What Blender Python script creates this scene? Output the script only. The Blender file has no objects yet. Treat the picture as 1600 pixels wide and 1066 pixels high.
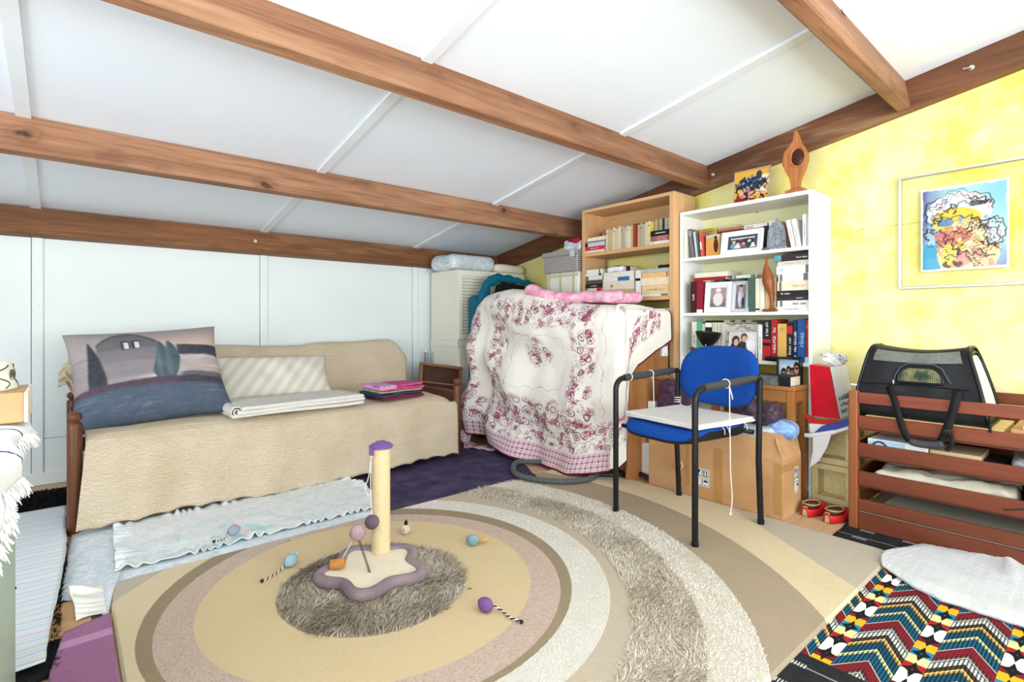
import bpy, bmesh, math, random
import numpy as np
from mathutils import Vector, Matrix
random.seed(7); np.random.seed(7)
R = math.radians
scene = bpy.context.scene
COL = scene.collection

# ------------------------------------------------------------------ camera
CAM_F, CAM_YAW, CAM_HY, CAM_H = 815.0, 40.5, 504.0, 0.95
cam_d = bpy.data.cameras.new('camera'); cam = bpy.data.objects.new('camera', cam_d); COL.objects.link(cam)
cam_d.sensor_fit = 'HORIZONTAL'; cam_d.sensor_width = 36.0; cam_d.lens = CAM_F / 1600.0 * 36.0
cam_d.shift_y = (CAM_HY - 533.0) / 1600.0
cam_d.clip_start = 0.02
cam.location = (0, 0, CAM_H); cam.rotation_euler = (R(90), 0, -R(CAM_YAW))
scene.camera = cam
# ------------------------------------------------------------------ exposure, sky, daylight
vs = scene.view_settings
vs.view_transform = 'Standard'; vs.look = 'None'; vs.gamma = 1.0; vs.exposure = -0.02; vs.use_curve_mapping = False
world = bpy.data.worlds.new('sky'); scene.world = world; world.use_nodes = True
wn = world.node_tree; bgn = wn.nodes['Background']
bgn.inputs['Color'].default_value = (0.80, 0.90, 1.0, 1); bgn.inputs['Strength'].default_value = 1.6
def area(name, loc, rot, sx, sy, power, col=(1, 1, 1)):
    l = bpy.data.lights.new(name, 'AREA'); l.shape = 'RECTANGLE'; l.size = sx; l.size_y = sy; l.energy = power; l.color = col
    o = bpy.data.objects.new(name, l); COL.objects.link(o); o.location = loc; o.rotation_euler = rot
    return o
# area lights at the two unseen openings, tilted up to brighten the ceiling
area('front_uplight', (0.75, -2.20, 1.2), (R(136), 0, 0), 3.5, 1.9, 215, (0.89, 0.95, 1.0))
area('side_uplight', (-2.45, 0.4, 1.2), (R(122), 0, -R(90)), 2.9, 1.6, 125, (0.85, 0.93, 1.0))

# ------------------------------------------------------------------ helpers
CY, SY = math.cos(R(CAM_YAW)), math.sin(R(CAM_YAW))
def ray(x, y):
    a = (x - 800.0) / CAM_F
    return (CY * a + SY, -SY * a + CY, (CAM_HY - y) / CAM_F)
def at_x(px, py, X):
    r = ray(px, py); t = X / r[0]; return Vector((X, r[1] * t, CAM_H + r[2] * t))
def at_y(px, py, Y):
    r = ray(px, py); t = Y / r[1]; return Vector((r[0] * t, Y, CAM_H + r[2] * t))
def at_z(px, py, Z=0.0):
    r = ray(px, py); t = (Z - CAM_H) / r[2]; return Vector((r[0] * t, r[1] * t, Z))

def lin(c):
    return tuple(((v / 255.0) / 12.92 if v / 255.0 <= 0.04045 else ((v / 255.0 + 0.055) / 1.055) ** 2.4) for v in c)
def lin4(c): return lin(c) + (1.0,)
_M = {}
class NT:
    """small node-tree helper"""
    def __init__(s, name):
        s.m = bpy.data.materials.new(name); s.m.use_nodes = True; s.t = s.m.node_tree
        s.b = s.t.nodes['Principled BSDF']
    def n(s, typ, **kw):
        nd = s.t.nodes.new(typ)
        for k, v in kw.items():
            if k.startswith('i_'):
                key = k[2:]; key = int(key) if key.isdigit() else key
                nd.inputs[key].default_value = v
            else: setattr(nd, k, v)
        return nd
    def l(s, a, b): s.t.links.new(a, b)
    def math(s, op, a, b=None, c=None, clamp=False):
        nd = s.t.nodes.new('ShaderNodeMath'); nd.operation = op; nd.use_clamp = clamp
        for i, v in enumerate((a, b, c)):
            if v is None: continue
            if isinstance(v, (int, float)): nd.inputs[i].default_value = v
            else: s.l(v, nd.inputs[i])
        return nd.outputs[0]
    def mix(s, fac, a, b, blend='MIX'):
        nd = s.t.nodes.new('ShaderNodeMix'); nd.data_type = 'RGBA'; nd.blend_type = blend
        for k, v in ((0, fac), (6, a), (7, b)):
            if isinstance(v, (int, float)): nd.inputs[k].default_value = v
            elif isinstance(v, tuple): nd.inputs[k].default_value = v if len(v) == 4 else v + (1,)
            else: s.l(v, nd.inputs[k])
        return nd.outputs[2]
    def coord(s, kind='Object', scale=(1, 1, 1), rot=(0, 0, 0)):
        tc = s.n('ShaderNodeTexCoord'); mp = s.n('ShaderNodeMapping')
        mp.inputs['Scale'].default_value = scale; mp.inputs['Rotation'].default_value = rot
        s.l(tc.outputs[kind], mp.inputs['Vector']); return mp.outputs[0]
    def noise(s, vec, scale, detail=3, rough=0.55, dist=0.0):
        nd = s.n('ShaderNodeTexNoise'); nd.inputs['Scale'].default_value = scale; nd.inputs['Detail'].default_value = detail
        nd.inputs['Roughness'].default_value = rough; nd.inputs['Distortion'].default_value = dist
        if vec is not None: s.l(vec, nd.inputs['Vector'])
        return nd.outputs[0]
    def bump(s, h, strength=0.3, dist=0.01):
        nd = s.n('ShaderNodeBump'); nd.inputs['Strength'].default_value = strength; nd.inputs['Distance'].default_value = dist
        s.l(h, nd.inputs['Height']); s.l(nd.outputs[0], s.b.inputs['Normal'])
    def ramp(s, fac, stops, interp='LINEAR'):
        nd = s.n('ShaderNodeValToRGB'); cr = nd.color_ramp; cr.interpolation = interp
        while len(cr.elements) < len(stops): cr.elements.new(0.5)
        for e, (p, c) in zip(cr.elements, stops): e.position = p; e.color = c if len(c) == 4 else c + (1,)
        s.l(fac, nd.inputs[0]); return nd.outputs[0]
    def base(s, sock): s.l(sock, s.b.inputs['Base Color'])
    def set(s, rough=0.6, metal=0.0, spec=0.35):
        s.b.inputs['Roughness'].default_value = rough; s.b.inputs['Metallic'].default_value = metal
        s.b.inputs['Specular IOR Level'].default_value = spec

def mat(name, rgb, rough=0.65, var=0.12, vs=14.0, bump=0.0, bs=120.0, metal=0.0, spec=0.3, col2=None, stretch=(1, 1, 1)):
    """procedural: base colour gently varied by noise, optional fine relief"""
    if name in _M: return _M[name]
    k = NT(name); k.set(rough, metal, spec)
    v = k.coord(scale=stretch)
    c = lin(rgb)
    if col2 is None: a = tuple(max(0, x * (1 - var)) for x in c); b = tuple(min(1, x * (1 + var)) for x in c)
    else: a, b = c, lin(col2)
    n1 = k.noise(v, vs, 4)
    f = k.ramp(n1, [(0.3, (0, 0, 0)), (0.7, (1, 1, 1))])
    k.base(k.mix(f, a, b))
    if bump > 0: k.bump(k.noise(v, bs, 3), bump, 0.004)
    _M[name] = k.m; return k.m

def wood(name, c1, c2, axis=0, rough=0.5, fine=40.0, knots=False, dark=None, spec=0.3):
    if name in _M: return _M[name]
    k = NT(name); k.set(rough, 0, spec)
    st = [1.0, 1.0, 1.0]; st[axis] = 0.06
    v = k.coord(scale=tuple(st))
    g = k.noise(v, fine, 5, 0.6, 0.4)
    f = k.ramp(g, [(0.32, (0, 0, 0)), (0.68, (1, 1, 1))])
    c = k.mix(f, lin(c1), lin(c2))
    st2 = [1.0, 1.0, 1.0]; st2[axis] = 0.12
    b2 = k.noise(k.coord(scale=tuple(st2)), fine * 0.16, 2)
    c = k.mix(k.math('MULTIPLY', k.ramp(b2, [(0.42, (0, 0, 0)), (0.7, (1, 1, 1))]), 0.7), c, lin(dark or tuple(int(x * 0.72) for x in c1)))
    if knots:
        st3 = [5.0, 5.0, 5.0]; st3[axis] = 3.2
        vo = k.n('ShaderNodeTexVoronoi'); vo.inputs['Scale'].default_value = 1.0
        vc = k.coord(scale=tuple(st3)); dn = k.n('ShaderNodeTexNoise'); dn.inputs['Scale'].default_value = 5.0; k.l(vc, dn.inputs['Vector'])
        ad = k.n('ShaderNodeMixRGB', blend_type='ADD'); ad.inputs[0].default_value = .22; k.l(vc, ad.inputs[1]); k.l(dn.outputs['Color'], ad.inputs[2]); k.l(ad.outputs[0], vo.inputs['Vector'])
        kf = k.ramp(vo.outputs['Distance'], [(0.05, (1, 1, 1)), (0.13, (0, 0, 0))]); kr = k.ramp(vo.outputs['Distance'], [(0.10, (0, 0, 0)), (0.15, (1, 1, 1)), (0.26, (0, 0, 0))])
        c = k.mix(k.math('MULTIPLY', kr, 0.35), c, lin((92, 54, 32)))
        c = k.mix(k.math('MULTIPLY', kf, 0.85), c, lin((52, 30, 20)))
        st4 = [1.0, 1.0, 1.0]; st4[axis] = 0.03; gl = k.noise(k.coord(scale=tuple(st4)), 120, 3, .6)
        c = k.mix(k.math('MULTIPLY', k.ramp(gl, [(.5, (0, 0, 0)), (.66, (1, 1, 1))]), .4), c, lin((92, 56, 34)))
        br = k.noise(k.coord(scale=tuple(st2)), 4.0, 4, 0.7)
        c = k.mix(k.math('MULTIPLY', k.ramp(br, [(0.55, (0, 0, 0)), (0.75, (1, 1, 1))]), 0.6), c, lin((215, 170, 130)))
    k.base(c); k.bump(g, 0.15, 0.003)
    _M[name] = k.m; return k.m

def vcol_mat(name, rough=0.8, bump=0.0, bs=200.0, spec=0.2, var=0.06):
    """procedural material that carries a print held in the 'Col' attribute"""
    if name in _M: return _M[name]
    k = NT(name); k.set(rough, 0, spec)
    at = k.n('ShaderNodeAttribute', attribute_name='Col')
    n1 = k.noise(k.coord(), 30, 3)
    k.base(k.mix(k.math('MULTIPLY', n1, var), at.outputs['Color'], (1, 1, 1, 1)))
    if bump: k.bump(k.noise(k.coord(), bs, 2), bump, 0.003)
    _M[name] = k.m; return k.m

class MB:
    def __init__(s): s.v = []; s.f = []
    def add(s, vs, fs):
        o = len(s.v); s.v += [tuple(p) for p in vs]; s.f += [tuple(i + o for i in f) for f in fs]; return s
    def box(s, x0, x1, y0, y1, z0, z1, M=None):
        vs = [Vector(p) for p in ((x0, y0, z0), (x1, y0, z0), (x1, y1, z0), (x0, y1, z0), (x0, y0, z1), (x1, y0, z1), (x1, y1, z1), (x0, y1, z1))]
        if M is not None: vs = [M @ p for p in vs]
        return s.add(vs, [(0, 3, 2, 1), (4, 5, 6, 7), (0, 1, 5, 4), (1, 2, 6, 5), (2, 3, 7, 6), (3, 0, 4, 7)])
    def cbox(s, x0, x1, y0, y1, z0, z1, c=0.004, M=None):
        """box with chamfered edges"""
        bm = bmesh.new(); bmesh.ops.create_cube(bm, size=1.0)
        for v in bm.verts: v.co = Vector(((x0 + x1) / 2 + v.co.x * (x1 - x0), (y0 + y1) / 2 + v.co.y * (y1 - y0), (z0 + z1) / 2 + v.co.z * (z1 - z0)))
        bmesh.ops.bevel(bm, geom=bm.edges[:], offset=c, segments=1, affect='EDGES', profile=0.5)
        bm.verts.index_update()
        vs = [M @ v.co if M is not None else v.co.copy() for v in bm.verts]
        fs = [[v.index for v in f.verts] for f in bm.faces]; bm.free()
        return s.add(vs, fs)
    def tube(s, pts, r, seg=10, cap=True, closed=False):
        pts = [Vector(p) for p in pts]; n = len(pts)
        rs = r if isinstance(r, (list, tuple)) else [r] * n
        up = None; rings = []
        for i, p in enumerate(pts):
            if closed: d = pts[(i + 1) % n] - pts[i - 1]
            else: d = pts[min(i + 1, n - 1)] - pts[max(i - 1, 0)]
            d = d.normalized() if d.length > 1e-9 else Vector((0, 0, 1))
            if up is None:
                up = Vector((0, 0, 1)) if abs(d.z) < 0.9 else Vector((1, 0, 0))
            a = d.cross(up)
            if a.length < 1e-6: a = d.cross(Vector((1, 0, 0)))
            a.normalize(); b = a.cross(d).normalized(); up = b
            rings.append([p + (a * math.cos(t) + b * math.sin(t)) * rs[i] for t in (2 * math.pi * j / seg for j in range(seg))])
        vs = [q for rg in rings for q in rg]; fs = []
        for i in range(n if closed else n - 1):
            i2 = (i + 1) % n
            for j in range(seg):
                j2 = (j + 1) % seg; fs.append((i * seg + j, i2 * seg + j, i2 * seg + j2, i * seg + j2))
        if cap and not closed:
            fs.append(tuple(range(seg))); fs.append(tuple((n - 1) * seg + j for j in reversed(range(seg))))
        return s.add(vs, fs)
    def lathe(s, prof, c=(0, 0, 0), seg=20, M=None, sx=1.0, sy=1.0):
        vs = []; n = len(prof)
        for (r, z) in prof:
            for j in range(seg):
                t = 2 * math.pi * j / seg; vs.append(Vector((c[0] + r * sx * math.cos(t), c[1] + r * sy * math.sin(t), c[2] + z)))
        if M is not None: vs = [M @ p for p in vs]
        fs = []
        for i in range(n - 1):
            for j in range(seg):
                j2 = (j + 1) % seg; fs.append((i * seg + j, i * seg + j2, (i + 1) * seg + j2, (i + 1) * seg + j))
        if prof[0][0] > 1e-6: fs.append(tuple(reversed(range(seg))))
        if prof[-1][0] > 1e-6: fs.append(tuple((n - 1) * seg + j for j in range(seg)))
        return s.add(vs, fs)
    def prism(s, poly, z0, z1, M=None):
        """poly: list of (x, y) counter-clockwise"""
        n = len(poly)
        vs = [Vector((x, y, z0)) for x, y in poly] + [Vector((x, y, z1)) for x, y in poly]
        if M is not None: vs = [M @ p for p in vs]
        return s.add(vs, [tuple(reversed(range(n))), tuple(range(n, 2 * n))] + [(i, (i + 1) % n, n + (i + 1) % n, n + i) for i in range(n)])
    def grid(s, P, flip=False):
        """P: array (nu, nv, 3)"""
        nu, nv = P.shape[:2]; vs = [tuple(p) for p in P.reshape(-1, 3)]
        fs = []
        for i in range(nu - 1):
            for j in range(nv - 1):
                a, b, c, d = i * nv + j, (i + 1) * nv + j, (i + 1) * nv + j + 1, i * nv + j + 1
                fs.append((a, d, c, b) if flip else (a, b, c, d))
        return s.add(vs, fs)
    def ball(s, c, r, seg=14, rings=9, M=None, sc=(1, 1, 1)):
        prof = [(max(1e-7, math.sin(math.pi * i / rings)) * 1.0, -math.cos(math.pi * i / rings)) for i in range(rings + 1)]
        m2 = Matrix.Translation(Vector(c)) @ (M if M is not None else Matrix()) @ Matrix.Diagonal((r * sc[0], r * sc[1], r * sc[2], 1))
        return s.lathe(prof, seg=seg, M=m2)
    def build(s, name, m, parent=None, smooth=False, cols=None, uv=None, merge=False, loc=None):
        me = bpy.data.meshes.new(name); me.from_pydata(s.v, [], s.f); me.update()
        if cols is not None:
            at = me.color_attributes.new('Col', 'FLOAT_COLOR', 'POINT')
            arr = np.ones((len(s.v), 4), dtype=np.float32); arr[:, :3] = np.asarray(cols, dtype=np.float32).reshape(-1, 3)
            at.data.foreach_set('color', arr.ravel())
        if uv is not None:
            lay = me.uv_layers.new(name='UVMap'); li = np.empty(len(me.loops), dtype=np.int32); me.loops.foreach_get('vertex_index', li)
            lay.data.foreach_set('uv', np.asarray(uv, dtype=np.float32)[li].ravel())
        if merge:
            bm = bmesh.new(); bm.from_mesh(me); bmesh.ops.remove_doubles(bm, verts=bm.verts, dist=1e-5); bm.to_mesh(me); bm.free()
        if smooth is True: me.polygons.foreach_set('use_smooth', [True] * len(me.polygons)); me.update()
        elif smooth:
            me.polygons.foreach_set('use_smooth', [True] * len(me.polygons))
            me.set_sharp_from_angle(angle=R(smooth))
        if isinstance(m, (list, tuple)):
            for x in m: me.materials.append(x)
        else: me.materials.append(m)
        o = bpy.data.objects.new(name, me); COL.objects.link(o)
        if parent is not None: o.parent = parent
        if loc is not None: o.location = loc
        return o

def tag(o, label=None, cat=None, group=None, kind=None):
    if label: o['label'] = label
    if cat: o['category'] = cat
    if group: o['group'] = group
    if kind: o['kind'] = kind
    return o
def thing(name, label, cat, loc=(0, 0, 0), rotz=0.0, group=None):
    o = bpy.data.objects.new(name, None); COL.objects.link(o); o.location = loc; o.rotation_euler = (0, 0, rotz)
    o.empty_display_size = 0.05
    return tag(o, label, cat, group)
def copy_tree(o, parent=None):
    c = o.copy(); COL.objects.link(c); c.parent = parent
    for ch in list(o.children): copy_tree(ch, c)
    return c

def sines(P, scale, seed, n=10, rough=0.6):
    """smooth pseudo noise, about -1..1; P (..., d)"""
    rs = np.random.RandomState(seed); d = P.shape[-1]; out = 0; tot = 0
    for i in range(n):
        k = rs.normal(size=d); k /= np.linalg.norm(k); f = scale * (0.5 + 2.0 * i / n); a = rough ** (i * 4.0 / n)
        out = out + a * np.sin((P @ k) * f * 2 * np.pi + rs.rand() * 6.28); tot += a * 0.6
    return out / max(tot, 1e-6) * 0.8
def softbox_pts(size, r, n=10, amp=0.0, sc=4.0, seed=0, puff=0.0):
    """rounded, softly crumpled box centred on its base; returns verts, faces (six grids, to be merged)"""
    size = np.array(size, float); q = np.sin(np.linspace(-np.pi / 2, np.pi / 2, n + 1))
    A, B = np.meshgrid(q, q, indexing='ij'); one = np.ones_like(A); grids = []
    for ax in range(3):
        for sg in (-1, 1):
            c = [None] * 3; c[ax] = one * sg; c[(ax + 1) % 3] = A if sg > 0 else B; c[(ax + 2) % 3] = B if sg > 0 else A
            grids.append(np.stack(c, -1))
    mb = MB()
    for g in grids:
        p = g * size / 2
        rr = np.minimum(r, size / 2 * 0.999)
        inn = np.clip(p, -(size / 2 - rr), size / 2 - rr); d = p - inn
        ln = np.linalg.norm(d / rr, axis=-1, keepdims=True); ln[ln < 1e-6] = 1
        p = inn + d / ln
        if puff: 
            h = (1 - np.clip(np.abs(g[..., :1]), 0, 1) ** 2) * (1 - np.clip(np.abs(g[..., 1:2]), 0, 1) ** 2)
            p[..., 2:3] += np.sign(g[..., 2:3]) * h * puff * np.abs(g[..., 2:3])
        if amp:
            for k in range(3): p[..., k] += amp * sines(p, sc, seed + k)
        p[..., 2] += size[2] / 2
        mb.grid(p)
    return mb
def softbox(name, size, r, m, parent=None, loc=(0, 0, 0), rot=(0, 0, 0), n=10, amp=0.0, sc=4.0, seed=0, puff=0.0):
    o = softbox_pts(size, r, n, amp, sc, seed, puff).build(name, m, parent, smooth=True, merge=True)
    o.location = loc; o.rotation_euler = rot; return o
def pillow_mb(w, h, t, nu=40, nv=30, pinch=0.06, seed=0, crumple=0.01):
    """cushion in its own XZ plane (x across, z up), thickness along y; returns mb and (u, v) per vertex"""
    u = np.linspace(-1, 1, nu); v = np.linspace(-1, 1, nv); U, V = np.meshgrid(u, v, indexing='ij')
    th = (np.clip(1 - U ** 2, 0, 1) ** 0.45) * (np.clip(1 - V ** 2, 0, 1) ** 0.45) * t / 2
    X = U * w / 2 * (1 - pinch * (1 - V ** 2) * np.abs(U) ** 3 * 0 - pinch * (1 - np.abs(V) ** 2))
    Z = V * h / 2 * (1 - pinch * (1 - np.abs(U) ** 2))
    uv = np.stack([U, V], -1)
    cr = crumple * sines(np.stack([X, Z], -1), 4.0, seed)
    e = (1 - U ** 2) * (1 - V ** 2)
    F = np.stack([X, -th + cr * e, Z], -1); Bk = np.stack([X, th + cr * e, Z], -1)
    mb = MB(); mb.grid(F); mb.grid(Bk, flip=True)
    UV = np.concatenate([uv.reshape(-1, 2), uv.reshape(-1, 2)])
    return mb, UV
_txt = {}
def text_data(s, bold=False):
    key = s
    if key in _txt: return _txt[key]
    if s[0] == '#':      # print too small to read in the photograph: letter-like strokes only
        n = int(s[1:].split('.')[0]); rs = np.random.RandomState(n * 7 + len(s)); V, Fc, x = [], [], 0.0
        def q(a, b, c, d):
            o = len(V); V.extend([(a, c, 0), (b, c, 0), (b, d, 0), (a, d, 0)]); Fc.append((o, o + 1, o + 2, o + 3))
        for i in range(n):
            if i and rs.rand() < .16: x += .5; continue
            w = rs.uniform(.4, .62); q(x, x + .14, 0, 1 if rs.rand() < .4 else .72)
            for k in range(rs.randint(1, 3)): z = rs.uniform(0, .58); q(x + .14, x + w, z, z + .13)
            if rs.rand() < .6: q(x + w - .12, x + w, 0, .7)
            x += w + .14
        co = np.array(V, np.float32); c = (co.min(0) + co.max(0)) / 2; d = co.max(0) - co.min(0); co -= c
        _txt[key] = (co, Fc, d[0], d[1]); return _txt[key]
    cu = bpy.data.curves.new('lettering', 'FONT'); cu.body = s; cu.size = 1.0; cu.align_x = 'CENTER'; cu.align_y = 'CENTER'; cu.resolution_u = 2
    cu.offset = 0.012
    o = bpy.data.objects.new('lettering', cu); COL.objects.link(o)
    me = bpy.data.meshes.new_from_object(o.evaluated_get(bpy.context.evaluated_depsgraph_get()))
    bpy.data.objects.remove(o); bpy.data.curves.remove(cu)
    n = len(me.vertices); co = np.empty(n * 3, np.float32); me.vertices.foreach_get('co', co); co = co.reshape(-1, 3)
    mn, mx = co.min(0), co.max(0); c = (mn + mx) / 2; co -= c; co[:, 2] = 0
    faces = [tuple(p.vertices) for p in me.polygons]; bpy.data.meshes.remove(me)
    _txt[key] = (co, faces, mx[0] - mn[0], mx[1] - mn[1]); return _txt[key]
def lettering(s, m, parent, origin, xa, ya, length, height, name='lettering'):
    co, fs, w, h = text_data(s)
    k = min(length / w, height / h) if length else height / h
    xa, ya, o = Vector(xa), Vector(ya), Vector(origin)
    sx = min(length / w, k * 1.25); sy = min(height / h, k * 1.25)
    mb = MB(); mb.add([o + xa * float(c[0]) * sx + ya * float(c[1]) * sy for c in co], fs)
    return mb.build(name, m, parent)
# ================================================================== THE ROOM
XW, YW, X0, Y0 = 3.33, 4.10, -2.30, -2.05
TH = math.atan(0.1715); DS = Vector((0, math.cos(TH), -math.sin(TH))); NS = Vector((0, math.sin(TH), math.cos(TH)))
def ceil_z(y): return 2.313 - 0.1715 * y

# --- materials of the shell
def m_yellow():
    k = NT('yellow_sponged_paint'); k.set(0.75, 0, 0.2)
    v = k.coord(); n1 = k.noise(v, 3.2, 5, 0.62, 0.3); n2 = k.noise(v, 11, 4, 0.6)
    f = k.ramp(n1, [(0.36, (0, 0, 0)), (0.66, (1, 1, 1))])
    c = k.mix(f, lin((243, 223, 96)), lin((246, 238, 172)))
    c = k.mix(k.math('MULTIPLY', k.ramp(n2, [(0.45, (0, 0, 0)), (0.75, (1, 1, 1))]), 0.5), c, lin((250, 246, 205)))
    k.base(c); k.bump(n2, 0.08, 0.004); return k.m
M_YEL = m_yellow()
M_WHITE = mat('white_panel_paint', (232, 238, 236), 0.55, 0.02, 3, 0.03, 60)
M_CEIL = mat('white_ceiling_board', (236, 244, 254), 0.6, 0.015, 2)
M_CBAT = mat('ceiling_batten_paint', (230, 235, 240), 0.5, 0.02, 6)
M_BEAM = wood('stained_pine_beam', (174, 128, 98), (138, 94, 66), 0, 0.55, 34, True, (104, 68, 46))
M_BEAM2 = wood('dark_stained_beam', (146, 98, 62), (112, 70, 42), 0, 0.5, 34, True, (72, 42, 26))
M_BEAMY = wood('dark_stained_rafter', (128, 82, 54), (98, 60, 38), 1, 0.5, 34, True, (68, 40, 24))
M_PLANK = wood('laminate_plank', (222, 186, 148), (200, 158, 118), 0, 0.45, 22)
M_STEEL = mat('galvanised_bolt', (200, 196, 188), 0.35, 0.05, 20, metal=0.8)
M_DARKGAP = mat('dark_joint', (120, 122, 122), 0.9, 0.02)

# --- floor with planks
fl = MB().box(X0 - 0.1, XW + 0.1, Y0 - 0.1, YW + 0.1, -0.10, -0.006).build('floor', mat('floor_base', (120, 92, 66), 0.8))
tag(fl, kind='structure')
y = Y0; pk = None
while y < YW - 0.02:
    y2 = min(y + 0.118, YW)
    if pk is None or y2 - y < 0.117:
        o = MB().cbox(X0, XW, 0.001, y2 - y - 0.001, -0.012, 0.0, 0.0012).build('plank', M_PLANK, fl); pk = pk or o
    else:
        o = pk.copy(); COL.objects.link(o)
    o.location = (0, y, 0); y += 0.118

# --- ceiling: backing, boards, battens
JX = [X0, -1.40, -0.155, 1.075, 2.335, XW]
JY = [Y0, -0.40, 0.72, 1.81, 2.945, YW]
def slope_box(mb, x0, x1, y0, y1, t0, t1):
    """box whose faces follow the ceiling slope; t measured down from the ceiling underside along its normal"""
    vs = []
    for t in (t1, t0):
        for (xx, yy) in ((x0, y0), (x1, y0), (x1, y1), (x0, y1)):
            vs.append(Vector((xx, yy, ceil_z(yy))) - NS * t)
    return mb.add(vs, [(0, 3, 2, 1), (4, 5, 6, 7), (0, 1, 5, 4), (1, 2, 6, 5), (2, 3, 7, 6), (3, 0, 4, 7)])
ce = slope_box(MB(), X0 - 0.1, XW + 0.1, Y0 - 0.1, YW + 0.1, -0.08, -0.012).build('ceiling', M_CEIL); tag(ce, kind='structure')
for i in range(len(JX) - 1):
    for j in range(len(JY) - 1):
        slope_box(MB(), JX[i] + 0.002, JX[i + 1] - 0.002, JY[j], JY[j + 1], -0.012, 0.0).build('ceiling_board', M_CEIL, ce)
for x in JX[1:-1]:
    for j in range(len(JY) - 1):
        slope_box(MB(), x - 0.004, x + 0.044, JY[j] + 0.02, JY[j + 1], 0.0, 0.013).build('batten', M_CBAT, ce)

# --- wall behind the bed: boards with cover strips
wb = MB().box(X0 - 0.1, XW + 0.1, YW + 0.012, YW + 0.1, -0.05, 1.66).build('wall_back', M_DARKGAP); tag(wb, kind='structure')
for i in range(len(JX) - 1):
    a, b = JX[i] + 0.002, JX[i + 1] - 0.002
    MB().box(a, b, YW, YW + 0.012, 0.272, 1.62).build('wall_board', M_WHITE, wb)
    MB().box(a, b, YW, YW + 0.012, 0.0, 0.269).build('wall_board', M_WHITE, wb)
for x in JX[1:-1]:
    st = MB().cbox(x + 0.002, x + 0.052, YW - 0.011, YW, 0.0, 1.60, 0.002).build('cover_strip', M_WHITE, wb)
    for z in (0.35, 0.62, 0.78, 1.05, 1.3):
        MB().lathe([(0.003, 0), (0.002, 0.0012), (1e-6, 0.0015)], seg=8, M=Matrix.Translation((x + 0.03, YW - 0.011, z)) @ Matrix.Rotation(R(90), 4, 'X')).build('nail', M_STEEL, st)
bb = MB().cbox(X0, XW, YW - 0.016, YW, 0.0, 0.075, 0.004).build('baseboard_back', M_WHITE); tag(bb, kind='structure')

# --- yellow gable wall
wr = MB().add([(XW, Y0 - .1, -.05), (XW, YW + .1, -.05), (XW, YW + .1, ceil_z(YW + .1) + .02), (XW, Y0 - .1, ceil_z(Y0 - .1) + .02),
               (XW + .1, Y0 - .1, -.05), (XW + .1, YW + .1, -.05), (XW + .1, YW + .1, ceil_z(YW + .1) + .02), (XW + .1, Y0 - .1, ceil_z(Y0 - .1) + .02)],
              [(0, 3, 2, 1), (4, 5, 6, 7), (0, 1, 5, 4), (2, 3, 7, 6), (1, 2, 6, 5), (0, 4, 7, 3)]).build('wall_right', M_YEL); tag(wr, kind='structure')
cr = MB(); pts = [at_x(x, y, XW - 0.0006) for x, y in ((1300, 365), (1322, 363), (1338, 361), (1346, 358), (1352, 360), (1372, 356), (1400, 352), (1420, 350), (1440, 347))]
for a, b in zip(pts[:-1], pts[1:]):
    w = 0.0045 if 1.00 > a.y > 0.93 else 0.0013
    cr.add([a + Vector((0, 0, -w)), b + Vector((0, 0, -w)), b + Vector((0, 0, w)), a + Vector((0, 0, w))], [(0, 1, 2, 3)])
cr.build('crack', mat('plaster_crack', (196, 180, 110), 0.9, 0.2), wr)
# --- the two walls behind the photographer, with wide glazed openings
def holed(name, along_x, pos, a0, a1, oa0, oa1, oz0, oz1, thick, top):
    mb = MB()
    def bx(u0, u1, z0, z1):
        if along_x: mb.box(u0, u1, pos - thick, pos, z0, z1)
        else: mb.box(pos - thick, pos, u0, u1, z0, z1)
    bx(a0, oa0, -.05, top); bx(oa1, a1, -.05, top); bx(oa0, oa1, -.05, oz0); bx(oa0, oa1, oz1, top)
    o = mb.build(name, M_WHITE); tag(o, kind='structure'); return o
holed('wall_front', True, Y0, X0 - .1, XW + .1, -1.05, 2.55, 0.2, 2.2, 0.1, 2.72)
holed('wall_left', False, X0, Y0 - .1, YW + .1, -1.1, 1.9, 0.35, 2.05, 0.1, 2.72)
def window(name, along_x, pos, a0, a1, z0, z1, nb):
    mb = MB(); t = 0.05
    def bx(u0, u1, q0, q1):
        if along_x: mb.box(u0, u1, pos - 0.07, pos - 0.02, q0, q1)
        else: mb.box(pos - 0.07, pos - 0.02, u0, u1, q0, q1)
    bx(a0, a1, z0, z0 + t); bx(a0, a1, z1 - t, z1)
    for i in range(nb + 1):
        u = a0 + (a1 - a0 - t) * i / nb; bx(u, u + t, z0 + t, z1 - t)
    o = mb.build(name, M_WHITE); tag(o, kind='structure')
window('window_1', True, Y0, -1.05, 2.55, 0.2, 2.2, 3)
window('window_2', False, X0, -1.1, 1.9, 0.35, 2.05, 3)

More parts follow.
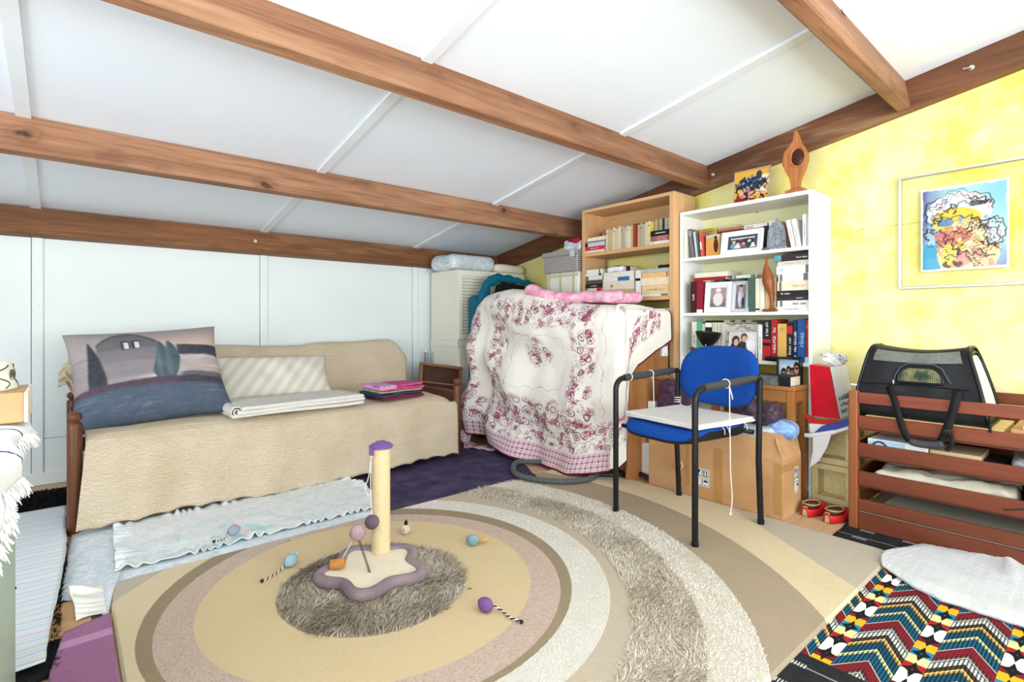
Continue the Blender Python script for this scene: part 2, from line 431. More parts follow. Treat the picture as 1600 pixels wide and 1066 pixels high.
# --- timbers
def bolt(parent, p, axis, r=0.012):
    q = Vector((1, 0, 0)).rotation_difference(Vector(axis)).to_matrix().to_4x4() @ Matrix.Rotation(R(90), 4, 'Y')
    M = Matrix.Translation(p) @ Vector((0, 0, 1)).rotation_difference(Vector(axis)).to_matrix().to_4x4()
    MB().lathe([(r, 0), (r, 0.003), (r * .62, 0.003), (r * .62, 0.012), (r * .4, 0.014), (r * .4, 0.022), (1e-6, 0.023)], seg=8, M=M).build('bolt', M_STEEL, parent)
def purlin(name, ynb, znb, h, w, m, label, x0=X0, x1=XW - 0.06):
    mb = MB(); o = Vector((0, ynb, znb)); bm = []
    for xx in (x0, x1):
        c = 0.006
        for (a, b) in ((c, 0), (w - c, 0), (w, c), (w, h), (0, h), (0, c)): bm.append(Vector((xx, 0, 0)) + o + DS * a + NS * b)
    mb.add(bm, [tuple(reversed(range(6))), tuple(range(6, 12))] + [(i, (i + 1) % 6, 6 + (i + 1) % 6, 6 + i) for i in range(6)])
    b = mb.build(name, m); tag(b, label, None, kind='structure'); return b
t1 = purlin('trim_1', 4.025, 1.452, 0.160, 0.075, M_BEAM2, 'dark stained wall beam along the low white wall')
bolt(t1, at_y(399, 377, 4.03), -DS, 0.014)
t2 = purlin('trim_2', 2.92, 1.652, 0.155, 0.065, M_BEAM, 'stained pine purlin crossing low above the bed')
t3 = purlin('trim_3', 1.788, 1.856, 0.148, 0.065, M_BEAM, 'thick stained pine purlin crossing the middle of the ceiling')
t4 = purlin('trim_4', 0.700, 2.046, 0.146, 0.060, M_BEAM, 'short stretch of pine purlin ending above the wall picture')
t5 = purlin('trim_5', -0.42, 2.240, 0.146, 0.060, M_BEAM, 'pine purlin behind the photographer')
rf = MB(); 
for (t0_, t1_) in ((0.0, 0.152),): slope_box(rf, XW - 0.062, XW, Y0, YW - 0.02, t0_, t1_)
t6 = rf.build('trim_6', M_BEAMY); tag(t6, 'dark brown rafter sloping up along the yellow wall', None, kind='structure')
for p in (at_x(1518, 106, XW - 0.062), at_x(1114, 273, XW - 0.062)): bolt(t6, p, (-1, 0, 0), 0.013)
MB().tube([at_x(1505, 108, XW - 0.066), at_x(1518, 106, XW - 0.075)], 0.006, 8).build('bolt_nut', M_STEEL, t6)
# ================================================================== TEXTILES ON THE FLOOR
def solid(o, t, off=-1.0):
    md = o.modifiers.new('thickness', 'SOLIDIFY'); md.thickness = t; md.offset = off; return o
def resample(pts, n):
    p = np.array([(q[0], q[1]) for q in pts], float); d = np.r_[0, np.cumsum(np.linalg.norm(np.diff(p, axis=0), axis=1))]
    t = np.linspace(0, d[-1], n); return np.stack([np.interp(t, d, p[:, 0]), np.interp(t, d, p[:, 1])], -1)
def coons(b, t, l, r, nu, nv):
    """b, t run left to right; l, r run bottom to top"""
    B, T, L, Rr = resample(b, nu), resample(t, nu), resample(l, nv), resample(r, nv)
    u = np.linspace(0, 1, nu)[:, None, None]; v = np.linspace(0, 1, nv)[None, :, None]
    return (1 - v) * B[:, None] + v * T[:, None] + (1 - u) * L[None] + u * Rr[None] - ((1 - u) * (1 - v) * B[0] + u * (1 - v) * B[-1] + (1 - u) * v * T[0] + u * v * T[-1])
def cloth(name, m, b, t, l, r, nu, nv, zf, thick=0.004, uvscale=None, parent=None, edge=0.0, seed=1):
    P = coons(b, t, l, r, nu, nv)
    u, v = np.meshgrid(np.linspace(0, 1, nu), np.linspace(0, 1, nv), indexing='ij')
    if edge:
        e = edge * sines(P, 6.0, seed); w = np.maximum(np.abs(u - .5), np.abs(v - .5)) * 2; P = P + (e * w ** 6)[..., None]
    Z = zf(P[..., 0], P[..., 1], u, v)
    G = np.concatenate([P, Z[..., None]], -1)
    mb = MB().grid(G)
    o = mb.build(name, m, parent, smooth=True, uv=P.reshape(-1, 2))
    return solid(o, thick)
def wrinkle(base, amp, sc, seed):
    return lambda x, y, u, v: base + amp * (0.5 + 0.5 * sines(np.stack([x, y], -1), sc, seed))

# --- big rug with rings (the rings are dyed pile, circles about the shaggy middle)
RINGS = [  # centre x, centre y, radius, colour inside
    (0.653, 1.835, 1.690, (178, 160, 136)), (0.70, 1.822, 1.412, (222, 212, 196)), (0.748, 1.794, 1.208, (196, 182, 160)),
    (0.727, 1.818, 1.023, (202, 188, 166)), (0.863, 1.77, 0.838, (230, 223, 210)), (0.858, 1.772, 0.712, (162, 144, 118)),
    (0.846, 1.745, 0.662, (206, 184, 164)), (0.85, 1.757, 0.562, (226, 202, 160)), (0.837, 1.738, 0.321, (176, 160, 134))]
def m_rug():
    k = NT('ringed_rug_pile'); k.set(0.95, 0, 0.1)
    tc = k.n('ShaderNodeTexCoord'); sp = k.n('ShaderNodeSeparateXYZ'); k.l(tc.outputs['Object'], sp.inputs[0])
    jit = k.math('MULTIPLY', k.math('SUBTRACT', k.noise(tc.outputs['Object'], 60, 3), 0.5), 0.006)
    c = None
    # corner beyond a nearly straight seam is grey beige, inside it cream
    ln = k.math('ADD', k.math('ADD', k.math('MULTIPLY', sp.outputs[0], 0.84), k.math('MULTIPLY', sp.outputs[1], -0.54)), jit)
    far = k.math('GREATER_THAN', ln, 1.445)
    far = k.math('MULTIPLY', far, k.math('GREATER_THAN', sp.outputs[0], 1.6))
    cl = k.math('LESS_THAN', k.math('SUBTRACT', sp.outputs[0], sp.outputs[1]), -2.07)
    far = k.math('MAXIMUM', far, cl)
    c = k.mix(far, lin((230, 211, 174)), lin((202, 190, 170)))
    for i, (cx, cy, r, col) in enumerate(RINGS):
        dx = k.math('SUBTRACT', sp.outputs[0], cx); dy = k.math('SUBTRACT', sp.outputs[1], cy)
        d = k.math('SQRT', k.math('ADD', k.math('MULTIPLY', dx, dx), k.math('MULTIPLY', dy, dy)))
        ins = k.math('LESS_THAN', k.math('ADD', d, jit), r)
        if i in (0, 1, 2, 3, 4):      # the wide arcs exist on the far side only; the rug's near-left corner stays cream
            ins = k.math('MULTIPLY', ins, k.math('GREATER_THAN', k.math('ADD', sp.outputs[0], k.math('MULTIPLY', sp.outputs[1], -0.08)), 0.50))
        colr = lin(col)
        if i == 6:                    # looped, ribbed pinkish ring
            wv = k.n('ShaderNodeTexWave', wave_type='BANDS', bands_direction='X'); wv.inputs['Scale'].default_value = 22; wv.inputs['Distortion'].default_value = 5.0; wv.inputs['Detail'].default_value = 3; wv.inputs['Detail Scale'].default_value = 14
            k.l(tc.outputs['Object'], wv.inputs['Vector'])
            cc = k.mix(k.math('MULTIPLY', k.ramp(k.noise(tc.outputs['Object'], 150, 3, .7), [(.42, (0, 0, 0)), (.62, (1, 1, 1))]), 0.5), lin((216, 194, 178)), lin((166, 138, 118)))
            c = k.mix(ins, c, cc)
        else: c = k.mix(ins, c, colr)
    n2 = k.noise(tc.outputs['Object'], 7, 4, 0.65); n3 = k.noise(tc.outputs['Object'], 240, 2)
    c = k.mix(k.math('MULTIPLY', k.ramp(n2, [(0.5, (0, 0, 0)), (0.8, (1, 1, 1))]), 0.22), c, lin((214, 180, 128)))
    c = k.mix(k.math('MULTIPLY', n3, 0.25), c, lin((150, 130, 104)), 'MULTIPLY')
    # two small spilled spots
    k.base(c); k.bump(k.math('ADD', n3, k.math('MULTIPLY', k.noise(tc.outputs['Object'], 30, 2), 0.6)), 0.55, 0.006)
    return k.m
RX0, RX1, RY0, RY1 = 0.112, 2.560, 0.600, 2.362
def rounded_rect(x0, x1, y0, y1, r, n=8):
    out = []
    for (cx, cy, a0) in ((x1 - r, y0 + r, -90), (x1 - r, y1 - r, 0), (x0 + r, y1 - r, 90), (x0 + r, y0 + r, 180)):
        for i in range(n + 1):
            a = R(a0 + 90 * i / n); out.append((cx + r * math.cos(a), cy + r * math.sin(a)))
    return out
rug = thing('round_pattern_rug', 'large beige rug with concentric rings and a shaggy middle', 'rug', (0, 0, 0))
M_RUG = m_rug()
o = MB(); po = rounded_rect(RX0, RX1, RY0, RY1, 0.055); pi = rounded_rect(RX0 + .008, RX1 - .008, RY0 + .008, RY1 - .008, 0.05)
n = len(po)
o.add([(x, y, 0.0005) for x, y in po] + [(x, y, 0.009) for x, y in po] + [(x, y, 0.016) for x, y in pi],
      [tuple(reversed(range(n)))] + [(i, (i + 1) % n, n + (i + 1) % n, n + i) for i in range(n)] + [(n + i, n + (i + 1) % n, 2 * n + (i + 1) % n, 2 * n + i) for i in range(n)] + [tuple(range(2 * n, 3 * n))])
o.build('rug_body', M_RUG, rug)
def pile(name, parent, sampler, count, h, w, cols, z0, seed, curl=0.6):
    rs = np.random.RandomState(seed); P = sampler(rs, count); n = len(P)
    a = rs.rand(n) * 6.283; ca, sa = np.cos(a), np.sin(a); hh = h * (0.6 + 0.8 * rs.rand(n)); lean = curl * h * (0.4 + rs.rand(n))
    b = (sines(P, 5.0, seed + 50) * 2.6 + rs.normal(size=n) * .7) ; lx, ly = np.cos(b) * lean, np.sin(b) * lean
    V = np.zeros((n, 5, 3)); hw = w * (0.6 + 0.8 * rs.rand(n))
    V[:, 0] = np.c_[P[:, 0] - ca * hw, P[:, 1] - sa * hw, np.full(n, z0)]; V[:, 1] = np.c_[P[:, 0] + ca * hw, P[:, 1] + sa * hw, np.full(n, z0)]
    V[:, 2] = np.c_[P[:, 0] + ca * hw * .8 + lx * .35, P[:, 1] + sa * hw * .8 + ly * .35, z0 + hh * .6]; V[:, 3] = np.c_[P[:, 0] - ca * hw * .8 + lx * .35, P[:, 1] - sa * hw * .8 + ly * .35, z0 + hh * .6]
    V[:, 4] = np.c_[P[:, 0] + lx, P[:, 1] + ly, z0 + hh * .95]
    mb = MB(); mb.v = [tuple(q) for q in V.reshape(-1, 3)]
    mb.f = [f for i in range(n) for f in ((5 * i, 5 * i + 1, 5 * i + 2, 5 * i + 3), (5 * i + 3, 5 * i + 2, 5 * i + 4))]
    pal = np.array([lin(c) for c in cols]); low = sines(P, 3.0, seed); ci = np.clip(((low * .5 + .5) * .5 + rs.rand(n) * .5) * len(cols), 0, len(cols) - 1).astype(int)
    C = np.repeat(pal[ci] * (0.85 + 0.3 * rs.rand(n, 1)), 5, axis=0)
    ob = mb.build(name, vcol_mat('pile_fibre', 0.85, var=0.0), parent, cols=C); tag(ob, kind='stuff'); return ob
def disc(cx, cy, r):
    def f(rs, n):
        q = np.sqrt(rs.rand(n)) * r * (1 + 0.012 * rs.normal(size=n)); a = rs.rand(n) * 6.283; return np.c_[cx + q * np.cos(a), cy + q * np.sin(a)]
    return f
def ringsec(c0, r0, c1, r1):
    def f(rs, n):
        out = []
        P = np.c_[rs.uniform(0.5, RX1 - .01, n * 6), rs.uniform(RY0 + .01, RY1 - .01, n * 6)]
        d0 = np.hypot(P[:, 0] - c0[0], P[:, 1] - c0[1]); d1 = np.hypot(P[:, 0] - c1[0], P[:, 1] - c1[1])
        k = (d0 > r0) & (d1 < r1) & (P[:, 0] - .08 * P[:, 1] > .52); return P[k][:n]
    return f
pile('shaggy_middle', rug, disc(0.837, 1.738, 0.320), 17000, 0.015, 0.0019, [(126, 112, 92), (158, 144, 122), (188, 176, 156), (214, 206, 190)], 0.014, 3, 1.7)
pile('shaggy_arc', rug, ringsec((0.727, 1.818), 1.026, (0.748, 1.794), 1.208), 20000, 0.011, 0.0018, [(164, 146, 122), (192, 178, 156), (214, 202, 184), (228, 218, 204)], 0.014, 4, 1.6)
pile('white_shaggy_arc', rug, ringsec((0.748, 1.794), 1.208, (0.70, 1.822), 1.412), 15000, 0.007, 0.0015, [(214, 202, 186), (226, 216, 202), (236, 228, 218)], 0.014, 5, 1.2)
pile('white_arc', rug, ringsec((0.858, 1.772), 0.714, (0.863, 1.77), 0.836), 9000, 0.006, 0.0013, [(224, 217, 205), (234, 228, 218)], 0.014, 6, 0.5)
for (x, y, r) in ((0.556, 1.645, 0.012), (1.075, 1.487, 0.011), (0.72, 2.315, .008)):
    MB().lathe([(r, 0.0), (r * .6, 0.0012), (1e-6, 0.0014)], (x, y, 0.0158), 9, sy=.6).build('stain', mat('rug_stain', (150, 112, 60), 0.9), rug)

# --- woven black and multicoloured rug under the crib side
def m_geo():
    k = NT('woven_geometric_rug'); k.set(0.9, 0, 0.1)
    tc = k.n('ShaderNodeTexCoord'); sp = k.n('ShaderNodeSeparateXYZ'); k.l(tc.outputs['Object'], sp.inputs[0])
    X, Y = sp.outputs[0], sp.outputs[1]
    BLK = lin((30, 30, 32))
    per = 0.178
    q = k.math('MODULO', k.math('ADD', Y, 3.213), per)      # position across a repeat of columns
    star_col = k.math('LESS_THAN', q, 0.050)
    # colour blocks along X
    bx = k.math('MODULO', k.math('ADD', X, 1.0), 0.300)
    def band(*st): return k.ramp(k.math('DIVIDE', bx, 0.300), [(p, lin(c)) for p, c in st], 'CONSTANT')
    blocks = band((0, (240, 240, 236)), (0.14, (168, 40, 44)), (0.28, (236, 230, 150)), (0.44, (44, 130, 168)), (0.58, (240, 178, 40)), (0.74, (120, 34, 44)), (0.86, (240, 240, 236)))
    # eight-pointed stars: |x|+|y| and max tests in a cell
    sx_ = k.math('SUBTRACT', k.math('MODULO', k.math('ADD', X, 1.0), 0.100), 0.050); sy_ = k.math('SUBTRACT', q, 0.025)
    ax, ay = k.math('MULTIPLY', k.math('ABSOLUTE', sx_), 0.5), k.math('ABSOLUTE', sy_)
    s1 = k.math('LESS_THAN', k.math('ADD', k.math('MULTIPLY', ax, 2.1), ay), 0.0235); s2 = k.math('LESS_THAN', k.math('ADD', ax, k.math('MULTIPLY', ay, 2.1)), 0.0235)
    star = k.math('MAXIMUM', s1, s2)
    hole = k.math('LESS_THAN', k.math('ADD', ax, ay), 0.0025)
    star = k.math('MULTIPLY', star, k.math('SUBTRACT', 1.0, hole))
    colA = k.mix(star, blocks, BLK)
    # striped column: black ribs, colours in stepped triangles
    tri = k.math('ABSOLUTE', k.math('SUBTRACT', q, 0.114)); bx2 = k.math('MODULO', k.math('ADD', k.math('ADD', X, 1.0), k.math('MULTIPLY', tri, 1.6)), 0.300)
    rib = k.math('GREATER_THAN', k.math('MODULO', k.math('ADD', Y, 3.0), 0.0085), 0.0043)
    blk2 = k.ramp(k.math('DIVIDE', bx2, 0.300), [(p, lin(c)) for p, c in ((0, (30, 96, 128)), (0.2, (214, 206, 130)), (0.27, (24, 84, 110)), (0.45, (226, 160, 40)), (0.53, (70, 60, 40)), (0.62, (236, 236, 230)), (0.72, (120, 120, 118)), (0.80, (124, 32, 42)))], 'CONSTANT')
    colB = k.mix(k.math('MULTIPLY', rib, 0.86), blk2, BLK)
    solidred = k.math('GREATER_THAN', bx2, 0.252)
    colB = k.mix(solidred, colB, k.mix(k.math('MULTIPLY', rib, 0.3), lin((128, 34, 44)), BLK))
    zig = k.math('LESS_THAN', k.math('MODULO', k.math('ADD', bx2, 0.0), 0.075), 0.005)
    colB = k.mix(k.math('MULTIPLY', zig, 0.8), colB, lin((226, 222, 190)))
    pat = k.mix(star_col, colB, colA)
    # plain black ends with pale woven lines
    lines = k.math('LESS_THAN', k.math('MODULO', k.math('ADD', X, k.math('MULTIPLY', k.noise(tc.outputs['Object'], 6, 2), 0.012)), 0.14), 0.006)
    dash = k.math('MULTIPLY', k.math('LESS_THAN', k.math('MODULO', k.math('ADD', X, 0.01), 0.11), 0.02), k.math('LESS_THAN', k.math('MODULO', k.math('ADD', Y, 2.0), 0.16), 0.06))
    fine = k.math('GREATER_THAN', k.math('MODULO', k.math('ADD', Y, 2.0), 0.008), 0.004)
    black = k.mix(k.math('MULTIPLY', lines, 0.6), k.mix(k.noise(tc.outputs['Object'], 40, 2), lin((30, 30, 33)), lin((52, 52, 54))), lin((176, 176, 176)))
    black = k.mix(k.math('MULTIPLY', k.math('MULTIPLY', dash, fine), 0.8), black, lin((210, 210, 208)))
    mid = k.math('MULTIPLY', k.math('GREATER_THAN', X, 1.60), k.math('LESS_THAN', X, 2.44))
    c = k.mix(mid, black, pat)
    k.base(c); k.bump(k.noise(tc.outputs['Object'], 400, 2), 0.5, 0.003); return k.m
o = cloth('woven_rug', m_geo(), [(1.22, -0.55), (2.2, -0.55), (2.80, -0.55)], [(1.22, 0.83), (2.54, 0.835), (2.84, 0.85)], [(1.22, -.55), (1.22, .83)], [(2.80, -.55), (2.83, 0.2), (2.84, .85)], 90, 80,
          wrinkle(0.0045, 0.0022, 1.6, 4), 0.0035, edge=0.006)
o.location.z = 0.0
tag(o, 'black woven rug with bright rows of stars and triangles', 'rug')

# --- white fluffy fleece on it
def m_fleece(name, c1, c2):
    k = NT(name); k.set(0.95, 0, 0.1); v = k.coord(); n1 = k.noise(v, 9, 3); n2 = k.noise(v, 160, 3, 0.7)
    k.base(k.mix(k.ramp(n1, [(0.35, (0, 0, 0)), (0.7, (1, 1, 1))]), lin(c1), lin(c2))); k.bump(k.math('ADD', n2, n1), 0.7, 0.008); return k.m
M_FLEECE = m_fleece('white_fleece', (220, 220, 218), (232, 231, 228))
fl_b = [at_z(x, y, .02) for x, y in ((1378, 884), (1420, 911), (1470, 935), (1530, 955), (1600, 976))] + [Vector((2.25, -0.05, 0))]
fl_t = [at_z(x, y, .02) for x, y in ((1383, 861), (1420, 853), (1450, 850), (1485, 857), (1522, 863), (1548, 858), (1566, 858), (1600, 880))] + [Vector((2.74, 0.0, 0))]
o = cloth('fleece_throw', M_FLEECE, fl_b, fl_t, [fl_b[0], at_z(1376, 872, .02), fl_t[0]], [fl_b[-1], fl_t[-1]], 80, 40,
          lambda x, y, u, v: 0.020 + 0.016 * (0.5 + .5 * sines(np.stack([x, y], -1), 2.2, 8)) * np.minimum(1, 8 * np.minimum(v, 1 - v)) + 0.02 * np.exp(-((u - .62) / .05) ** 2) * (v > .5) * v + 0.0015 * sines(np.stack([x, y], -1), 60, 9), 0.012, edge=0.01)
tag(o, 'white fluffy fleece lying on the bright woven rug', 'throw')

# --- striped sheet with black shaggy mat below it
def m_sheet():
    k = NT('pastel_striped_sheet'); k.set(0.85, 0, 0.15)
    tc = k.n('ShaderNodeTexCoord'); sp = k.n('ShaderNodeSeparateXYZ'); k.l(tc.outputs['Object'], sp.inputs[0])
    yy = k.math('ADD', sp.outputs[1], k.math('MULTIPLY', k.noise(tc.outputs['Object'], 5, 2), 0.05))
    f = k.math('DIVIDE', k.math('MODULO', k.math('ADD', yy, 1.0), 0.085), 0.085)
    W = lin((226, 231, 234))
    c = k.ramp(f, [(0, W), (0.10, lin((196, 206, 226))), (0.2, W), (0.34, lin((208, 222, 220))), (0.42, W), (0.6, lin((214, 200, 220))), (0.68, W), (0.84, lin((226, 228, 204))), (0.92, W)], 'EASE')
    k.base(c); k.bump(k.noise(tc.outputs['Object'], 300, 2), 0.2, 0.002); return k.m
mt = thing('black_shaggy_mat', 'black shaggy mat showing beside the striped sheet', 'mat')
cloth('mat_body', mat('black_wool', (22, 21, 22), 0.95, 0.3, 30, 0.6, 200), [(-0.75, 1.75), (-0.020, 1.86)], [(-0.75, 3.92), (0.02, 3.92)], [(-.75, 1.75), (-.75, 3.92)], [(-0.020, 1.86), (-0.002, 2.3), (0.0, 3.0), (0.02, 3.92)], 24, 80, wrinkle(0.006, 0.006, 5, 3), 0.006, parent=mt, edge=0.012)
def matfr(rs, n):
    y = rs.uniform(1.87, 3.9, n); x = rs.uniform(-0.18, 0.004, n); k = (y > 3.42) | ((x > -0.035) & (x < -.018 + .012 * (y - 2))); return np.c_[x, y][k]
pile('shaggy_pile', mt, matfr, 9000, 0.012, 0.0022, [(14, 14, 15), (26, 25, 26), (40, 38, 38)], 0.010, 12, 1.0)
o = cloth('striped_sheet', m_sheet(), [(-0.72, 1.80), (-0.105, 1.89), (-0.045, 1.895)], [(-0.72, 3.45), (-0.17, 3.45), (0.0, 3.44)], [(-.72, 1.80), (-.72, 3.45)], [(-0.045, 1.895), (-0.035, 2.1), (-0.018, 2.4), (0.0, 2.8), (0.0, 3.44)], 50, 110, wrinkle(0.030, 0.006, 3, 5), 0.003, edge=0.004)
tag(o, 'white sheet with thin pastel stripes beside the green cabinet', 'sheet')

# --- pale blue quilt, ruffled white quilt
M_BQ = NT('pale_blue_crinkled_quilt'); M_BQ.set(0.9, 0, .1)
_v = M_BQ.coord(); _n = M_BQ.noise(_v, 26, 4, .65, 1.2)
M_BQ.base(M_BQ.mix(M_BQ.ramp(_n, [(.35, (0, 0, 0)), (.65, (1, 1, 1))]), lin((200, 211, 217)), lin((231, 234, 235)))); M_BQ.bump(_n, .7, .012)
def ruffle(base, amp, frill, fr, w=0.12, seed=2, puffy=0.006):
    def f(x, y, u, v):
        du = np.minimum(u, 1 - u); dv = np.minimum(v, 1 - v); e = np.exp(-(np.minimum(du * 2.2, dv) / w) ** 2 * 3)
        t = np.where(du * 2.2 < dv, y, x)
        return base + amp * (.5 + .5 * sines(np.stack([x, y], -1), 3.0, seed)) + e * frill * (0.55 + 0.45 * sines(t[..., None], 9.0, seed + 3)) * (0.5 + 0.5 * np.sin(t * fr + 5 * np.sin(t * 13) + 3 * np.sin(t * 29))) + puffy * (1 - e)
    return f
o = cloth('pale_blue_quilt', M_BQ.m, [(-0.02, 2.335), (0.03, 2.30), (0.09, 2.13), (0.105, 2.125), (0.108, 2.37), (0.6, 2.365), (1.22, 2.37)], [(0.02, 3.08), (1.28, 3.10)],
          [(-0.02, 2.335), (-0.005, 2.6), (0.02, 3.08)], [(1.22, 2.37), (1.28, 3.10)], 130, 60, ruffle(0.006, 0.004, 0.003, 90, .06), 0.004)
tag(o, 'pale blue crinkled quilt spread on the floor along the bed', 'quilt')
def m_babyquilt():
    k = NT('white_baby_quilt'); k.set(.9, 0, .1); tc = k.n('ShaderNodeTexCoord'); v = tc.outputs['Object']; n1 = k.noise(v, 18, 4, .6, .8)
    c = k.mix(k.ramp(n1, [(.35, (0, 0, 0)), (.7, (1, 1, 1))]), lin((217, 221, 222)), lin((240, 240, 236)))
    sp = k.n('ShaderNodeSeparateXYZ'); k.l(v, sp.inputs[0])
    dx = k.math('MULTIPLY', k.math('SUBTRACT', sp.outputs[0], 0.52), 2.6); dy = k.math('MULTIPLY', k.math('SUBTRACT', sp.outputs[1], 2.55), 4.2)
    msk = k.math('SUBTRACT', 1.0, k.math('SQRT', k.math('ADD', k.math('MULTIPLY', dx, dx), k.math('MULTIPLY', dy, dy))), clamp=True)
    n2 = k.noise(v, 13, 3, .6); n3 = k.noise(k.coord(rot=(0, 0, 1)), 10, 3)
    c = k.mix(k.math('MULTIPLY', k.ramp(n2, [(.56, (0, 0, 0)), (.62, (1, 1, 1))]), k.math('MULTIPLY', msk, 1.6, clamp=True)), c, lin((186, 222, 218)))
    c = k.mix(k.math('MULTIPLY', k.ramp(n3, [(.64, (0, 0, 0)), (.68, (1, 1, 1))]), k.math('MULTIPLY', msk, 1.4, clamp=True)), c, lin((238, 206, 216)))
    k.base(c); k.bump(k.noise(v, 30, 4, .6, 1.0), .5, .01); return k.m
M_BABY = m_babyquilt()
o = cloth('ruffled_quilt', M_BABY, [(0.14, 2.435), (0.3, 2.42), (0.8, 2.44), (1.24, 2.425)], [(0.16, 2.985), (0.7, 3.02), (1.26, 3.03)],
          [(0.14, 2.435), (0.15, 2.7), (0.16, 2.985)], [(1.24, 2.425), (1.30, 2.8), (1.26, 3.03)], 170, 80, ruffle(0.018, 0.010, 0.030, 110, .16, 6, .004), 0.004, edge=.006)
tag(o, 'white ruffled baby quilt with faint green print on the pale blue quilt', 'quilt')
# --- cream frill, cardboard, pink towel
o = cloth('cream_frilled_cloth', mat('cream_cotton', (240, 236, 226), .9, .04, 20, .3, 200), [(0.022, 2.125), (0.10, 2.135)], [(0.005, 2.345), (0.10, 2.36)], [(.022, 2.125), (.02, 2.24), (.005, 2.345)], [(.10, 2.135), (.10, 2.36)], 16, 60,
          lambda x, y, u, v: 0.014 + (1 - u * .7) ** 2 * 0.008 * (1 + np.sin(y * 130 + 2 * np.sin(y * 40) + 3 * u)) + 0.03 * np.exp(-((v - .92) / .08) ** 2) * (1 - u), .003)
tag(o, 'cream frilled cloth crumpled at the corner of the beige rug', 'cloth')
o = MB().cbox(-0.08, 0.06, 2.05, 2.30, 0.0095, 0.0125, .001).build('cardboard_sheet', mat('brown_card', (196, 152, 108), .85, .06)); tag(o, 'small brown cardboard sheet between towel and quilt', 'cardboard')
M_PINK = NT('mauve_terry'); M_PINK.set(.95, 0, .1); _tc = M_PINK.n('ShaderNodeTexCoord'); _sp = M_PINK.n('ShaderNodeSeparateXYZ'); M_PINK.l(_tc.outputs['Object'], _sp.inputs[0])
_b = M_PINK.math('LESS_THAN', M_PINK.math('ABSOLUTE', M_PINK.math('SUBTRACT', _sp.outputs[1], 1.985)), 0.022)
_n = M_PINK.noise(_tc.outputs['Object'], 160, 3, .7); M_PINK.base(M_PINK.mix(_b, M_PINK.mix(_n, lin((142, 92, 128)), lin((184, 132, 166))), lin((198, 152, 184)))); M_PINK.bump(_n, .6, .006)
o = cloth('bath_towel', M_PINK.m, [(-0.05, 1.45), (0.106, 1.45)], [(-0.006, 2.07), (0.106, 2.115)], [(-.05, 1.45), (-.034, 1.86), (-.006, 2.07)], [(.106, 1.45), (.106, 2.115)], 20, 60, wrinkle(0.016, .003, 5, 5), .006)
tag(o, 'mauve terry towel with a pale band at the rug edge', 'towel')
# --- purple blanket
M_PUR = m_fleece('dark_purple_fleece', (64, 55, 80), (88, 77, 106))
o = cloth('purple_blanket', M_PUR, [(1.24, 2.385), (1.6, 2.37), (1.86, 2.35), (2.17, 2.315)], [(1.34, 3.20), (2.36, 3.35)], [(1.24, 2.385), (1.30, 2.7), (1.34, 3.2)], [(2.17, 2.315), (2.30, 2.55), (2.42, 2.9), (2.36, 3.35)], 70, 60,
          lambda x, y, u, v: .009 + .012 * np.clip(sines(np.stack([x, y * 2.2], -1), 2.0, 11), 0, 1) + .010 * np.clip((2.37 - y) / .03, 0, 1) * (x > 1.3), .006)
tag(o, 'dark purple fleece blanket on the floor at the foot of the bed', 'blanket')
# ================================================================== DAYBED
M_BEDW = wood('reddish_bed_wood', (112, 66, 40), (86, 48, 28), 2, .4, 30)
M_BEDH = wood('reddish_bed_rail', (112, 66, 40), (86, 48, 28), 1, .4, 30)
bed = thing('daybed', 'wooden daybed with turned corner posts along the white wall', 'bed', (0, 0, 0))
POST = [(0.024, 0), (0.028, 0.02), (0.028, 0.49), (0.0255, 0.497), (0.018, 0.501), (0.016, 0.505), (0.0235, 0.512), (0.0275, 0.522), (0.0275, 0.530), (0.022, 0.541), (0.010, 0.548), (1e-6, 0.549)]
post0 = MB().lathe(POST, seg=18).build('post', M_BEDW, bed, smooth=35)
BP = [(0.028, 3.045), (2.118, 3.085), (0.028, 3.96), (2.118, 3.98)]
post0.location = (*BP[0], 0.001)
for x, y in BP[1:]:
    c = post0.copy(); COL.objects.link(c); c.location = (x, y, 0.001)
for x, ya, yb in ((0.028, 3.07, 3.935), (2.118, 3.11, 3.955)):
    for z0, z1 in ((0.40, 0.46), (0.24, 0.30)):
        MB().cbox(x - .014, x + .014, ya, yb, z0, z1, .004).build('end_rail', M_BEDH, bed)
    for i in range(5):
        yy = ya + (yb - ya) * (i + 1) / 6
        MB().tube([(x, yy, .30), (x, yy, .40)], .008, 8).build('spindle', M_BEDW, bed)
M_BEDX = wood('reddish_bed_side', (112, 66, 40), (86, 48, 28), 0, .4, 30)
MB().cbox(.055, 2.09, 3.05, 3.075, .20, .28, .004).build('side_rail', M_BEDX, bed)
MB().cbox(.055, 2.09, 3.93, 3.955, .20, .28, .004).build('side_rail', M_BEDX, bed)
mm = softbox_pts((1.98, .86, .17), .05, 8).build('mattress', mat('ticking', (226, 220, 208), .9), bed, smooth=True, merge=True); mm.location = (1.07, 3.50, .245)
